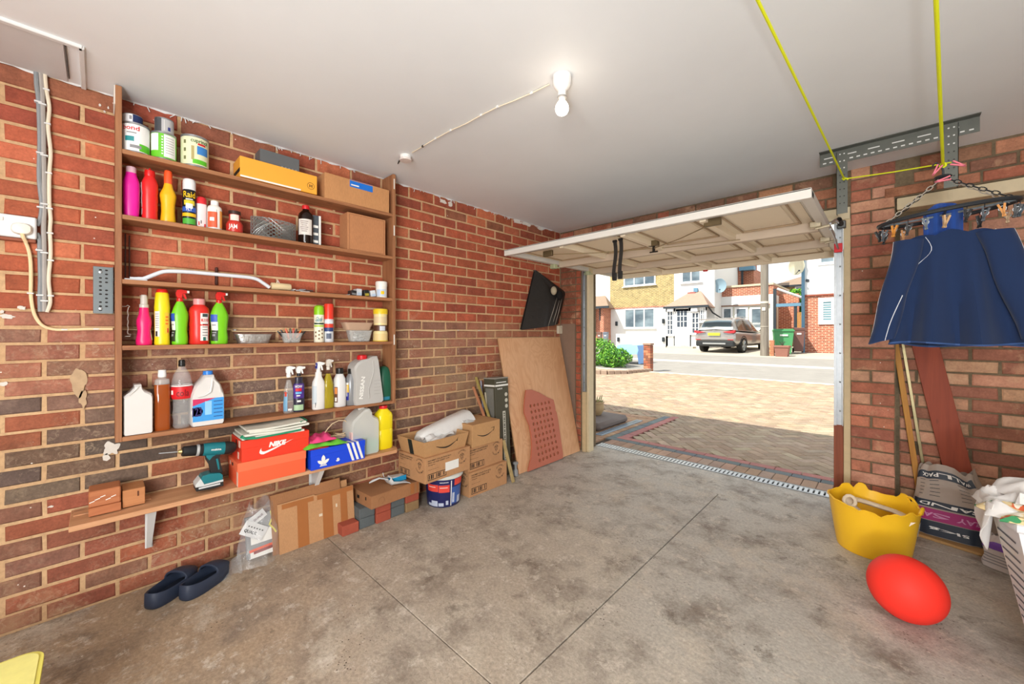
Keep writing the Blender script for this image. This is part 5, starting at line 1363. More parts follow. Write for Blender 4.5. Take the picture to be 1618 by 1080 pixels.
# shallow tray box
def openbox(name, label, T, x0, x1, ya, yb, zb, h, m, mi, cat='box', group=None, flare=0, th=.004):
    t = thing(name, label, cat, tuple(T @ Vector(((x0 + x1) / 2, (ya + yb) / 2, zb))), group)
    def wall(a, b, nx_, ny_):
        pass
    build(G(T).box(x0, x1, ya, yb, zb, zb + th), 'base', m, t)
    P = [(x0, ya), (x1, ya), (x1, yb), (x0, yb)]
    for i in range(4):
        a, b = P[i], P[(i + 1) % 4]
        cx_, cy_ = (x0 + x1) / 2, (ya + yb) / 2
        nx, ny = ((0, -1), (1, 0), (0, 1), (-1, 0))[i]
        f = flare
        g = G(T)
        A0, B0 = Vector((a[0], a[1], zb)), Vector((b[0], b[1], zb))
        o = Vector((nx, ny, 0)); 
        A1, B1 = A0 + Vector((0, 0, h)) + o * f, B0 + Vector((0, 0, h)) + o * f
        dd = (B0 - A0).normalized() * f * .9
        A1 -= dd; B1 += dd
        v = [A0, B0, B1, A1, A0 - o * th, B0 - o * th, B1 - o * th, A1 - o * th]
        g.add(v, [(0, 1, 2, 3), (4, 7, 6, 5), (3, 2, 6, 7), (0, 4, 5, 1), (0, 3, 7, 4), (1, 5, 6, 2)])
        build(g, 'side_panel', m, t)
    return t
T0 = Matrix.Translation((.13, 1.33, 0)) @ Matrix.Rotation(.06, 4, 'Z') @ Matrix.Translation((-.13, -1.33, 0))
t = thing('tray_box', 'shallow brown cardboard carton carrying the dustpan on the paving blocks', 'box', (.13, 1.33, .1278))
build(G(T0).box(.0, .262, 1.165, 1.530, .1278, .205, .0015), 'carton', CRDd, t)
for p in ((.0, .262, 1.165, 1.345), (.0, .262, 1.350, 1.530)):
    build(G(T0).box(*p, .2053, .2085, .001), 'flap', CRDd, t)
build(G(T0).box(.2622, .2628, 1.455, 1.485, .135, .204).box(.2622, .2628, 1.505, 1.517, .135, .204), 'tape_strip', TP, t)
g = G(T0); ringmark(g, (.2632, 1.235, .165), (0, 1, 0), (0, 0, 1), .020, .0016, 20, -1.6, 3.5); build(g, 'tear_mark', mat('card_dark', '7d5238', .9), t)
build(G(T0).box(.09, .115, 1.1635, 1.1648, .16, .18).box(.19, .20, 1.1635, 1.1648, .17, .19), 'hand_hole', BLACK, t)
# dustpan and brush
zt = .2088
c = onz(625, 768, zt)
GW = plastic('d5d9da'); 
t = thing('dustpan', 'pale grey dustpan lying on the cardboard carton with its handle to the left', 'dustpan', (.17, 1.36, zt))
H0, H1, M0 = onz(583, 752, zt + .07), onz(605, 752, zt + .055), onz(612, 760, zt + .03)
yl, yr = onz(609, 765, zt).y, onz(650, 765, zt).y
def pan(u, v):
    y = yl + (yr - yl) * u; w = .055 + .045 * u; x = .165 + (2 * v - 1) * w
    e = abs(2 * v - 1)
    return (x, y, zt + .0045 + .032 * (e ** 6) * (1 - u) ** .7 + .034 * max(0, 1 - u * 7) ** 1.5)
build(G().grid(pan, 14, 12, .003), 'pan', GW, t, 1)
build(G().tube([(.165, yl + .01, zt + .034), (.16, yl - .02, zt + .048), (.155, yl - .05, zt + .058), (.15, yl - .09, zt + .050), (.148, yl - .115, zt + .042)], [.010, .009, .010, .012, .006], 10, flat=.55), 'handle', GW, t, 1)
t = thing('hand_brush', 'small hand brush with blue bristles lying in the dustpan', 'brush', (.16, 1.42, zt + .01))
ym = (yl + yr) / 2
build(G(Matrix.Translation((.165, ym + .015, zt + .04)) @ Matrix.Rotation(-.12, 4, 'X')).box(-.03, .03, -.055, .055, -.004, .006, .003), 'brush_back', GW, t)
g = G(Matrix.Translation((.165, ym + .015, zt + .034)))
for i in range(24):
    for j in range(10):
        a, b = -.052 + i * .0045, -.027 + j * .006
        g.box(b - .0016, b + .0016 + .004 * (b > 0), a - .0016, a + .0016, -.022 + random.uniform(0, .004), .0)
build(g, 'bristles', plastic('1f93c4', .6), t)['kind'] = 'stuff'
build(G(Matrix.Translation((.192, ym + .015, zt + .032)) @ Matrix.Rotation(.25, 4, 'Y')).box(-.003, .003, -.054, .054, -.012, .014, .002), 'bristle_edge', plastic('1f93c4', .6), t)
# paint bucket
PC = Vector((.245, 1.745, 0)); R = .135
t = thing('paint_bucket', 'dark blue and red emulsion bucket with white lid under the cardboard box', 'bucket', tuple(PC))
build(G().lathe([(R * .86, .001), (R * .88, .004), (R * .985, .205), (R, .207)], 40, PC), 'bucket_body', mat('bucket_navy', '23295e', .35, var=.03), t, 1)
build(G().lathe([(R * 1.02, .200), (R * 1.05, .204), (R * 1.05, .222), (R * .98, .2245), (0, .2245)], 40, PC), 'lid', plastic('d6dad4'), t, 1)
ph0 = atan2(-PC.y, CX - PC.x)
def cyl(g, a0, a1, z0, z1, off, n=12):
    g.grid(lambda u, v: (PC.x + (R * (.88 + .105 * ((z0 + (z1 - z0) * v) / .205)) + off) * cos(ph0 + a0 + (a1 - a0) * u), PC.y + (R * (.88 + .105 * ((z0 + (z1 - z0) * v) / .205)) + off) * sin(ph0 + a0 + (a1 - a0) * u), z0 + (z1 - z0) * v), n, 3); return g
RB = mat('bucket_red', 'e04a3e', .4, var=.03)
build(cyl(G(), -1.0, -.30, .115, .165, .001), 'label_panel', RB, t, 1); build(cyl(G(), -.27, .33, .110, .162, .001), 'label_panel', RB, t, 1); build(cyl(G(), .62, 1.3, .15, .195, .001), 'label_panel', RB, t, 1)
build(cyl(G(), .45, 1.2, .02, .14, .0008), 'label_panel', mat('bucket_blue', '3e5fa5', .4, var=.2, vs=40), t, 1)
build(cyl(G(), .40, .45, .01, .19, .0014), 'divider', WHITE, t, 1)
for a0, a1, z0, z1 in ((-1.0, -.7, .012, .03), (-.75, -.35, .010, .05), (-.3, .0, .012, .035), (.5, .65, .03, .10), (.85, 1.1, .02, .07), (.12, .27, .02, .05)):
    build(cyl(G(), a0, a1, z0, z1, .0014), 'print', mat('bucket_print', 'b9c3d6', .4, var=.2, vs=60), t, 1)
g = G()
for k in range(6): cyl(g, -.2 + .08 * k, -.15 + .08 * k, .178, .184, .0014, 2)
build(g, 'lettering', WHITE, t)
build(cyl(G(), -.9, -.45, .146, .150, .0016), 'print', WHITE, t); build(cyl(G(), -.2, .22, .142, .146, .0016), 'print', WHITE, t)
# boxes with chef emblem
def front_print(t, T, x, ya, yb, z0, h, label=False, side=None):
    U, V = Vector((0, 1, 0)), Vector((0, 0, 1)); w = yb - ya
    def P(a, b, off=.0008): return T @ Vector((x + off, ya + a * w, z0 + b * h))
    R3 = T.to_3x3(); U3, V3 = R3 @ U, R3 @ V
    g = G(); put_text(g, 'GOURMET COLLECTION BOX', P(.30, .88), U3, V3, w * .5, h * .055, .02); put_text(g, 'WITH LID AND INSERT 12 PK', P(.28, .79), U3, V3, w * .46, h * .05, .02); put_text(g, 'fragile', P(.13, .70), U3, V3, w * .14, h * .045, .01)
    put_text(g, 'keep dry and store flat', P(.17, .52), U3, V3, w * .22, h * .03, .01)
    build(g, 'lettering', BLACK, t)
    g = G(); c = (.8, .66); r = h * .27
    for txt, a0, a1, up in (('GOURMET', 2.5, .64, 1), ('COLLECTION', 3.6, 5.8, -1)):
        for k, ch in enumerate(txt):
            a = a0 + (a1 - a0) * (k + .5) / len(txt)
            o = P(*c) + U3 * cos(a) * r + V3 * sin(a) * r
            uu = U3 * sin(a) * up - V3 * cos(a) * up; vv = (U3 * cos(a) + V3 * sin(a)) * up
            put_text(g, ch, o, uu, vv, r * .17, r * .22, .02)
    O = P(*c)
    for dx, dy, rr in ((0, .28, .20), (-.24, .18, .16), (.24, .18, .16)): ringmark(g, O + U3 * dx * r + V3 * dy * r, U3, V3, rr * r, r * .06, 14, -.6, 3.8)
    for a, b, c_, d in ((-.26, -.25, -.20, .12), (.20, -.25, .26, .12), (-.26, -.3, .26, -.24), (-.2, -.12, .2, -.08), (-.1, -.5, .1, -.42)):
        g.add([O + U3 * p * r + V3 * q * r for p, q in ((a, b), (c_, b), (c_, d), (a, d))], [(0, 1, 2, 3)])
    build(g, 'emblem', BLACK, t)
    g = G()
    def rect(a0, b0, a1, b1): g.add([P(a0, b0), P(a1, b0), P(a1, b1), P(a0, b1)], [(0, 1, 2, 3)])
    rect(.05, .10, .44, .125); rect(.05, .33, .44, .355); rect(.05, .10, .06, .35); rect(.43, .10, .44, .35)
    for k in range(9):
        if k % 4 != 3: rect(.075 + k * .038, .15, .092 + k * .038 + .01 * (k % 2), .31)
    build(g, 'handling_marks', BLACK, t)
    if label:
        build(G(T).box(x + .0004, x + .0014, ya + w * .42, ya + w * .72, z0 + h * .26, z0 + h * .62), 'white_label', WHITE, t)
def kbox(label, T, x0, x1, ya, yb, z0, h, lab=False, side=True):
    t = thing('carton', label, 'box', tuple(T @ Vector(((x0 + x1) / 2, (ya + yb) / 2, z0))), 'printed cartons stacked by the wall')
    build(G(T).box(x0, x1, ya, yb, z0, z0 + h, .0015), 'carton', CRD2, t)
    front_print(t, T, x1, ya, yb, z0, h, lab)
    if side:
        # print on the end facing the camera side (-y)
        TS = T @ Matrix.Translation((0, ya, 0)) @ Matrix.Rotation(-pi / 2, 4, 'Z')
        front_print(t, TS, 0, x0, x1, z0, h)
    return t
I4 = Matrix()
T1 = Matrix.Translation((.35, 1.5, 0)) @ Matrix.Rotation(.05, 4, 'Z') @ Matrix.Translation((-.35, -1.5, 0))
kbox('printed carton with white label balanced on the paint bucket', T1, .075, .385, 1.490, 1.895, .2262, .168, True)
kbox('printed carton on the floor, bottom of the right hand stack', I4, .03, .345, 1.905, 2.305, .001, .182)
kbox('printed carton in the middle of the right hand stack', T1 @ Matrix.Translation((.0, .0, 0)), .06, .352, 1.905, 2.290, .184, .180)
# parcel boxes with a curved arrow
def smile(t, T, x, yc, zc, s):
    g = G(T); v = []; n = 14
    for k in range(n + 1):
        a = k / n; yy = (-1 + 1.9 * a) * s; zz = -.36 * s * sin(pi * (a * .92 + .02)) + .20 * s * a
        th = .085 * s * sin(pi * min(1, a * .9 + .08)) + .006 * s
        v += [(x, yc + yy, zc + zz), (x, yc + yy, zc + zz + th)]
    g.add(v, [(2 * k, 2 * k + 2, 2 * k + 3, 2 * k + 1) for k in range(n)])
    g.tube([(x + .0002, yc + .60 * s, zc + .30 * s), (x + .0002, yc + .92 * s, zc + .34 * s), (x + .0002, yc + .84 * s, zc + .02 * s)], .035 * s, 4, flat=.1)
    build(g, 'arrow_mark', BLACK, t)
KR = card('bd9162')
t = thing('parcel_box', 'closed parcel box with black curved arrow on top of the right stack', 'box', (.2, 2.07, .3645))
T2 = Matrix.Translation((.2, 2.1, 0)) @ Matrix.Rotation(.03, 4, 'Z') @ Matrix.Translation((-.2, -2.1, 0))
build(G(T2).box(.06, .335, 1.935, 2.235, .3645, .535, .0015), 'carton', KR, t)
smile(t, T2, .3358, 2.08, .455, .095)
build(G(T2).box(.18, .25, 1.96, 2.04, .5352, .5358), 'white_label', WHITE, t)
t = openbox('parcel_box', 'open parcel box with flared flaps and curved arrow holding packing film', T1, .085, .36, 1.505, 1.865, .3945, .108, KR, CRD, flare=.022)
smile(t, T1, .3755, 1.69, .455, .10)
build(G(T1 @ Matrix.Translation((.22, 1.503, .3945)) @ Matrix.Rotation(.2, 4, 'X')).box(-.022, .022, -.0015, .0, .002, .108), 'black_tape', mat('black_tape', '1b2a2a', .35), t)
# bubble wrap roll
BUB = mat('bubble_wrap', 'f2f2f0', .2, alpha=.93, var=.05, spec=.9, bump=1.0, bs=130, coat=.5)
A, B = Vector((.17, 1.50, .515)), Vector((.12, 1.97, .575))
A, B = onx(662, 697, .19), onx(737, 664, .12)
t = thing('bubble_wrap_roll', 'large roll of silvery bubble wrap lying across the open parcel box', 'roll', (.15, (A.y + B.y) / 2, .46))
q = (B - A).normalized().to_track_quat('Z', 'Y').to_matrix().to_4x4(); L = (B - A).length
rr = lambda a, zz: 1 + .03 * sin(3 * a + 9 * zz) + .02 * sin(7 * a)
g = G(Matrix.Translation(A) @ q); g.lathe([(.0, -.005), (.045, -.004), (.068, .02), (.078, .08), (.088, L * .6), (.092, L - .01), (.088, L + .01), (.075, L + .012), (.07, L - .01), (0, L - .012)], 32, wob=rr); build(g, 'roll', BUB, t, 1)
g = G(); 
def tail(u, v):
    return (.30 - .05 * v + .02 * sin(6 * v), 1.56 + .26 * v, .480 + .030 * sin(pi * u) * (.6 + .4 * sin(9 * v)) + .010 * sin(14 * u + 8 * v))
g.grid(lambda u, v: (tail(u, v)[0] - .09 * (1 - u) + .03 * u, tail(u, v)[1], tail(u, v)[2]), 14, 20, .003)
build(g, 'loose_film', BUB, t, 1)
g = G(); g.grid(lambda u, v: (.10 + .14 * u, 1.93 + .10 * v + .02 * sin(9 * u), .541 + .022 * abs(sin(7 * u + 3 * v)) * (1 - v)), 10, 8, .002); build(g, 'loose_film', BUB, t, 1)
# battens behind the boxes
def bar(name, label, A, B, w, d, m, group=None, cat='batten', up=(1, 0, 0)):
    A, B = Vector(A), Vector(B); zax = (B - A).normalized(); xax = (Vector(up) - zax * zax.dot(Vector(up))).normalized(); yax = zax.cross(xax)
    T = Matrix((xax, yax, zax)).transposed().to_4x4(); T.translation = A
    t = G(T).box(-d / 2, d / 2, -w / 2, w / 2, 0, (B - A).length, .0015)
    return solo(t, name, m, label, cat, group)
YW = wood('b5a05a', '8f7a3c', 2); PK = wood('c98a66', 'b0714f', 2)
bar('batten', 'olive stained timber batten leaning on the wall behind the cartons', (.245, 2.275, .368), (.030, 2.245, .85), .022, .014, YW, 'battens behind the cartons')
bar('batten', 'shorter pink-brown timber batten leaning beside the olive one', (.215, 2.262, .368), (.030, 2.215, .77), .022, .012, PK, 'battens behind the cartons')
bar('batten', 'short pale batten offcut with its foot beside the lowest carton', (.375, 2.352, .004), (.285, 2.325, .34), .030, .012, wood('c2a873', 'a08a58', 2), 'battens behind the cartons')
# tall dark box
TT = Matrix.Translation((.235, 2.40, 0)) @ Matrix.Rotation(-.05, 4, 'Y')
t = thing('tall_box', 'tall dark olive cardboard box standing between battens and plywood sheet', 'box', (.17, 2.4, 0))
DK = mat('olive_dark_card', '4a4738', .6, var=.08); 
build(G(TT).box(-.14, 0, -.085, .075, .008, .84, .002), 'carton', DK, t)
build(G(TT).box(.0002, .0010, -.083, .073, .775, .79).box(.0002, .0010, -.07, .05, .805, .812), 'print', WHITE, t)
build(G(TT).box(-.138, -.004, -.0862, -.0852, .775, .79), 'print', WHITE, t)
build(G(TT).box(-.12, -.02, -.0862, -.0852, .20, .76), 'side_print', mat('olive_grey_print', '77766f', .6, var=.3, vs=14), t)
textT(t, TT @ Matrix.Translation((.001, -.03, .755)), 'SLIMLINE', .06, .012, WHITE)
for k in range(3):
    g = G(TT); ringmark(g, (.0012, .043, .70 - .05 * k), (0, 1, 0), (0, 0, 1), 0, .017); build(g, 'round_mark', mat('mark_pale', 'c9c6b8', .5), t)
g = G(TT); g.box(.0002, .0012, -.005, .028, .12, .56, .0004); build(g, 'strip_label', mat('mark_pale', 'c9c6b8', .5), t)
g = G(TT)
for k in range(24): g.box(.0014, .0018, .004, .019, .14 + k * .017, .148 + k * .017 + .004 * (k % 3))
build(g, 'strip_print', mat('ink_olive', '57564a', .5), t)['kind'] = 'stuff'
build(G(TT).box(-.142, .002, -.087, .077, .84, .848, .002), 'box_top', mat('worn_card_top', '9c9a92', .7, var=.4, vs=40), t)
for k, (c, dy, h) in enumerate((('8a8a95', 2.285, .70), ('5c5f75', 2.268, .66), ('b0a68c', 2.30, .60))):
    bar('thin_pole', ['grey', 'slate blue', 'cream'][k] + ' thin pole standing beside the tall dark box', (.16 + .02 * k, dy, .004), (.05 + .02 * k, dy, h + .12), .012, .012, plastic(c), 'poles beside the tall dark box', 'pole')
t = thing('castor_wheel', 'small pale plastic foot beside the plywood near the tall box', 'foot', (.30, 2.47, 0))
build(G().lathe([(.02, .001), (.024, .006), (.02, .05), (.012, .06), (.012, .10), (.022, .105), (.022, .12), (0, .125)], 16, (.285, 2.475, 0)), 'foot_body', plastic('8d8f90'), t, 1)
# plywood
def ply_mat():
    t = NT('plywood'); p = t.scl(t.pos(), (1, 1.2, .55))
    f = t.noise(2.6, 3, .5, p, 1.2)
    r = t.math('FRACT', t.math('MULTIPLY', f, 11.0))
    c = t.mix(t.ramp(r, [(.0, 0.0), (.5, 1.0), (1.0, 0.0)]), 'd9a77c', 'cb9468')
    c = t.mix(t.ramp(t.noise(9, 6, .7, dist=1), [(.60, 0.0), (.74, .6)]), c, 'a06b45')
    c = t.mix(t.ramp(t.noise(1.5, 3), [(.3, 0.0), (.7, .5)]), c, 'e2b68e')
    t.base(c); t.b.inputs['Roughness'].default_value = .6; return t.m
BL, BR_, TR, TLp = onz(821, 750, 0), onz(915, 712, 0), onx(889, 531, .022), onx(788, 537, .022)
BL.x = BR_.x = .285; TLp.y = BL.y + .0; TR.y = BR_.y; TLp.z = TR.z = 1.18
N = (TR - BL).cross(TLp - BL).normalized()
if N.x < 0: N = -N
U = (BR_ - BL).normalized(); V = (TLp - BL).normalized(); Wp = (BR_ - BL).length; Hp = (TLp - BL).length
BL2 = BL - N * .009 + Vector((0, 0, .004))
t = thing('plywood_sheet', 'large pale plywood sheet leaning against the wall by the garage door', 'plywood', (.15, 3.0, 0))
build(G().prism([(0, 0), (Wp, 0), (Wp, Hp), (0, Hp)], BL2, U, V, .0085), 'sheet', ply_mat(), t, fix=True)
g = G().prism([(-.0015, 0), (0, 0), (0, Hp), (-.0015, Hp)], BL2, U, V, .0085); build(g, 'dark_edge', mat('ply_edge', 'a57a50', .8, var=.4, vs=200), t, fix=True)
# terracotta perforated panel with real holes
TER = mat('terracotta_plastic', 'b8674e', .45, var=.05)
P0 = BL + N * .012
pxs = [(830, 616), (838, 615.5), (850, 620), (862, 627), (873, 631.5), (875, 640), (876, 648), (878, 652), (880, 662), (884, 690), (888, 718), (888, 726), (880, 731), (860, 738), (842, 745), (836, 748), (833, 745), (834, 738), (838, 722), (839, 705), (838, 688), (835, 672), (830, 660), (827, 652), (827, 642), (828, 628)]
PT = []
for u, v in pxs:
    p = onp(u, v, P0, N) - P0; PT.append((p.dot(U), max(.004, p.dot(V))))
ar = sum(a[0] * b[1] - b[0] * a[1] for a, b in zip(PT, PT[1:] + PT[:1]))
if ar < 0: PT = PT[::-1]
g = G().prism(PT, P0, U, V, .014)
t = thing('seat_base_panel', 'terracotta plastic panel full of round holes leaning on the plywood', 'panel', (.3, 2.75, 0))
body = build(g, 'panel', TER, t, fix=True)
cg = G(); k = 0
a_, b_, c_, d_ = (838.5, 641), (867.5, 635), (853, 727), (881.5, 715)
Q = N.to_track_quat('Z', 'Y').to_matrix().to_4x4()
for r in range(10):
    for c in range(6):
        fr, fc = r / 9, c / 5
        l = (a_[0] + (c_[0] - a_[0]) * fr, a_[1] + (c_[1] - a_[1]) * fr); rr_ = (b_[0] + (d_[0] - b_[0]) * fr, b_[1] + (d_[1] - b_[1]) * fr)
        p = onp(l[0] + (rr_[0] - l[0]) * fc, l[1] + (rr_[1] - l[1]) * fc, P0 + N * .014, N)
        cg.T = Matrix.Translation(p) @ Q; cg.lathe([(.0145, -.03), (.0145, .02)], 12)
cg.T = None
cut = build(cg, 'cutter', None, t)
md = body.modifiers.new('holes', 'BOOLEAN'); md.object = cut; md.operation = 'DIFFERENCE'; md.solver = 'EXACT'
bpy.context.view_layer.update()
me = bpy.data.meshes.new_from_object(body.evaluated_get(bpy.context.evaluated_depsgraph_get()))
body.modifiers.clear(); body.data = me; bpy.data.objects.remove(cut)
me.materials.clear(); me.materials.append(TER)
# black hanging bag
t = thing('black_bag', 'black plastic sack hanging open from a nail on the brick wall', 'bag', (.05, 3.1, 1.25))
BKP = mat('black_sack', '2a2725', .5, var=.2, bump=.9, bs=18)
top = onx(845, 427, .02)
L0, L1 = onx(824, 521, .03), onx(868, 519, .06)
R0, R1 = onx(892, 462, .05), onx(880, 512, .07)
def bagp(u, v):
    # u across, v from top to bottom
    tl = top; tr = R0.lerp(top, .0)
    e0 = top.lerp(L0, v)
    if v < .42: e1 = top.lerp(R0, v / .42)
    else: e1 = R0.lerp(R1, (v - .42) / .58)
    p = e0.lerp(e1, u)
    p.x += .055 * sin(pi * min(1, u)) * v + .010 * sin(u * 16 + v * 2) * v * (u > .5) + .018 * u
    return p
g = G(); g.grid(bagp, 22, 20, .002); build(g, 'front_panel', BKP, t, 1)
g = G(); g.grid(lambda u, v: (.006, bagp(u, v).y, bagp(u, v).z), 10, 10, .002); build(g, 'back_panel', BKP, t, 1)
g = G()
for k, (u0, v0, u1, v1) in enumerate([(880, 470, 866, 515), (884, 474, 872, 514), (888, 470, 877, 513)]):
    a, b = onx(u0, v0, .115), onx(u1, v1, .115); g.tube([a, a.lerp(b, .5) + Vector((.004, 0, 0)), b], [.001, .005, .002], 6)
build(g, 'crease_shine', mat('sack_shine', '8a837a', .35), t, 1)  # sheen along the sack's folds, put in as pale strips
c = onx(875, 459, .10)
g = G(); g.ell(c, (.03, .035, .045), 14, 10); build(g, 'contents', mat('sack_content', 'b3a78e', .7, bump=.8, bs=60), t, 1)
g = G(); g.ell(onx(884, 466, .105), (.03, .05, .05), 14, 10); build(g, 'bag_mouth', mat('sack_inner', '0e0d0d', .9), t, 1)
build(G().tube([top + Vector((-.02, 0, 0)), top + Vector((.012, 0, 0))], .004, 6), 'nail', STEELD, t)
# yellow stool corner at the lower left
YS = mat('stool_yellow', 'e6dc6a', .5, var=.05)
t = thing('step_stool', 'pale yellow plastic step stool whose corner shows at lower left', 'stool', (.92, -.32, 0))
def rrect(x0, x1, ya, yb, r, n=6):
    P = []
    for cx_, cy_, a0 in ((x1 - r, yb - r, 0), (x0 + r, yb - r, pi / 2), (x0 + r, ya + r, pi), (x1 - r, ya + r, 1.5 * pi)):
        for k in range(n + 1): a = a0 + k * pi / 2 / n; P.append((cx_ + r * cos(a), cy_ + r * sin(a)))
    return P
build(G().prism(rrect(.69, 1.15, -.50, -.115, .05), (0, 0, .235), (1, 0, 0), (0, 1, 0), .015), 'top', YS, t)
build(G().prism(rrect(.70, 1.14, -.49, -.125, .04), (0, 0, .2505), (1, 0, 0), (0, 1, 0), .002), 'tread', mat('stool_tread', 'efe88e', .6), t)
for a, b in ((.73, -.46), (1.10, -.46), (.73, -.16), (1.10, -.16)):
    build(G().prism(rrect(a - .03, a + .03, b - .03, b + .03, .01, 3), (0, 0, .0005), (1, 0, 0), (0, 1, 0), .2345), 'leg', YS, t)
# ================================================================ CEILING LIGHT, JUNCTION BOX
lc = onz(888, 121, H)
t = thing('ceiling_light', 'white batten lampholder with bare lit bulb on the ceiling', 'ceiling light', (lc.x, lc.y, H - .16))
LW = mat('lampholder_white', 'ebe9e6', .35, var=.02)
build(G().lathe([(.018, -.062), (.034, -.045), (.040, -.034), (.041, -.004), (.040, 0)], 28, (lc.x, lc.y, H)), 'base', LW, t, 1)
build(G().lathe([(.0155, -.088), (.0175, -.086), (.0175, -.05)], 20, (lc.x, lc.y, H)), 'holder', LW, t, 1)
build(G().lathe([(.0182, -.093), (.0195, -.091), (.0195, -.086), (.018, -.085)], 20, (lc.x, lc.y, H)), 'shade_ring', mat('ring_grey', '8f8d8a', .4), t, 1)
build(G().lathe([(.014, -.108), (.0145, -.093)], 20, (lc.x, lc.y, H)), 'bulb_cap', mat('bulb_collar', 'efe9df', .4), t, 1)
bm = mat('bulb_lit', 'fff0dc', .3, var=0, emit=9)
build(G().lathe([(0, -.166), (.012, -.164), (.022, -.157), (.0275, -.147), (.029, -.137), (.027, -.126), (.021, -.115), (.0145, -.106)], 24, (lc.x, lc.y, H)), 'bulb', bm, t, 1)
lb = light('bulb_light', 'POINT', (lc.x, lc.y, H - .137), .7, (1, .78, .55), shadow_soft_size=.032)
jb = onz(641, 246, H)
t = thing('junction_box', 'small round white junction box on the ceiling above the shelf unit', 'junction box', (jb.x, jb.y, H - .03))
build(G().lathe([(.030, -.022), (.034, -.018), (.034, 0)], 24, (jb.x, jb.y, H)), 'box_body', LW, t, 1)
build(G().lathe([(.036, -.032), (.038, -.028), (.037, -.022), (0, -.021)], 24, (jb.x, jb.y, H)), 'cover', mat('cover_pinkish', 'ded2cc', .4), t, 1)
pts = [(868, 133), (840, 147), (812, 159), (786, 169), (760, 182), (737, 195), (712, 206), (688, 219), (668, 231), (651, 241)]
P = [onz(u, v, H - .006) for u, v in pts]
t = thing('ceiling_cable', 'thin cream cable clipped across the ceiling to the bulb holder', 'cable', (P[4].x, P[4].y, H - .01))
build(G().tube(P, .0032, 6), 'sheath', WHC, t, 1)
for k in (1, 3, 4, 6, 7, 8): build(G().box(P[k].x - .007, P[k].x + .007, P[k].y - .004, P[k].y + .004, H - .011, H, .001), 'clip', PAINTW if k != 8 else BLACK, t)
a, b = onz(633, 251, H - .006), onx(621, 270, .12)
solo(G().tube([a, a.lerp(b, .5), b], .005, 6), 'black_cable', mat('rubber_black', '1d1b1a', .5), 'short black cable from the junction box to the right upright', 'cable')
g = G()
for k in range(60):       # hanging flakes of old paint along the wall and ceiling joint
    y = random.uniform(.1, 3.4); 
    g.T = Matrix.Translation((.006, y, H - .004)) @ Matrix.Rotation(random.uniform(-1, 1), 4, 'X'); g.box(0, .004, -.0015, .0015, -random.uniform(.006, .028), 0)
o = build(g, 'paint_flakes', PAINTW, bpy.data.objects['trim_2']); o['kind'] = 'stuff'

# ================================================================ UP-AND-OVER DOOR
DZ = 1.875
X0, X1, YA, YB2 = .325, 2.345, 2.294, 4.19
DP = mat('door_paint', 'f0e2c8', .5, var=.05, vs=4, bump=.05, bs=60)
DPW = mat('door_paint_pale', 'd6d3cc', .45, var=.04, vs=5)
DPG = mat('door_batten', 'c9b8a4', .55, var=.08, vs=8)
t = thing('garage_door', 'cream up-and-over garage door raised under the ceiling across the opening', 'garage door', ((X0 + X1) / 2, 3.2, DZ))
SK = .034
build(G().box(X0, X1, YA, YB2, DZ + SK - .006, DZ + SK, .001), 'outer_skin', DPW, t)
colx = [X0 + .05, .85, 1.345, 1.84, X1 - .05]
rowy = [YA + .075, 3.0, 3.585, YB2 - .05]
# frame
build(G().box(X0, X1, YA, YA + .022, DZ - .012, DZ + SK + .002, .002), 'front_rail', DPW, t)
build(G().box(X0, X1, YA + .022, YA + .075, DZ - .002, DZ + SK - .006, .001), 'front_rail', mat('rail_metal', 'c6c6c6', .4, .3, var=.1, vs=20), t)
build(G().box(X0, X1, YB2 - .06, YB2, DZ - .02, DZ + SK, .002), 'rear_rail', DP, t)
for xa in (X0, X1 - .045): build(G().box(xa, xa + .045, YA + .022, YB2 - .06, DZ - .006, DZ + SK - .006, .002), 'side_rail', DPW, t)
for yy in rowy[1:3]: build(G().box(X0 + .045, X1 - .045, yy - .022, yy + .022, DZ - .030, DZ + SK - .006, .002), 'cross_batten', DPG, t)
for xx in colx[1:4]:
    for r in range(3):
        ya = rowy[r] + (.0 if r == 0 else .022); yb = rowy[r + 1] - (.022 if r < 2 else .01)
        build(G().box(xx - .018, xx + .018, ya, yb, DZ - .012, DZ + SK - .006, .002), 'rib', DP, t)
for c in range(4):
    for r in range(3):
        xa, xb = colx[c] + .018, colx[c + 1] - .018
        ya = rowy[r] + .022 if r else rowy[r]; yb = rowy[r + 1] - .022
        zz = DZ + SK - .006
        g = G().box(xa, xb, ya, yb, zz - .004, zz, .001)
        mx, my = .05, .05 if r < 2 else .04
        panel = build(g, 'panel', DP, t)
        # raised moulding round the panel and a fielded centre
        x0_, x1_, y0_, y1_ = xa + mx, xb - mx, ya + my, yb - my
        g = G()
        for q in ((x0_, x1_, y0_, y0_ + .010), (x0_, x1_, y1_ - .010, y1_), (x0_, x0_ + .010, y0_, y1_), (x1_ - .010, x1_, y0_, y1_)): g.box(q[0], q[1], q[2], q[3], zz - .016, zz - .004, .003)
        build(g, 'moulding', mat('door_moulding', 'ae9678', .5), panel)
        ym = (y0_ + y1_) / 2
        build(G().box(x0_ + .03, x1_ - .03, y0_ + .03, y1_ - .03, zz - .010, zz - .004, .004), 'fielded_panel', DP, panel)
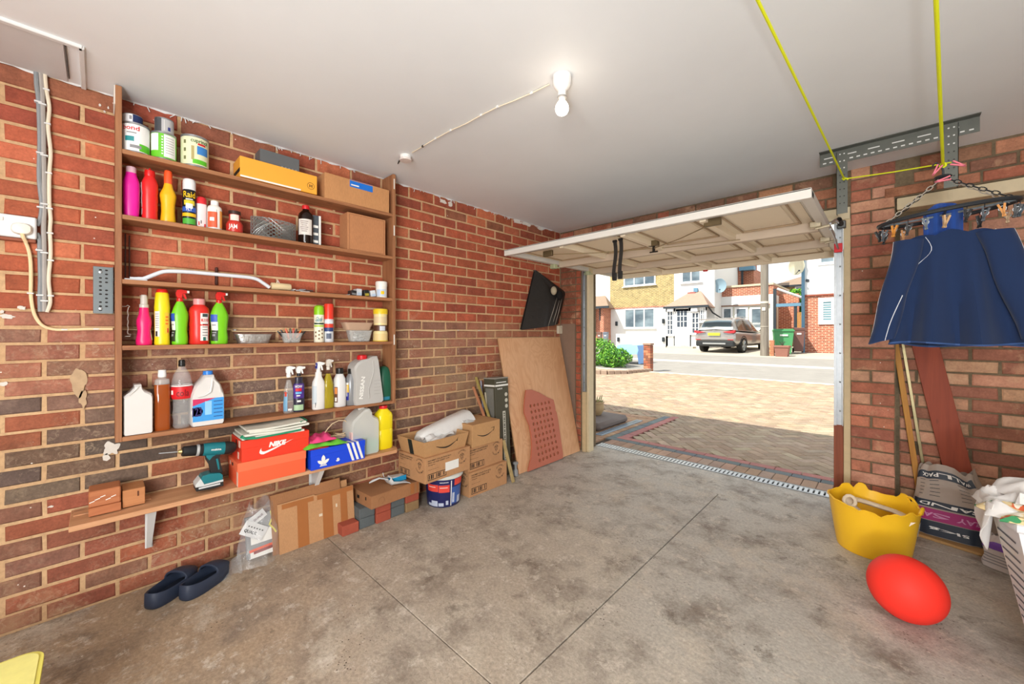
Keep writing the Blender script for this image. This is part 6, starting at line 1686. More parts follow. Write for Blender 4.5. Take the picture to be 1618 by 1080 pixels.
# lock and rods
HB = mat('door_handle_box', '6b5b40', .5, .3, var=.2)
pl_ = onz(866, 402, DZ - .02); pr_ = onz(1126, 353, DZ - .02); pc = onz(1033, 390, DZ - .02)
for p in (pl_, pr_):
    build(G().box(p.x - .045, p.x + .045, p.y - .012, p.y + .012, DZ - .034, DZ + .01, .003), 'latch_box', HB, t)
build(G().box(pc.x - .035, pc.x + .035, pc.y - .02, pc.y + .02, DZ - .015, DZ + SK - .006, .003), 'lock_plate', HB, t)
build(G().box(pc.x - .008, pc.x + .008, pc.y - .008, pc.y + .008, DZ - .055, DZ - .015, .002).box(pc.x - .03, pc.x + .03, pc.y - .007, pc.y + .007, DZ - .06, DZ - .052, .002), 'turn_handle', mat('iron_black', '2b2622', .5, .5), t)
for p in (pl_, pr_):
    build(G().tube([(pc.x, pc.y, DZ - .03), ((pc.x + p.x) / 2, (pc.y + p.y) / 2, DZ - .034), (p.x, p.y, DZ - .02)], .0035, 6), 'lock_rod', mat('rod_brassy', '9c8a68', .4, .5), t)
build(G().tube([(pc.x + .05, pc.y + .03, DZ - .03), (1.9, YA + .62, DZ - .03)], .003, 6), 'lock_rod', mat('rod_brassy', '9c8a68', .4, .5), t)
rc = onz(1101, 422, DZ - .02)
build(G().lathe([(.022, -.012), (.024, -.004), (.02, 0)], 16, (rc.x, YB2 - .03, DZ - .02)), 'red_reflector', RED, t, 1)
BRS = mat('bracket_zinc', 'b8ad94', .4, .5, var=.3, vs=60)
for (u, v) in ((1303, 355), (1320, 378)):
    p = onz(u, v, DZ - .02)
    build(G().box(X1 - .075, X1 - .02, p.y - .02, p.y + .02, DZ - .03, DZ + .005, .004).tube([(X1 - .05, p.y, DZ - .035), (X1 + .015, p.y + .01, DZ - .025)], .008, 8), 'hinge_bracket', BRS, t)
for (yy) in (2.93, 3.5):
    build(G().box(X0 - .005, X0 + .05, yy - .025, yy + .025, DZ - .045, DZ - .004, .005).tube([(X0 + .0, yy - .03, DZ - .03), (X0 + .05, yy + .05, DZ - .03)], .007, 8), 'hinge_bracket', mat('bracket_green', 'b4bd98', .5, .2), t)
# canopy springs and arms at the right jamb
SPG = mat('spring_dark', '3f3a36', .5, .5, var=.3, vs=60)
t = thing('lift_spring', 'dark coil spring and lifting arm at the right jamb beside the raised door', 'spring', (2.38, 3.4, 1.9))
for dy in (0,):
    hel = [(2.375 + .013 * cos(a * .9), 3.30 + a * .0016, 1.965 + .013 * sin(a * .9)) for a in range(110)]
    build(G().tube(hel, .003, 5), 'coil', SPG, t, 1)
    build(G().tube([(2.355, 3.02, 1.885), (2.365, 3.2, 1.945), (2.375, 3.48, 1.965)], .006, 6), 'lift_arm', STEEL, t)
    build(G().box(2.355, 2.40, 3.46, 3.495, 1.94, 1.99, .004), 'spring_anchor', STEELD, t)
t = thing('door_linkage', 'galvanised lifting arm linking the raised door to the right hand track', 'arm', (2.36, 3.4, 1.8))
build(G().tube([(2.352, 3.06, 1.86), (2.356, 3.3, 1.84), (2.36, 3.475, 1.80)], .006, 6), 'arm_bar', STEEL, t)
build(G().box(2.338, 2.382, 3.465, 3.479, 1.78, 1.84, .002), 'red_roller', RED, t)
# black straps hanging from the door rail
for k, (u, v) in enumerate(((971, 380), (980, 377))):
    a = onz(u, v, DZ); b = Vector((a.x, a.y, DZ))
    L = .275 if k == 0 else .27
    g = G(); g.grid(lambda s, q: (b.x + .030 * k * 0 - .013 + .026 * q + .006 * sin(s * 5), b.y + .004 * sin(s * 6 + k), DZ + .004 - L * s), 12, 2, .004)
    t = thing('strap', ['left', 'right'][k] + ' black webbing strap hanging from the front rail of the raised door', 'strap', (b.x, b.y, DZ - L), 'straps on the garage door')
    build(g, 'webbing', mat('webbing_black', '26221f', .7, bump=.4, bs=500), t)
    build(G().box(b.x - .015, b.x + .015, b.y - .004, b.y + .012, DZ - .012, DZ + .004, .002), 'strap_end', BLACK, t)
    build(G().box(b.x - .0145, b.x + .0145, b.y - .008, b.y + .010, DZ - L - .004, DZ - L + .05, .003), 'strap_tip', BLACK, t)

# ================================================================ SLOTTED ANGLE BRACKET, ROPE
SLT = mat('slotted_steel', '63655f', .45, .5, var=.15, vs=20)
DRK = mat('slot_dark', '3a3a38', .6, .3)
ya = 3.07
t = thing('slotted_angle_frame', 'slotted grey steel angle frame hung from the ceiling by the brick pier', 'bracket', (2.6, ya, 1.95))
build(G().box(2.30, 2.94, ya, ya + .003, H - .080, H - .001).box(2.30, 2.94, ya - .045, ya, H - .0045, H - .001), 'top_rail', SLT, t)
LG = mat('slot_light', 'd9d9d6', .6)
for x in [2.315 + i * .031 for i in range(20)]:
    if x < 2.93: build(G().box(x, x + .016, ya - .0008, ya, H - .066, H - .059), 'slot', LG, t)
for x in [2.32 + i * .10 for i in range(6)]:
    build(G().box(x, x + .05, ya - .0008, ya, H - .038, H - .032), 'slot', LG, t)
for x in (2.405, 2.842):
    z0 = 1.945 if x < 2.6 else 1.99
    lg = build(G().box(x - .026, x + .026, ya - .006, ya - .003, z0, H - .012).box(x - .026 if x < 2.6 else x + .0235, x - .0235 if x < 2.6 else x + .026, ya - .006, ya + .035, z0, H - .012), 'leg', SLT, t)
    for i in range(8):
        zz = H - .03 - i * .042
        if zz > z0 + .02:
            for dx in (-.009, .010):
                build(G(Matrix.Translation((x + dx, ya - .0062, zz)) @ Matrix.Rotation(pi / 2, 4, 'X')).lathe([(.004, 0), (.004, .0006), (0, .0006)], 8), 'bolt_hole', LG if i < 3 else DRK, lg)
RP = mat('rope_yellow', 'e3ea1c', .55, var=.1, vs=300, bump=.5, bs=700)
K1 = Vector((2.415, ya - .012, 2.150))
a_, b_, c_ = ray(1197, 0); tt = .93 / c_; Q1 = Vector((CX + tt * a_, CY + tt * b_, CZ + tt * c_)); Q1b = Q1 + (Q1 - K1) * 1.9
t = thing('rope', 'bright yellow rope strung from the steel frame across the garage ceiling', 'rope', tuple(K1))
AN = Vector((2.788, 2.70, 1.996))
g = G().tube([K1, K1.lerp(Q1, .5), Q1, Q1b], .0045, 8).tube([K1 + Vector((.012, -.004, -.006)), K1.lerp(Vector((2.842, ya - .02, 2.11)), .5) + Vector((0, -.004, -.004)), Vector((2.842, ya - .02, 2.115))], .0035, 8)
build(g, 'rope_run', RP, t, 1)
build(G().tube([K1 + Vector((-.008, -.006, .0)), K1 + Vector((.0, -.012, -.012)), K1 + Vector((.010, -.006, -.004)), K1 + Vector((.018, -.004, -.014))], .0045, 7).ell(K1, (.008, .008, .008), 10, 6), 'knot', RP, t, 1)
a_, b_, c_ = ray(1479, 0); tt = .918 / c_; Q2 = Vector((CX + tt * a_, CY + tt * b_, CZ + tt * c_)); Q2b = Q2 + (Q2 - AN) * ((H - Q2.z) / (Q2.z - AN.z))
t = thing('rope', 'bright yellow rope dropping from the ceiling to the clothes airer', 'rope', tuple(AN))
build(G().tube([AN + Vector((0, 0, .012)), AN.lerp(Q2, .5) + Vector((0, 0, -.002)), Q2, Q2b], .0055, 8), 'rope_run', RP, t, 1)
build(G().tube([AN + Vector((.010 * sin(a), 0, .012 + .010 * cos(a))) for a in [i * .6 for i in range(11)]], .004, 7), 'loop', RP, t, 1)
# ================================================================ PEG AIRER AND JACKETS
RC = Vector((2.79, 2.70, 1.78)); RA, RB_ = .22, .115
AIR = mat('airer_black', '2e3237', .4, .2, var=.1)
t = thing('peg_airer', 'oval dark peg airer hanging on chains above the navy jackets', 'airer', tuple(RC))
tilt = .03
def rp(a, s=1, dz=0): return Vector((RC.x + RA * s * cos(a), RC.y + RB_ * s * sin(a), RC.z + dz + .02 * cos(a)))
build(G().tube([rp(i * pi / 20) for i in range(40)], .0095, 8, True), 'rim', AIR, t, 1)
build(G().tube([rp(pi), RC + Vector((0, 0, -.004)), rp(0)], .005, 6), 'cross_bar', mat('bar_bluegrey', '7b8791', .4, .3), t)
build(G().tube([rp(pi / 2), RC + Vector((0, 0, -.004)), rp(-pi / 2)], .005, 6), 'cross_bar', AIR, t)
for a in (.35, pi - .35, pi + .5, -.5): 
    top_ = AN + Vector((0, 0, -.045)); e = rp(a)
    n = 11; g = G()
    dd = (e - top_) / n
    for i in range(n):
        c = top_ + dd * (i + .5); s = dd.normalized(); r = s.cross(Vector((0, 0, 1))) if i % 2 else s.cross(s.cross(Vector((0, 0, 1))))
        r.normalize()
        g.tube([c + s * (dd.length * .62) * cos(q) + r * .0075 * sin(q) for q in [j * pi / 4 for j in range(8)]], .0021, 4, True)
    build(g, 'chain', mat('chain_pale', 'c9c1b4', .4, .3) if a in (.35, pi + .5) else AIR, t)['kind'] = 'stuff'
build(G().tube([AN + Vector((0, 0, -.045)), AN + Vector((0, 0, -.012)), AN + Vector((-.004, 0, .008)), AN + Vector((-.022, 0, .030)), AN + Vector((-.034, 0, .018))], .004, 7).ell(AN + Vector((0, 0, -.042)), (.030, .024, .010), 14, 6), 'hook', AIR, t, 1)
PKM = plastic('e8788a')
for k, (dx, dz, an) in enumerate(((-.022, -.012, .5), (.045, -.004, -1.0), (-.002, -.062, 1.4))):
    pg = thing('clothes_peg', ['pink peg gripping the left of the airer hook', 'pink peg on the yellow rope right of the airer hook', 'pink peg clipped under the airer hook'][k], 'peg', tuple(AN + Vector((dx, -.02, dz))), 'pink clothes pegs on the airer hook')
    T = Matrix.Translation(AN + Vector((dx, -.024, dz))) @ Matrix.Rotation(an, 4, 'Y')
    for s in (-1, 1): build(G(T @ Matrix.Rotation(s * .16, 4, 'Y')).box(s * .004 - .003, s * .004 + .003, -.004, .004, -.026, .026, .001), 'peg_leg', PKM, pg)
PEGS = ['2e3033', '3a4148', 'd08a3a', '26282b', '59636b', 'c9a57c']
angs = [pi + .05, pi + .42, pi + .72, pi + 1.0, pi + 1.28, pi + 1.56, pi + 1.85, pi + 2.1, pi + 2.4, pi + 2.75, .02, .5, 1.0, 1.6, 2.2, 2.7]
for k, a in enumerate(angs):
    c = rp(a, 1.0, -.045 - .008 * (k % 2)); col = PEGS[k % 6] if k % 3 else '2e3033'
    nm = {'2e3033': 'black', '3a4148': 'slate', 'd08a3a': 'orange', '26282b': 'dark', '59636b': 'grey', 'c9a57c': 'tan'}[col]
    side = 'near' if pi < a else 'far'
    pos = ['left end', 'left', 'left of centre', 'just left of centre', 'centre', 'just right of centre', 'right of centre', 'right', 'far right', 'right end'][k] if k < 10 else ['right end', 'right', 'right of centre', 'centre', 'left of centre', 'left'][k - 10]
    pg = thing('clothes_peg', nm + ' clothes peg at the ' + pos + ' of the airer ' + side + ' side', 'peg', tuple(c), 'clothes pegs round the airer rim')
    T = Matrix.Translation(c) @ Matrix.Rotation(random.uniform(-.25, .25), 4, 'Y') @ Matrix.Rotation(random.uniform(-.5, .5), 4, 'Z')
    for s in (-1, 1): build(G(T @ Matrix.Rotation(s * .22, 4, 'Y')).prism([(s * .004 - .0035, -.030), (s * .004 + .0035, -.030), (s * .004 + .0035, .026), (s * .004 - .0035, .026)], (0, .006, 0), (1, 0, 0), (0, 0, 1), .012), 'peg_leg', plastic(col), pg)
    build(G(T).tube([(.011 * cos(q), 0, .004 + .011 * sin(q)) for q in [j * .7 for j in range(9)]], .0015, 5, True), 'peg_spring', STEEL, pg)
    build(G().tube([rp(a), c + Vector((0, 0, .028))], .0015, 5), 'peg_link', AIR, pg)
NV = mat('fleece_navy', '162b50', .95, var=.08, vs=10, sheen=.15)
PIP = mat('piping_white', 'dfe3ea', .6)
def jacket(label, xo, yo, s, zt, zb, seed, sleeves=True):
    t = thing('jacket', label, 'jacket', (2.8 + xo, 2.68 + yo, zb), 'navy jackets pegged on the airer')
    R = random.Random(seed); p = [R.uniform(0, 6) for _ in range(6)]
    def body(u, v):
        a = 2 * pi * u
        w = (.132 + .070 * v) * s; d = (.028 + .030 * v)
        x = 2.80 + xo + .006 + w * cos(a) + .012 * v; y = 2.68 + yo + d * sin(a)
        y += (0.012 + .018 * v) * sin(cos(a) * 9 + p[0]) * (.3 + v) + .006 * sin(cos(a) * 17 + 3 * v + p[1]) * v
        zl = zt - .018 * abs(cos(a)) - .016 * (1 - abs(cos(cos(a) * 4.5)))
        return (x, y, zl + (zb - zl) * v + .006 * sin(a * 3 + p[2]) * v)
    build(G().grid(body, 72, 24, .003), 'body', NV, t, 1)
    g = G().grid(lambda u, v: tuple(Vector(body(u, .985 + .015 * v)) + Vector((.0, -.0015, 0))), 72, 1, .0045); build(g, 'hem', mat('hem_pale', '3a5688', .8), t, 1)
    def line(pts, name='piping'):
        P = [ony(u, v, YJ) for u, v in pts]
        # lay the piping on the cloth surface by its own depth
        build(G().tube([Vector((q.x, q.y, q.z)) for q in P], .0016, 5), name, PIP, t)
    if sleeves:
        for sd in (-1, 1):
            def slv(u, v):
                a = 2 * pi * u
                if sd < 0: cx_ = 2.80 + xo - .122 * s - .095 * v ** 1.1; hw = (.046 - .004 * v) * s
                else: cx_ = 2.80 + xo + .125 * s + .115 * v; hw = (.048 - .004 * v) * s
                zl = zt - .03 + (zb + .04 - zt) * v
                y = 2.665 + yo - .018 * v - .012 + .026 * sin(a) + .005 * sin(v * 11 + p[3])
                return (cx_ + hw * cos(a) + .004 * sin(v * 9 + a * 2), y, zl + hw * .35 * cos(a) * v * (1 if sd < 0 else -1))
            sl = build(G().grid(slv, 28, 16, .003), 'sleeve', NV, t, 1)
            e = [Vector(slv(.5, q / 12)) + Vector((-.002, 0, 0)) for q in range(13)] if sd < 0 else [Vector(slv(0, q / 12)) + Vector((.002, 0, 0)) for q in range(13)]
            build(G().tube(e, .0018, 5), 'piping', PIP, sl)
            e = [Vector(slv(.80 if sd < 0 else .7, .55 + .45 * q / 8)) + Vector((.012 * (1 - q / 8), -.002, 0)) for q in range(9)]
            build(G().tube(e, .0016, 5), 'piping', PIP, sl)
            build(G().tube([Vector(slv(q / 24, .995)) for q in range(25)], .003, 6), 'cuff_edge', mat('hem_pale', '3a5688', .8), sl)
        e = [Vector(body(.655 + .035 * sin(q * .4) - .02 * q / 10, .02 + .30 * q / 10)) + Vector((0, -.002, 0)) for q in range(11)]
        build(G().tube(e, .0017, 5), 'piping', PIP, t)
        e = [Vector(body(.93 + .012 * q / 8, .0 + .14 * q / 8)) + Vector((0, -.002, 0)) for q in range(9)]
        build(G().tube(e, .0017, 5), 'piping', PIP, t)
        em = Vector(slv_em(xo, yo, s, zb)) if False else None
    return t
jacket('front navy fleece jacket with thin white piping, hung by its hem on the airer', .0, -.03, 1.04, 1.695, 1.180, 3)
jacket('rear navy jacket showing behind and below the front one on the airer', .035, .07, .98, 1.70, 1.170, 5, False)
# royal blue waist piece at the top
t = thing('garment', 'brighter blue cloth pegged inside the airer behind the front jacket', 'clothes', (2.80, 2.70, 1.66))
build(G().grid(lambda u, v: (2.725 + .125 * u, 2.705 + .012 * sin(u * 14), 1.80 + .035 * sin(pi * u) - .15 * v), 20, 8, .003), 'cloth', mat('royal_blue', '1f4a9a', .85, sheen=.3), t, 1)

# ================================================================ RIGHT HAND CORNER
def leanbar(label, u0, v0, u1, v1, y0, y1, w, d, m, cat='batten', name='batten', group=None):
    A, B = ony(u1, v1, y1), ony(u0, v0, y0)
    dd = (B - A) / (B.z - A.z)
    A0 = A - dd * (A.z - .004) ; B0 = B + dd * .25
    return bar(name, label, A0, B0, w, d, m, group, cat, (0, 1, 0))
OCH = wood('cf9440', 'b57a2e', 2, knots=False)
leanbar('long ochre timber batten leaning in the corner beside the pier', 1418, 560, 1449, 755, 3.575, 3.56, .028, .016, OCH, group='poles in the right hand corner')
leanbar('thin brassy metal pole leaning right of the ochre batten', 1427, 545, 1457, 725, 3.58, 3.565, .016, .016, mat('pole_brassy', '7d7252', .35, .6, var=.3, vs=20), 'pole', 'metal_pole', 'poles in the right hand corner')
leanbar('wide dark red timber plank leaning in the right hand corner', 1462, 546, 1511, 735, 3.58, 3.57, .118, .020, wood('a2482a', '88381f', 2, scale=.7), 'plank', 'timber_plank', 'poles in the right hand corner')
leanbar('narrow pale lath leaning right of the dark red plank', 1491, 600, 1527, 738, 3.585, 3.575, .024, .012, wood('c98a66', 'b87855', 2, knots=False), 'lath', 'timber_lath', 'poles in the right hand corner')
# card under the bags
a = onz(1452, 846, 0); b = onz(1572, 884, 0)
solo(G(Matrix.Translation((a.x, a.y - .02, .001)) @ Matrix.Rotation(atan2(b.y - a.y, b.x - a.x), 4, 'Z')).box(-.02, .44, 0, .16, 0, .016, .003), 'floor_board', card('b08a58'), 'tan board lying on the floor under the sand bag', 'board')
# sand bag
def sack(name, label, c, w, d, h, m, rz, seed, group=None, lean=0, top=.75):
    t = thing(name, label, 'bag', c, group)
    R = random.Random(seed); p = [R.uniform(0, 6) for _ in range(6)]
    T = Matrix.Translation(c) @ Matrix.Rotation(rz, 4, 'Z')
    def f(u, v):
        a = 2 * pi * u; e = .55
        ca, sa = cos(a), sin(a)
        k = (1 + .035 * sin(4 * a + 6 * v + p[0]) + .03 * sin(9 * a - 8 * v + p[1]))
        W = w / 2 * (1 + .06 * sin(pi * v)) * (1 - (1 - top) * max(0, v - .55) / .45); D = d / 2 * (1 - .12 * v) * (1 if v < .75 else 1 - (v - .75) * 2.9)
        x = math.copysign(abs(ca) ** e, ca) * W * k; y = math.copysign(abs(sa) ** e, sa) * D * k
        return (x + .01 * sin(v * 9 + p[2]), y + lean * v, .003 + h * v + (.02 * sin(3 * a + p[3]) + .012 * sin(7 * a)) * max(0, v - .6) * 2.2)
    g = G(T).grid(f, 56, 24); g.add([T.inverted() @ Vector(g.v[0])] * 0, [])
    build(g, 'bag_body', m, t, 1)
    return t, T, f
SAND = mat('sand_bag', 'a8998c', .45, var=.12, vs=12, bump=.6, bs=16, coat=.15)
c = onz(1492, 852, .016)
t, T, f = sack('sand_bag', 'printed grey and purple sand bag lying upside down against the corner wall', (c.x + .02, 3.485, .017), .285, .11, .40, SAND, -.10, 4, lean=.012)
def band(u0, u1, v0, v1, m, name, off=.003):
    g = G(T)
    def q(a, b):
        p = Vector(f(u0 + (u1 - u0) * a, v0 + (v1 - v0) * b)); return (p.x * 1.005, p.y - off, p.z)
    g.grid(q, 30, 6); return build(g, name, m, t, 1)
NVB = mat('sand_navy', '2a3340', .45, var=.1); PUR = mat('sand_purple', 'a1266b', .45, var=.08)
band(.50, 1.0, .01, .22, NVB, 'print_band'); band(.50, 1.0, .23, .40, PUR, 'print_band'); band(.56, .94, .42, .52, NVB, 'print_band'); band(.58, .90, .82, .92, NVB, 'print_band', .004)
band(.93, .99, .41, .75, PUR, 'print_band')
def baglet(txt, u, v, w, h, m, flip=True, off=.0065):
    vv, ff = glyphs(txt, .02); g = G(T)
    for a, b in vv: pass
    P = []
    for a, b in vv:
        if flip: a, b = -a, -b
        p = Vector(f(u + a * w, v + b * h)); P.append((p.x, p.y - off, p.z))
    g.add(P, ff); build(g, 'lettering', m, t)
baglet('SAND', .75, .47, .20, .05, WHITE); baglet('PLAY SAND', .75, .315, .30, .07, mat('print_lilac', 'c98ab2', .5)); baglet('WALLPACK', .74, .87, .24, .05, WHITE); baglet('5kg', .76, .12, .1, .05, WHITE)
for k in range(5):
    for q in range(3):
        u = .63 + .08 * q; v = .60 + .05 * k
        P = [Vector(f(u + a, v + b)) for a, b in ((-.022, -.006), (.022, -.002), (.022, .004), (-.022, 0))]
        build(G(T).add([(p.x, p.y - .005, p.z) for p in P], [(0, 1, 2, 3)]), 'print', NVB, t)
c = onz(1546, 864, .016)
sack('rubble_bag', 'clear dusty sack of plaster slumped right of the sand bag', (3.07, 3.50, .017), .24, .12, .30, mat('dusty_sack', '8f8277', .4, var=.25, vs=14, bump=.6, bs=20, coat=.2), .1, 9, lean=.03, top=.6)
c = onz(1575, 905, 0)
t, T, f = sack('powder_bag', 'small white and purple bag on the floor behind the laundry basket', (c.x + .05, c.y + .06, .0), .17, .09, .16, mat('white_bag', 'cfc8c6', .5, var=.08, bump=.4, bs=25), -.5, 12, top=.8)
band(.55, .95, .62, .8, mat('bag_purple', '7a4fb0', .5), 'print_band', .003)
for k in range(4): band(.58, .92, .16 + .09 * k, .19 + .09 * k, mat('print_grey', '8d8d90', .5), 'print', .003)
# cables coil etc. yellow tub
TC = Vector((2.54, 3.04, 0)); TR_ = .19; TH = .27
YEL = mat('tub_yellow', 'ffc928', .38, var=.03, coat=.1)
t = thing('flexible_tub', 'large yellow flexible tub with torn rim standing on the floor by the pier', 'tub', tuple(TC))
def rimz(a): 
    z = 0
    for c, w, h in ((2.25, .16, .032), (1.85, .13, .042), (.85, .13, .038), (.5, .10, .02), (5.6, .12, .022), (3.6, .3, .008), (4.9, .10, -.022), (5.2, .07, .012), (4.45, .08, -.016)):
        d = (a - c + pi) % (2 * pi) - pi; z += h * math.exp(-(d / w) ** 4) if h > .03 else h * math.exp(-(d / w) ** 2)
    return z + .003 * sin(13 * a)
def tubf(rm, dz=0):
    def f(u, v):
        a = 2 * pi * u; r = (.152 + (TR_ - .152) * v ** .9) - rm
        return (TC.x + r * cos(a) * 1.03, TC.y + r * sin(a) * .97, .002 + dz + (TH - dz) * v + rimz(a) * max(0, v - .80) / .20)
    return f
build(G().grid(tubf(0), 96, 24, .004), 'tub_body', YEL, t, 1, fix=True)
build(G().lathe([(0, .006), (.150, .006), (.151, .001), (0, .001)], 40, TC, .97, rx=1.03), 'tub_base', YEL, t, 1)
build(G().tube([(lambda p: (p[0] * 1 + .003 * cos(2 * pi * i / 96), p[1] + .003 * sin(2 * pi * i / 96), p[2] - .0))(tubf(0)(i / 96, 1)) for i in range(96)], .0045, 6, True), 'rim', YEL, t, 1)
p = tubf(-.004)(.93, .62)
build(G().grid(lambda u, v: tubf(-.003)(.965 + .03 * u, .55 + .25 * v), 4, 4, .002), 'handle_tag', mat('tag_grey', '8f8f8a', .5), t, 1)
for cc in (.68, 6.1):
    a0 = cc; g = G(); g.tube([(lambda q: Vector((TC.x + (TR_ + .004) * 1.03 * cos(q), TC.y + (TR_ + .004) * .97 * sin(q), TH + .01 + .022 * sin((q - a0 + .2) / .4 * pi))))(a0 - .2 + .4 * i / 10) for i in range(11)], .007, 7); build(g, 'handle', YEL, t, 1)
CRM = mat('cream_plastic', 'e9d9bf', .35, var=.02)
t = thing('training_seat', 'cream plastic ring seat resting inside the yellow tub', 'seat', (TC.x + .02, TC.y, TH - .09))
T = Matrix.Translation((TC.x + .015, TC.y - .01, TH - .045)) @ Matrix.Rotation(.14, 4, 'Y') @ Matrix.Rotation(.1, 4, 'X')
g = G(T).tube([(.118 * cos(i * pi / 24), .10 * sin(i * pi / 24), .010 * cos(i * pi / 12)) for i in range(48)], .026, 10, True, flat=.5); build(g, 'ring', CRM, t, 1)
g = G(T).tube([(-.115 + .025 * cos(a), -.05 + .03 * sin(a), .03 + .02 * sin(a)) for a in [i * .55 for i in range(12)]], .009, 8, True); build(g, 'handle', CRM, t, 1)
g = G(T).prism([(.02, -.02), (.15, .03), (.09, -.05), (.06, -.02), (.04, -.06)], (0, -.10, .02), (1, 0, 0), (0, .3, 1), .004); build(g, 'broken_flap', CRM, t, fix=True)
# ball
BC = Vector((2.660, 2.404, .1305))
solo(G().ell(BC, (.1295, .1295, .1295), 48, 28), 'ball', mat('ball_red', 'ff3b2e', .6, var=.02, spec=.3), 'round bright red ball on the floor in front of the yellow tub', 'ball', smooth=1)
# laundry basket
BW = mat('basket_white', 'e0dfe2', .4, var=.03)
t = thing('laundry_basket', 'tall white plastic laundry basket heaped with clothes at the right edge', 'basket', (3.1, 2.1, 0))
topc = [Vector((2.872, 2.235, .60)), Vector((2.905, 2.045, .60)), Vector((3.40, 2.10, .60)), Vector((3.37, 2.30, .60))]
botc = [Vector((2.985, 2.205, .003)), Vector((3.0, 2.075, .003)), Vector((3.33, 2.11, .003)), Vector((3.31, 2.25, .003))]
def quad4(i, u, v): 
    a, b = botc[i], botc[(i + 1) % 4]; c, d = topc[i], topc[(i + 1) % 4]
    return a.lerp(b, u).lerp(c.lerp(d, u), v)
for i in range(4):
    g = G(); g.grid(lambda u, v: quad4(i, u, v), 4, 8, .005); build(g, 'side_panel', BW, t, fix=True)
build(G().add([p + Vector((0, 0, .01)) for p in botc], [(0, 1, 2, 3)]), 'bottom', BW, t)
g = G(); 
P = [];
for i in range(4):
    for k in range(6): P.append(topc[i].lerp(topc[(i + 1) % 4], k / 6) + Vector((0, 0, .0)))
build(g.tube(P, .012, 8, True, flat=1.2), 'rim', BW, t, 1)
SD = mat('slot_shadow', '6a6a70', .8)
nn = (topc[1] - topc[0]).cross(botc[0] - topc[0]).normalized()
if nn.x > 0: nn = -nn
for k in range(11):
    v = .90 - k * .052
    a, b = quad4(0, .10 + .0, v) + nn * .001, quad4(0, .80, v) + nn * .001
    build(G().add([a, b, b - Vector((0, 0, .0055)), a - Vector((0, 0, .0055)), a + nn * .0006, b + nn * .0006, b - Vector((0, 0, .0055)) + nn * .0006, a - Vector((0, 0, .0055)) + nn * .0006], [(4, 5, 6, 7), (0, 1, 5, 4), (3, 7, 6, 2), (0, 4, 7, 3), (1, 2, 6, 5)]), 'slot', SD, t, fix=True)
for k in range(11):
    v = .90 - k * .052
    nf = Vector((0, -1, 0))
    a, b = quad4(1, .12, v) + nf * .006, quad4(1, .88, v) + nf * .006
    build(G().box(a.x, b.x, min(a.y, b.y) - .0006, min(a.y, b.y), a.z - .006, a.z), 'slot', SD, t)
WC = mat('cotton_white', 'dcd9d6', .95, var=.05, bump=.2, bs=80); WC2 = mat('cotton_grey', 'c3bcb0', .95, var=.06, bump=.2, bs=80)
def pat():
    t = NT('floral_cloth'); f = t.noise(26, 2, .5); g2 = t.noise(19, 2, .5, t.scl(t.pos(), (1, 1.4, .8)))
    c = t.mix(t.ramp(f, [(.44, 0.0), (.47, 1.0)]), '3f8a5a', 'd9c394'); c = t.mix(t.ramp(g2, [(.57, 0.0), (.6, 1.0)]), c, 'd0603a'); c = t.mix(t.ramp(t.noise(31, 1), [(.60, 0.0), (.62, 1.0)]), c, 'e9e2cf')
    t.base(c); t.b.inputs['Roughness'].default_value = .95; return t.m
cloth('clothing', 'white cotton garment hanging over the left corner of the laundry basket', 2.84, 3.02, 2.10, 2.30, .605, .075, WC, 21, 'clothes', group='clothes in the laundry basket')
t = thing('clothing', 'white cotton tail of a garment draped down outside the basket corner', 'clothes', (2.87, 2.2, .5), 'clothes in the laundry basket')
build(G().grid(lambda u, v: (2.862 - .012 * sin(u * 9) - .012 * v, 2.10 + .17 * u + .03 * v, .648 - (.20 - .13 * abs(u - .45) * 2) * v), 14, 8, .004), 'drape', WC, t, 1)
cloth('clothing', 'green and orange floral cloth folded across the basket top', 2.86, 3.30, 2.04, 2.20, .612, .055, pat(), 22, 'clothes', group='clothes in the laundry basket')
cloth('clothing', 'large crumpled white garment on the middle of the laundry heap', 2.90, 3.20, 2.12, 2.36, .655, .09, WC, 23, 'clothes', nx=26, ny=26, group='clothes in the laundry basket')
cloth('clothing', 'grey-white folded garments at the top right of the laundry heap', 3.02, 3.38, 2.10, 2.34, .705, .10, WC2, 24, 'clothes', nx=26, ny=26, group='clothes in the laundry basket')
cloth('clothing', 'white folded cloth on top of the laundry heap at the frame edge', 3.06, 3.40, 2.10, 2.34, .77, .06, WC, 25, 'clothes', nx=20, ny=20, group='clothes in the laundry basket')
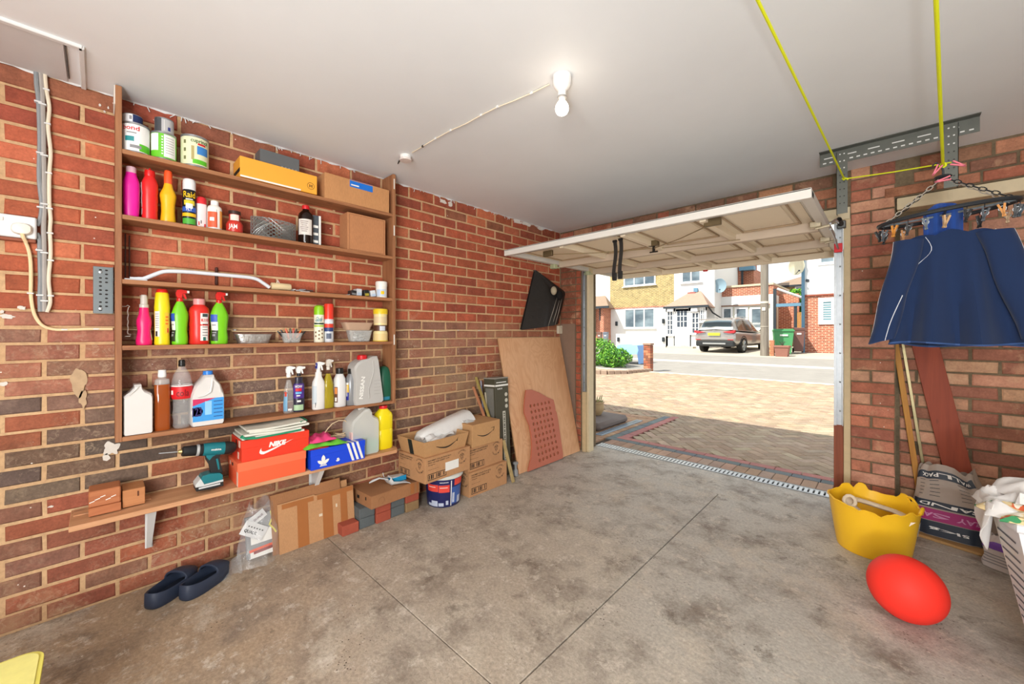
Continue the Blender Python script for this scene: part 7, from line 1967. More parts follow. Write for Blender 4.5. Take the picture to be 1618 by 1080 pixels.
# hand prints: old scuffs on the ceiling above the bracket
# ================================================================ STREET
def R4(u0, u1, v0, v1, Y):
    um, vm = (u0 + u1) / 2, (v0 + v1) / 2
    return ony(u0, vm, Y).x, ony(u1, vm, Y).x, ony(um, v1, Y).z, ony(um, v0, Y).z
def brickwall(name, c1, c2, mortar, bw=.225, bh=.075, msz=.012):
    t = NT(name); sep = t.n('SeparateXYZ'); t.l(t.pos(), sep.inputs[0])
    cmb = t.n('CombineXYZ'); t.l(t.math('ADD', sep.outputs[0], sep.outputs[1]), cmb.inputs[0]); t.l(sep.outputs[2], cmb.inputs[1])
    b = t.n('TexBrick'); t.l(cmb.outputs[0], b.inputs['Vector'])
    b.inputs['Scale'].default_value = 1; b.inputs['Brick Width'].default_value = bw; b.inputs['Row Height'].default_value = bh; b.inputs['Mortar Size'].default_value = msz
    b.inputs['Color1'].default_value = (*lin(c1), 1); b.inputs['Color2'].default_value = (*lin(c2), 1); b.inputs['Mortar'].default_value = (*lin(mortar), 1)
    c = t.mix(.5, b.outputs['Color'], t.ramp(t.noise(5, 5, .8), [(.3, .2), (.7, .8)]), 'OVERLAY')
    t.base(c); t.b.inputs['Roughness'].default_value = .9; return t.m
YBK = brickwall('yellow_stock_brick', 'a38a50', '85703c', 'b5ab8a'); RBK = brickwall('street_red_brick', 'a8583f', '8c4634', 'c9a28a')
WRN = mat('white_render', 'e2e2e0', .8, var=.03, vs=2); WFR = mat('upvc_white', 'efefef', .4, var=0)
def glass_mat():
    t = NT('window_glass'); c = t.ramp(t.noise(1.1, 3, .5, t.scl(t.pos(), (1, 1, 2))), [(.35, '43525d'), (.65, '76868f')])
    t.base(c); t.b.inputs['Roughness'].default_value = .08; t.b.inputs['Specular IOR Level'].default_value = .9; return t.m
GLS = glass_mat(); GLD = mat('glass_dark', '39424e', .06, var=.1, spec=.9)
ROOFM = mat('roof_tile', '8c7766', .85, var=.18, vs=6, bump=.4, bs=12); BLUM = mat('lead_blue', '5f87a0', .5)
BLKM = mat('gutter_black', '2a3138', .5)
def wall(par, u0, u1, v0, v1, Y, m, d=.3, name='wall_panel', base=None):
    x0, x1, z0, z1 = R4(u0, u1, v0, v1, Y)
    if base is not None: z0 = base
    return build(G().box(x0, x1, Y, Y + d, z0, z1), name, m, par)
def window(par, u0, u1, v0, v1, Y, n=1, rows=1, m=None, fr=.07, sill=True, proud=.04):
    x0, x1, z0, z1 = R4(u0, u1, v0, v1, Y)
    g = G(); y0, y1 = Y - proud, Y + .05
    g.box(x0, x1, y0, y1, z1 - fr, z1).box(x0, x1, y0, y1, z0, z0 + fr)
    W_ = (x1 - x0 - fr * (n + 1)) / n
    for k in range(n + 1): g.box(x0 + k * (W_ + fr), x0 + k * (W_ + fr) + fr, y0, y1, z0 + fr, z1 - fr)
    w = build(g, 'window', WFR, par)
    for k in range(n):
        xa = x0 + fr + k * (W_ + fr)
        build(G().box(xa, xa + W_, Y + .005 - proud * .4, Y + .02, z0 + fr, z1 - fr), 'pane', m or GLS, w)
    if rows > 1:
        g = G()
        for r in range(1, rows): zc = z0 + fr + (z1 - z0 - 2 * fr) * r / rows; g.box(x0 + fr, x1 - fr, Y - proud * .6, Y, zc - .012, zc + .012)
        build(g, 'glazing_bar', WFR, w)
    if sill: build(G().box(x0 - .08, x1 + .08, Y - .12, Y + .02, z0 - .05, z0), 'sill', WFR, w)
    return w
YF = 23.3
GB = .40
# --- leftmost house
hb = thing('house', 'white rendered house with tiled canopy at the far left across the street', 'house', (-17, YF, GB))
wall(hb, 915, 964, 300, 488, YF + .0, WRN, 6)
build(G().box(ony(900, 500, YF).x, ony(963, 500, YF).x, YF + .02, YF + 6, GB - .3, ony(940, 486, YF).z), 'brick_base', RBK, hb)
window(hb, 927, 939, 437, 452, YF, 1); window(hb, 925, 941, 490, 524, YF - .02, 1)
x0, x1, z0, z1 = R4(915, 961, 470, 484, YF - 1.2)
g = G().add([(x0, YF - 1.2, z0), (x1, YF - 1.2, z0), (x1 - .9, YF, z1 + .2), (x0, YF, z1 + .2), (x0, YF - 1.2, z0 - .12), (x1, YF - 1.2, z0 - .12), (x1 - .2, YF, z0 - .12), (x0, YF, z0 - .12)], [(0, 1, 2, 3), (0, 4, 5, 1), (1, 5, 6, 2), (4, 7, 6, 5)])
build(g, 'canopy_roof', ROOFM, hb); build(G().box(x0, x1 + .05, YF - 1.27, YF - 1.18, z0 - .14, z0 + .0), 'gutter', BLKM, hb)
x = ony(958, 500, YF - .1).x; build(G().box(x - .05, x + .05, YF - .9, YF, z0 - .9, z0 - .1), 'canopy_bracket', BLKM, hb)
# --- yellow brick house with white ground floor
hb = thing('house', 'house with yellow brick upper floor and white rendered ground floor', 'house', (-10, YF, GB))
wall(hb, 964, 1065, 300, 485, YF, YBK, 6); wall(hb, 964, 1065, 484, 486, YF - .04, RBK, .3, 'brick_course')
build(G().box(ony(964, 500, YF).x, ony(1065, 500, YF).x, YF, YF + 6, GB - .3, ony(1015, 486, YF).z - .0), 'rendered_wall', WRN, hb)
build(G().box(ony(962, 500, YF).x - .12, ony(964, 500, YF).x + .05, YF - .9, YF + .3, GB - .3, ony(964, 485, YF).z), 'party_wall', RBK, hb)
window(hb, 986, 1036, 425, 451, YF, 3); window(hb, 987, 1035, 487, 518, YF, 3)
for u, v in ((974, 511), (1048, 507), (977, 536), (1048, 536)):
    c = ony(u, v, YF - .06); build(G().box(c.x - .07, c.x + .07, YF - .12, YF, c.z - .14, c.z + .14, .02), 'wall_lamp', BLKM, hb)
# --- white house with porch
hb = thing('house', 'white house with tiled glazed porch in the middle across the street', 'house', (-6.5, YF, GB))
wall(hb, 1065, 1129, 300, 470, YF, WRN, 6, base=GB - .3)
window(hb, 1077, 1108, 420, 446, YF, 2)
YP = 22.2
x0, x1, z0, z1 = R4(1051, 1120, 461, 483, YP)
zt_ = ony(1085, 461, YF).z
g = G().add([(x0, YP - .15, z0), (x1, YP - .15, z0), (x1 - .75, YF, zt_), (x0 + 1.0, YF, zt_), (x0, YP - .15, z0 - .1), (x1, YP - .15, z0 - .1), (x1, YF, z0 - .1), (x0, YF, z0 - .1)], [(0, 1, 2, 3), (0, 4, 5, 1), (1, 5, 6), (1, 6, 2), (0, 3, 7), (0, 7, 4), (4, 7, 6, 5)])
build(g, 'porch_roof', mat('porch_tile', 'a08374', .85, var=.2, vs=8, bump=.4, bs=14), hb)
build(G().box(x0 + 1.2, x1 - .9, YF - .12, YF, zt_ - .05, zt_ + .18), 'flashing', BLUM, hb)
build(G().box(x0 + .9, x1 - 1.0, YF - .18, YF - .06, zt_ - .22, zt_ - .04), 'ridge_tiles', mat('ridge_red', '9c5f58', .8), hb)
build(G().box(x0 - .03, x1 + .03, YP - .22, YP - .13, z0 - .12, z0), 'gutter', BLKM, hb)
gp = ony(1118, 484, YP)
build(G().tube([(x1, YP - .12, z0 - .08), (x1 + .1, YP + .3, z0 - .4), (x1 + .35, YF - .05, z0 - .7), (x1 + .35, YF - .05, GB)], .04, 8), 'downpipe', BLKM, hb)
xa, xb = ony(1052, 500, YP).x, ony(1116, 500, YP).x
build(G().box(xa, xb, YP, YP + .12, z0 - .28, z0 - .1).box(xa, ony(1066, 500, YP).x, YP, YP + .12, GB - .2, ony(1060, 529, YP).z).box(ony(1090, 500, YP).x, xb, YP, YP + .12, GB - .2, ony(1100, 528, YP).z), 'porch_wall', WRN, hb)
build(G().box(ony(1064.5, 500, YP).x, ony(1067, 500, YP).x, YP, YP + .1, GB - .2, z0 - .1).box(ony(1088, 500, YP).x, ony(1092, 500, YP).x, YP, YP + .1, GB - .2, z0 - .1).box(xa, xa + .12, YP, YP + .1, GB - .2, z0 - .1).box(xb - .12, xb, YP, YP + .1, GB - .2, z0 - .1), 'porch_post', WFR, hb)
window(hb, 1054, 1064, 490, 529, YP + .02, 2, 5, GLD, .05); window(hb, 1093, 1105, 493, 527, YP + .02, 2, 4, GLD, .05); window(hb, 1106.5, 1115, 485, 508, YP + .02, 2, 2, GLD, .05)
for u in (1059, 1097):
    c = ony(u, 489, YP - .1); build(G().box(c.x - .17, c.x + .17, YP - .16, YP, c.z - .11, c.z + .11, .02), 'top_vent', WFR, hb)
x0_, x1_, z0_, z1_ = R4(1068, 1088, 488, 546, YP + .02)
dr_ = build(G().box(x0_, x1_, YP + .0, YP + .08, z0_, z1_).box(x0_ + .06, (x0_ + x1_) / 2 - .03, YP - .02, YP, z0_ + .1, z0_ + .9).box((x0_ + x1_) / 2 + .03, x1_ - .06, YP - .02, YP, z0_ + .1, z0_ + .9), 'door', WFR, hb)
build(G().box(x0_ + .08, x1_ - .08, YP - .012, YP + .002, z0_ + 1.05, z1_ - .1), 'door_glass', GLD, dr_)
g = G()
for k in (1, 2): xx = x0_ + .08 + (x1_ - x0_ - .16) * k / 3; g.box(xx - .015, xx + .015, YP - .02, YP, z0_ + 1.05, z1_ - .1)
for k in (1, 2): zz_ = z0_ + 1.05 + (z1_ - .1 - z0_ - 1.05) * k / 3; g.box(x0_ + .08, x1_ - .08, YP - .02, YP, zz_ - .015, zz_ + .015)
build(g, 'glazing_bar', WFR, dr_)
build(G().box(x0_ - .3, x1_ + .4, YP - .5, YP, GB - .3, z0_ - .02), 'doorstep', mat('step_stone', 'b9b1a3', .9), hb)
# --- set-back brick house, garage with parapet
YG = 24.6; YR = 28
hb = thing('garage', 'low white garage with brick parapet and three windows behind the parked car', 'building', (-3, YG, .45))
wall(hb, 1129, 1222, 452, 467, YG, RBK, 5, 'parapet'); wall(hb, 1129, 1222, 449.5, 452.5, YG - .06, mat('coping', 'c9b79c', .8), 5.1, 'coping')
wall(hb, 1129, 1222, 467, 484, YG - .05, WRN, 5, 'fascia'); wall(hb, 1129, 1222, 482, 520, YG + .05, mat('garage_cream', 'dddac9', .7), 5, base=.3); wall(hb, 1129, 1222, 481, 483, YG - .1, mat('fascia_brown', '8a6a58', .7), .2, 'drip_edge')
for u0, u1 in ((1141, 1158), (1161, 1182), (1185, 1206)): window(hb, u0, u1, 485, 520, YG + .02, 1, 1, None, .10)
wall(hb, 1217, 1223, 466, 548, YG - .3, WRN, .4, 'end_pier', base=.3)
hb = thing('house', 'set-back red brick house end rising behind the white garage', 'house', (-3, YR, .5))
wall(hb, 1126, 1172, 380, 452, YR, RBK, 4, base=.4); wall(hb, 1172, 1191, 425, 452, YR + .3, RBK, 4, base=.4); wall(hb, 1171, 1174, 390, 452, YR - .1, BLKM, .1, 'downpipe', base=3)
build(G().box(ony(1169, 430, YR).x, ony(1192, 430, YR).x, YR - .2, YR + .4, ony(1180, 427, YR).z, ony(1180, 421, YR).z), 'gutter', BLUM, hb)
build(G().box(ony(1126, 400, YR).x, ony(1192, 400, YR).x, YR + .5, YR + 5, ony(1160, 380, YR).z, ony(1160, 380, YR).z + .2), 'flat_roof', ROOFM, hb)
# --- far bungalow roof, carport side walls, gate
YH = 34
hb = thing('bungalow', 'distant bungalow with brown hipped roof seen between the houses', 'house', (5, YH, .6))
x0, x1, z0, z1 = R4(1212, 1330, 425, 449, YH)
g = G().add([(x0, YH, z0), (x1, YH, z0), (x1 - 1, YH + 3, z1), (x0 + 2.2, YH + 3, z1), (x0, YH + 6, z0), (x1, YH + 6, z0)], [(0, 1, 2, 3), (0, 3, 4), (1, 5, 2), (3, 2, 5, 4), (0, 4, 5, 1)])
build(g, 'roof', ROOFM, hb); build(G().box(x0 + .2, x1 - .2, YH + .1, YH + 5.9, .5, z0), 'wall_panel', mat('bungalow_wall', 'a9906a', .8), hb)
build(G().box(x0, x1, YH - .1, YH, z0 - .12, z0 + .02), 'gutter', BLKM, hb)
window(hb, 1256, 1270, 452, 460, YH + .05, 1)
YK = 22.8
t = thing('carport', 'blue-framed carport with brick side wall beside the garage', 'carport', (2, YK, .42))
x0, x1, z0, z1 = R4(1224, 1266, 480, 484, YK)
build(G().box(x0, x1, YK - .08, YK + .02, z0, z1 + .03), 'front_beam', BLUM, t)
build(G().box(x0 - .05, x0 + .07, YK - .1, YK + .05, .3, ony(1225, 456, YK).z), 'post', BLKM, t)
xe = ony(1257, 490, YK).x; build(G().box(xe - .06, xe + .06, YK - .05, YK + .06, .3, z1), 'post', BLKM, t)
a = ony(1228, 456, YK); b = ony(1268, 470, YK)
build(G().tube([(a.x, YK, a.z), ((a.x + b.x) / 2, YK + .2, a.z - .25), (b.x, YK + .5, b.z)], .06, 8), 'roof_edge', mat('edge_white', 'd9d9d9', .5), t)
x0, x1, z0, z1 = R4(1224, 1262, 470, 518, 26)
build(G().box(x0, x1, 26, 26.3, .3, z1 + .2), 'side_wall', RBK, t)
WG = mat('gate_wood', 'b98a4e', .7, var=.2, vs=9)
x0, x1, z0, z1 = R4(1257, 1269, 493, 518, 25.6)
gt = thing('wooden_gate', 'orange-brown boarded side gate beyond the carport', 'gate', ((x0 + x1) / 2, 25.6, .45))
n = 5
for k in range(n): build(G().box(x0 + (x1 - x0) * k / n + .01, x0 + (x1 - x0) * (k + 1) / n - .01, 25.6, 25.64, .45, z1, .01), 'gate_board', WG, gt)
x0, x1, z0, z1 = R4(1258, 1270, 518, 549, 22.3)
gt = thing('black_gate', 'low dark blue-black gate between the bins and the right hand house', 'gate', ((x0 + x1) / 2, 22.3, z0))
build(G().box(x0, x1, 22.3, 22.36, z0, z1, .01), 'gate_panel', mat('gate_blueblack', '2f3f52', .5), gt); build(G().box(x0, x1, 22.27, 22.3, z1 - .1, z1), 'top_rail', BLKM, gt)
# --- right hand house
YD = 21.2
hb = thing('house', 'white and red brick house at the right edge of the opening', 'house', (5, YD, .4))
wall(hb, 1271, 1420, 300, 463, YD, WRN, 6); wall(hb, 1271, 1420, 462, 550, YD + .02, RBK, 6, base=.2)
wall(hb, 1271, 1420, 461.5, 464, YD - .05, mat('brick_edge', '8f5040', .9), .2, 'brick_course')
x = ony(1270.5, 450, YD).x
build(G().box(x - .08, x + .03, YD - .12, YD, .3, 7), 'downpipe', BLUM, hb)
window(hb, 1292, 1323, 398, 418, YD, 1, 1, None, .12, False); window(hb, 1293, 1322, 470, 512, YD, 1, 8, mat('blind_glass', '6f8f98', .3), .17, False)
c = ony(1276, 443, YD); build(G().box(c.x - .06, c.x + .06, YD - .05, YD, c.z - .06, c.z + .06, .02), 'vent', BLKM, hb)
# satellite dishes
def dish(label, u, v, rp_, Y, m, sq, arm):
    c = ony(u, v, Y); a, b, _ = ray(u, v); r = rp_ * (c.y / b) / F
    t = thing('satellite_dish', label, 'satellite dish', tuple(c - Vector((0, 0, r))), 'satellite dishes')
    T = Matrix.Translation(c) @ Matrix.Rotation(arm, 4, 'Z') @ Matrix.Rotation(pi / 2 + .15, 4, 'X')
    build(G(T).lathe([(0, .0), (r * .5, r * .05), (r * .85, r * .14), (r, r * .2), (r * 1.02, r * .19), (r * .85, r * .10), (r * .5, r * .01), (0, -.03)], 36, rx=sq), 'reflector', m, t, 1)
    build(G(T).tube([(0, -r * .9, r * .1), (0, -r * .5, r * .9)], r * .03, 6).box(-r * .08, r * .08, -r * .6, -r * .44, r * .82, r * 1.0, .01), 'feed_arm', BLKM, t)
    build(G(T).tube([(0, 0, -.02), (0, 0, -.35), (.25, -.1, -.5)], r * .06, 6), 'mount', BLKM, t)
    return t
dish('large cream satellite dish high between the bungalow roof and white house', 1257.5, 420, 14, 20.9, mat('dish_cream', 'ddd5b8', .5), .78, .5)
dish('blue-grey satellite dish on the corner beside the brick parapet', 1137, 451, 11, 23.6, mat('dish_blue', '8fa9b8', .4), .85, .3)
# telegraph pole
b = onz(1208, 563, .27)
t = thing('telegraph_pole', 'weathered wooden telegraph pole on the far pavement by the car', 'pole', (b.x, b.y, gz(b.y)))
PW = wood('8d8478', '655c52', 2, scale=.5, knots=False)
build(G().lathe([(.155, -.02), (.15, .6), (.135, 5), (.12, 9), (0, 9.02)], 20, (b.x, b.y, gz(b.y))), 'post', PW, t, 1)
build(G().lathe([(.154, 2.15), (.156, 2.16), (.156, 2.22), (.154, 2.23)], 20, (b.x, b.y, gz(b.y))), 'band', mat('band_pale', 'c9c2b2', .5), t, 1)
build(G().box(b.x - .06, b.x + .06, b.y - .165, b.y - .14, gz(b.y) + 1.85, gz(b.y) + 1.98, .004), 'number_plate', mat('plate_pale', 'd6d0c4', .5), t)
build(G().lathe([(.159, 1.2), (.159, 1.215)], 20, (b.x, b.y, gz(b.y))), 'band', mat('band_pale', 'c9c2b2', .5), t)
# low brick pier by the pole
def pier(label, u0, u1, v0, v1, m, cap=None):
    c = ony((u0 + u1) / 2, v1, 0 + 17)
    for _ in range(8):
        z = gz(c.y); c = onz((u0 + u1) / 2, v1, z)
    w = (u1 - u0) * (c.y / ray((u0 + u1) / 2, v1)[1]) / F * .8; h = ony((u0 + u1) / 2, v0, c.y).z - c.z
    t = thing('brick_pier', label, 'pier', tuple(c))
    nrow_ = max(2, int(h / .075)); rh = h / nrow_
    build(G().box(c.x - w / 2 + .006, c.x + w / 2 - .006, c.y + .006, c.y + w - .006, c.z - .05, c.z + h - .004), 'mortar_core', MORT_D, t)
    for r in range(nrow_):
        zz = c.z + r * rh
        for (a, b_) in (((0, .66), (.68, 1)) if r % 2 else ((0, .32), (.34, 1))):
            build(G().box(c.x - w / 2 + a * w, c.x - w / 2 + b_ * w, c.y, c.y + w, zz + .005, zz + rh - .005, .004), 'brick', m[(r + int(a * 3)) % len(m)], t)
    if cap: build(G().box(c.x - w * .6, c.x + w * .6, c.y - w * .1, c.y + w * 1.1, c.z + h, c.z + h + .06, .01), 'coping', cap, t)
    return c, w, h
BRM = [mat('pier_red', '9c5a44', .9, bump=.4), mat('pier_orange', 'b5785a', .9, bump=.4), mat('pier_dark', '84503f', .9, bump=.4)]
pier('low brick pier just right of the telegraph pole', 1215, 1223, 537, 562, [mat('pier_tan', 'c59a6c', .9), BRM[1]])
pc_, pw_, ph_ = pier('square brick pier at the right end of the hedge planter', 1015, 1029, 545, 586, BRM, mat('cope_stone', '9a7f6e', .9))
# wheelie bins
def bin_(label, u0, u1, v0, v1, m, group='wheelie bins beyond the pole'):
    uc = (u0 + u1) / 2; z = .3
    for _ in range(8):
        c = onz(uc, v1, z); z = gz(c.y)
    tt = c.y / ray(uc, v1)[1]; w = (u1 - u0) * tt / F * .72; h = (v1 - v0) * tt / F
    t = thing('wheelie_bin', label, 'bin', tuple(c), group)
    T = Matrix.Translation((c.x, c.y + w * .6, c.z)) @ Matrix.Rotation(.25, 4, 'Z')
    g = G(T); v = []; 
    for zz, k in ((.05, .38), (.90 * h, .5)): v += [(-w * k, -w * k * 1.15, zz), (w * k, -w * k * 1.15, zz), (w * k, w * k * 1.15, zz), (-w * k, w * k * 1.15, zz)]
    g.add(v, [(3, 2, 1, 0), (4, 5, 6, 7), (0, 1, 5, 4), (1, 2, 6, 5), (2, 3, 7, 6), (3, 0, 4, 7)]); build(g, 'bin_body', m, t)
    build(G(T).box(-w * .54, w * .54, -w * .64, w * .62, h * .90, h * .94, .01).box(-w * .5, w * .5, -w * .58, w * .66, h * .94, h * .99, .02), 'lid', m, t)
    build(G(T).tube([(-w * .5, w * .7, h * .93), (w * .5, w * .7, h * .93)], .018, 6), 'handle', m, t)
    for s in (-1, 1): build(G(T @ Matrix.Translation((s * w * .42, w * .5, .10)) @ Matrix.Rotation(pi / 2, 4, 'Y')).lathe([(.10, -.025), (.10, .025)], 16), 'wheel', mat('rubber', '22211f', .8), t)
    build(G(T).box(-w * .2, w * .2, -w * .60, -w * .57, h * .72, h * .78), 'label', WHITE, t)
    return c, t
bin_('brown and black wheelie bin behind the green one', 1250, 1270, 517, 557, mat('bin_brown', '6d4a44', .5))
bin_('green wheelie bin on the far pavement right of the pole', 1216, 1252, 519, 560, mat('bin_green', '4c9460', .5, var=.1))
for k, (u0, u1, col, nm) in enumerate(((930, 940, '3f7a58', 'green'), (941, 950, '7a5a50', 'brown'), (950, 960, '6f7784', 'grey'))):
    bin_(nm + ' wheelie bin outside the leftmost house', u0, u1, 524, 548, mat('bin_' + nm + '2', col, .5), 'wheelie bins outside the leftmost house')
# planter pot by the bins
c = onz(1236, 564, .27)
t = thing('planter', 'square terracotta brown planter in front of the green bin', 'planter', (c.x, c.y, gz(c.y)))
g = G(Matrix.Translation((c.x, c.y, gz(c.y)))); w = .24
g.add([(-w * .8, -w * .8, 0), (w * .8, -w * .8, 0), (w * .8, w * .8, 0), (-w * .8, w * .8, 0), (-w, -w, .42), (w, -w, .42), (w, w, .42), (-w, w, .42)], [(3, 2, 1, 0), (4, 5, 6, 7), (0, 1, 5, 4), (1, 2, 6, 5), (2, 3, 7, 6), (3, 0, 4, 7)]); build(g, 'pot', mat('planter_brown', '8c5f52', .8), t)
build(G(Matrix.Translation((c.x, c.y, gz(c.y)))).box(-w * 1.08, w * 1.08, -w * 1.08, w * 1.08, .36, .44, .01), 'rim', mat('planter_brown', '8c5f52', .8), t)
g = G(Matrix.Translation((c.x, c.y, gz(c.y) + .42)))
for k in range(9): a = k * .7; g.tube([(0, 0, 0), (.06 * cos(a), .06 * sin(a), .12), (.12 * cos(a), .12 * sin(a), .16 + .02 * (k % 3))], .006, 5)
build(g, 'stem', mat('stem_dark', '3f4a3a', .8), t)['kind'] = 'stuff'
# ---------------------------------------------------------------- hedge planter at the left of the drive
LEAF = mat('leaf_bright', '7fb93c', .5, var=.35, vs=6); LEAF2 = mat('leaf_deep', '3f7a2c', .5, var=.3, vs=6)
def bush(label, c, r, n, seed, name='shrub', group=None, big=.045, mats=(LEAF, LEAF2)):
    R = random.Random(seed)
    t = thing(name, label, 'shrub', (c[0], c[1], c[2] - r[2]), group)
    for q, m in enumerate(mats):
        g = G(); v = []; f = []
        for k in range(n // len(mats)):
            th, ph = R.uniform(0, 2 * pi), math.acos(R.uniform(-1, 1)); rr = R.uniform(.55, 1.0) ** .5 * (1 + .16 * sin(5 * th + seed) * sin(3 * ph))
            p = Vector((c[0] + r[0] * rr * sin(ph) * cos(th), c[1] + r[1] * rr * sin(ph) * sin(th), c[2] + r[2] * rr * cos(ph)))
            if p.z < c[2] - r[2] * .98: continue
            d = Vector((R.uniform(-1, 1), R.uniform(-1, 1), R.uniform(-.2, 1))).normalized(); s = d.cross(Vector((R.uniform(-1, 1), R.uniform(-1, 1), R.uniform(-1, 1)))).normalized()
            L = big * R.uniform(.7, 1.3); w = L * .42; k0 = len(v); nn = d.cross(s) * L * .15
            v += [p - d * L, p + s * w + nn, p + d * L, p - s * w + nn]; f.append((k0, k0 + 1, k0 + 2, k0 + 3))
        g.add(v, f); o = build(g, 'leaves', m, t); o['kind'] = 'stuff'
    g = G()
    for k in range(10):
        a = R.uniform(0, 2 * pi); g.tube([(c[0], c[1], c[2] - r[2]), (c[0] + r[0] * .4 * cos(a), c[1] + r[1] * .4 * sin(a), c[2] - .1 * r[2]), (c[0] + r[0] * .8 * cos(a), c[1] + r[1] * .8 * sin(a), c[2] + .5 * r[2])], [.02, .014, .006], 5)
    build(g, 'stems', mat('stem_brown', '5a4634', .9), t)['kind'] = 'stuff'
zb_ = gz(11.4)
bush('large bright green leafy shrub at the left of the drive', (onz(950, 575, zb_).x, 12.2, zb_ + .45), (.75, .6, .48), 3200, 1, group='shrubs in the hedge planter')
bush('lower bright green shrub beside the square brick pier', (onz(996, 575, zb_).x + .05, 12.0, zb_ + .30), (.55, .5, .33), 2200, 2, group='shrubs in the hedge planter')
KB = mat('kerb_brown', '9a8474', .9, bump=.4, bs=60)
t = thing('planter_kerb', 'curved low brown kerb round the hedge planter', 'kerb', (-4.5, 11.4, zb_))
pts = [onz(u, v, .10) for u, v in ((900, 587), (930, 588.5), (960, 590), (990, 589.5), (1010, 588), (1027, 586.5))]
for a, b in zip(pts, pts[1:]):
    for k in range(3):
        p, q = a.lerp(b, k / 3), a.lerp(b, (k + 1) / 3); d = (q - p); an = atan2(d.y, d.x)
        build(G(Matrix.Translation(p) @ Matrix.Rotation(an, 4, 'Z')).box(.006, d.length - .006, -.06, .06, -.06, .09, .012), 'kerb_stone', KB, t)
# pale blue sheet behind the hedge
a, b = ony(972, 553, 13.0), ony(1011, 553, 13.0); zt_ = ony(992, 545, 13.0).z
solo(G().grid(lambda u, v: (a.x + (b.x - a.x) * u, 12.9 + .9 * v, gz(13) + (zt_ - gz(13)) * (min(1, 9 * min(u, 1 - u, v * .8 + .02, 1 - v + .02)) ** .4) + .02 * sin(9 * u)), 20, 10), 'ground_sheet', mat('sheet_blue', '7fa9dd', .5, var=.05), 'pale blue sheet over a low mound behind the hedge shrubs', 'sheet', smooth=1)
# tree behind the houses
bush('light green tree showing above the carport', (ony(1262, 470, 27).x - .1, 27, ony(1262, 478, 27).z), (.55, .5, .75), 900, 5, 'tree', big=.11)
# ---------------------------------------------------------------- parked car
CARM = mat('car_grey', 'a6a19c', .28, .6, var=.02, coat=1); CBLK = mat('car_trim', '26282a', .5); CGL = mat('car_glass', '5c6c74', .05, .2, var=.2, vs=1.2, spec=1)
cx0 = -3.08; cy0 = 19.3; cz0 = gz(19.6) + .0
t = thing('car', 'bronze grey hatchback-backed SUV parked nose-in across the street', 'car', (cx0, cy0 + 2.3, cz0))
CT = Matrix.Translation((cx0, cy0, cz0)) @ Matrix.Rotation(-.10, 4, 'Z')
S = [  # y, half width, z bottom, z belt
    (0.0, .80, .42, .98), (.06, .88, .36, 1.04), (.35, .92, .30, 1.06), (1.0, .925, .28, 1.04), (2.2, .92, .28, 1.00), (3.2, .92, .28, .98), (3.9, .90, .30, .90), (4.35, .84, .34, .78), (4.6, .66, .42, .66)]
def sect(s, v):
    y, w, zb, zt = s; a = v * 2 * pi; e = .5
    x = math.copysign(abs(cos(a)) ** e, cos(a)) * w; z = (zb + zt) / 2 + math.copysign(abs(sin(a)) ** e, sin(a)) * (zt - zb) / 2
    k = 1 - .05 * max(0, (z - .8))
    return (x * k, y, z)
def lerpS(L, u):
    u = u * (len(L) - 1); i = min(len(L) - 2, int(u)); f = u - i
    return tuple(a + (b - a) * f for a, b in zip(L[i], L[i + 1]))
g = G(CT).grid(lambda u, v: sect(lerpS(S, u), v), 40, 40); n0 = len(g.v)
g.f.append([k for k in range(41)]); build(g, 'body', CARM, t, 1, fix=True)
GHs = [(.10, .80, .70, 1.03, 1.06), (.30, .83, .62, 1.02, 1.40), (.52, .84, .62, 1.01, 1.56), (1.3, .85, .64, 1.0, 1.63), (2.2, .85, .63, .99, 1.61), (2.7, .84, .60, .98, 1.50), (3.35, .83, .62, .96, 1.06), (3.5, .82, .72, .95, .97)]
def gh(u, v, off=0, zs=0):
    y, wb, wt, zb, zt = lerpS(GHs, u)
    # v: 0 left belt -> 1 right belt over the roof
    P = [(-wb - off, zb), (-wt - .04 - off, zt - .10 * (zt - zb)), (-wt + .08, zt + off), (0, zt + .025 + off), (wt - .08, zt + off), (wt + .04 + off, zt - .10 * (zt - zb)), (wb + off, zb)]
    x, z = lerpS(P, v); return (x, y, z)
g = G(CT).grid(lambda u, v: gh(u, v), 40, 30); build(g, 'greenhouse', CARM, t, 1)
# glazing, as thin panes just proud of the shell
g = G(CT).grid(lambda u, v: tuple(Vector(gh(.05 + .15 * u, .24 + .52 * v)) + Vector((0, -.012, .004))), 8, 12, .006); build(g, 'rear_window', CGL, t, 1)
for s in (0, 1):
    for (ua, ub) in ((.25, .395), (.41, .575), (.59, .78)):
        def sg(u, v):
            uu = ua + (ub - ua) * u; vv = .012 + .135 * v; vv = vv if s == 0 else 1 - vv
            p = Vector(gh(uu, vv)); p.x += (-.008 if s == 0 else .008); return p
        g = G(CT).grid(sg, 8, 4, .005); build(g, 'side_window', mat('car_side_glass', '6d5a48', .06, .2, var=.35, vs=1.5, spec=1), t, 1, fix=True)
g = G(CT).box(-.70, .70, -.10, .22, 1.52, 1.56, .02); g.box(-.60, .60, -.06, .1, 1.555, 1.57, .005); build(g, 'roof_spoiler', CARM, t)
g = G(CT).box(-.84, .84, -.045, .2, .30, .56, .05); build(g, 'rear_bumper', CBLK, t)
g = G(CT).box(-.86, .86, -.06, .15, .56, .74, .06); build(g, 'bumper_upper', CARM, t)
g = G(CT).box(-.50, .50, -.075, -.05, .40, .47, .01); build(g, 'bumper_strip', mat('chrome_dull', 'b9bab8', .3, .7), t)
npl = build(G(CT).box(-.26, .26, -.075, -.055, .80, .92, .004), 'number_plate', mat('plate_yellow', 'd9d43a', .4, var=0), t)
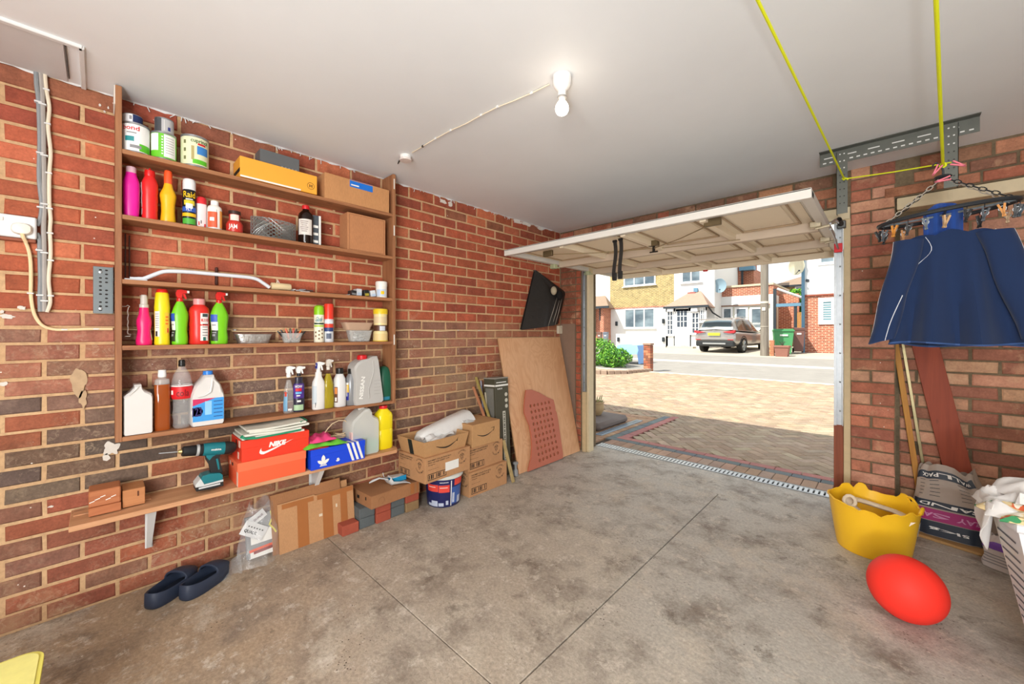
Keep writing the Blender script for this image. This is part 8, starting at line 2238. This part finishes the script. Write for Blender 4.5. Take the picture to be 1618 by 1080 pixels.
for s in (-1, 1):
    g = G(CT).prism([(s * .38, .96), (s * .62, 1.0), (s * .89, 1.04), (s * .87, .92), (s * .66, .90)], (0, .08, 0), (1, 0, 0), (0, 0, 1), .16); build(g, 'tail_lamp', mat('tail_red', 'b3262c', .2, var=0, coat=.5), t, fix=True)
    g = G(CT).box(s * .70 - .12, s * .70 + .12, -.062, -.045, .60, .64, .005); build(g, 'reflector', mat('tail_red', 'b3262c', .2, var=0), t)
    g = G(CT @ Matrix.Translation((s * .98, 3.05, 1.05))); g.ell((0, 0, 0), (.10, .07, .08), 12, 8); build(g, 'wing_mirror', CBLK, t, 1)
    for y in (.88, 3.62):
        M_ = CT @ Matrix.Translation((s * .83, y, .36)) @ Matrix.Rotation(s * pi / 2, 4, 'Y')
        w_ = build(G(M_).lathe([(.22, -.10), (.345, -.10), (.36, -.06), (.36, .06), (.345, .10), (.25, .105), (.24, .07)], 32), 'wheel', mat('rubber', '22211f', .8), t, 1)
        build(G(M_).lathe([(.24, .085), (.22, .05), (0, .05)], 24), 'rim_dish', mat('rim_dark', '4f5152', .4, .6), w_, 1)
        g = G(M_)
        for k in range(5):
            a = k * 2 * pi / 5; g.tube([(0, 0, .09), (.23 * cos(a + .12), .23 * sin(a + .12), .09)], .022, 4).tube([(0, 0, .09), (.23 * cos(a - .12), .23 * sin(a - .12), .09)], .018, 4)
        g.lathe([(.245, .08), (.25, .10), (.235, .105), (.23, .08)], 24); build(g, 'alloy_rim', mat('alloy', 'b5b6b6', .3, .8), w_, 1)
        M2 = CT @ Matrix.Translation((s * .90, y, .36)) @ Matrix.Rotation(pi / 2, 4, 'Y')
        g = G(M2).tube([(-.42 * sin(q), -.42 * cos(q), 0) for q in [-.0 + j * pi / 14 - pi / 2 + pi / 2 for j in range(15)]] if False else [(-.41 * cos(q), .41 * sin(q), 0) for q in [-1.5 + j * 3.0 / 14 for j in range(15)]], .035, 6); build(g, 'wheel_arch', CBLK, t, 1)
build(G(CT).tube([(-.62, .7, 1.64), (-.60, 1.6, 1.68), (-.60, 2.3, 1.64)], .015, 5).tube([(.62, .7, 1.64), (.60, 1.6, 1.68), (.60, 2.3, 1.64)], .015, 5), 'roof_rail', mat('chrome_dull', 'b9bab8', .3, .7), t)
build(G(CT).tube([(-.3, -.03, 1.18), (.1, -.02, 1.16)], .012, 5), 'wiper', CBLK, t)
g = G(CT); ringmark(g, (0, -.066 + .01, 1.0), (1, 0, 0), (0, 0, 1), .045, .010, 20); build(g, 'badge', mat('chrome_dull', 'b9bab8', .3, .7), t)
# ---------------------------------------------------------------- doorstep, side drain and pot at the left
ST = mat('step_slab', '6d635e', .75, var=.15, vs=8, bump=.3, bs=40)
t = thing('doorstep', 'dark rounded doorstep slab outside at the left of the garage opening', 'step', (-.5, 4.7, 0))
a = onz(981, 665, .05)
build(G().box(-1.4, .015, 4.28, 5.05, 0, .10, .035), 'slab', ST, t, 1)
sd = thing('side_drain', 'narrow silver drain strip along the foot of the dark doorstep', 'drain', (-.05, 4.7, 0))
build(G().box(.035, .125, 4.15, 5.25, -.01, .010, .002), 'grate', mat('drain_blue', '93a5b5', .35, .6), sd)
g = G()
for k in range(26): g.box(.05, .11, 4.18 + k * .04, 4.19 + k * .04, .0102, .0108)
build(g, 'slots', BLACK, sd)['kind'] = 'stuff'
c = onz(944, 655, .10)
t = thing('plant_pot', 'round ochre pot of succulents standing on the dark doorstep', 'plant pot', (c.x - .03, c.y, .1005))
cx_, cy_ = c.x - .03, c.y
R = .115
build(G().lathe([(R * .62, 0), (R * .7, .01), (R * .98, .07), (R * 1.02, .115), (R * .96, .15), (R * .98, .165), (R * 1.05, .168), (R * 1.05, .182), (R * .92, .182), (R * .88, .16), (0, .155)], 32, (cx_, cy_, .1005)), 'pot', mat('pot_ochre', 'b9a077', .45, var=.1), t, 1)
g = G()
for k in range(16):
    a = k * 2.4; r = .02 + .006 * k % .08; L = .05 + .02 * (k % 4)
    g.tube([(cx_ + r * cos(a), cy_ + r * sin(a), .255), (cx_ + (r + .02) * cos(a), cy_ + (r + .02) * sin(a), .255 + L * .6), (cx_ + (r + .035) * cos(a), cy_ + (r + .035) * sin(a), .255 + L)], [.006, .008, .003], 6)
build(g, 'succulent_stems', mat('succulent', '9a9a6c', .6, var=.2), t, 1)['kind'] = 'stuff'
g = G()
for k in range(40):
    a = k * 2.1; r = .03 + .07 * ((k * 37) % 10) / 10; g.ell((cx_ + r * cos(a), cy_ + r * sin(a), .27 + .01 * (k % 3)), (.012, .012, .008), 6, 4)
build(g, 'succulent_leaves', mat('succulent_pink', 'b07a68', .6, var=.3, vs=40), t, 1)['kind'] = 'stuff'
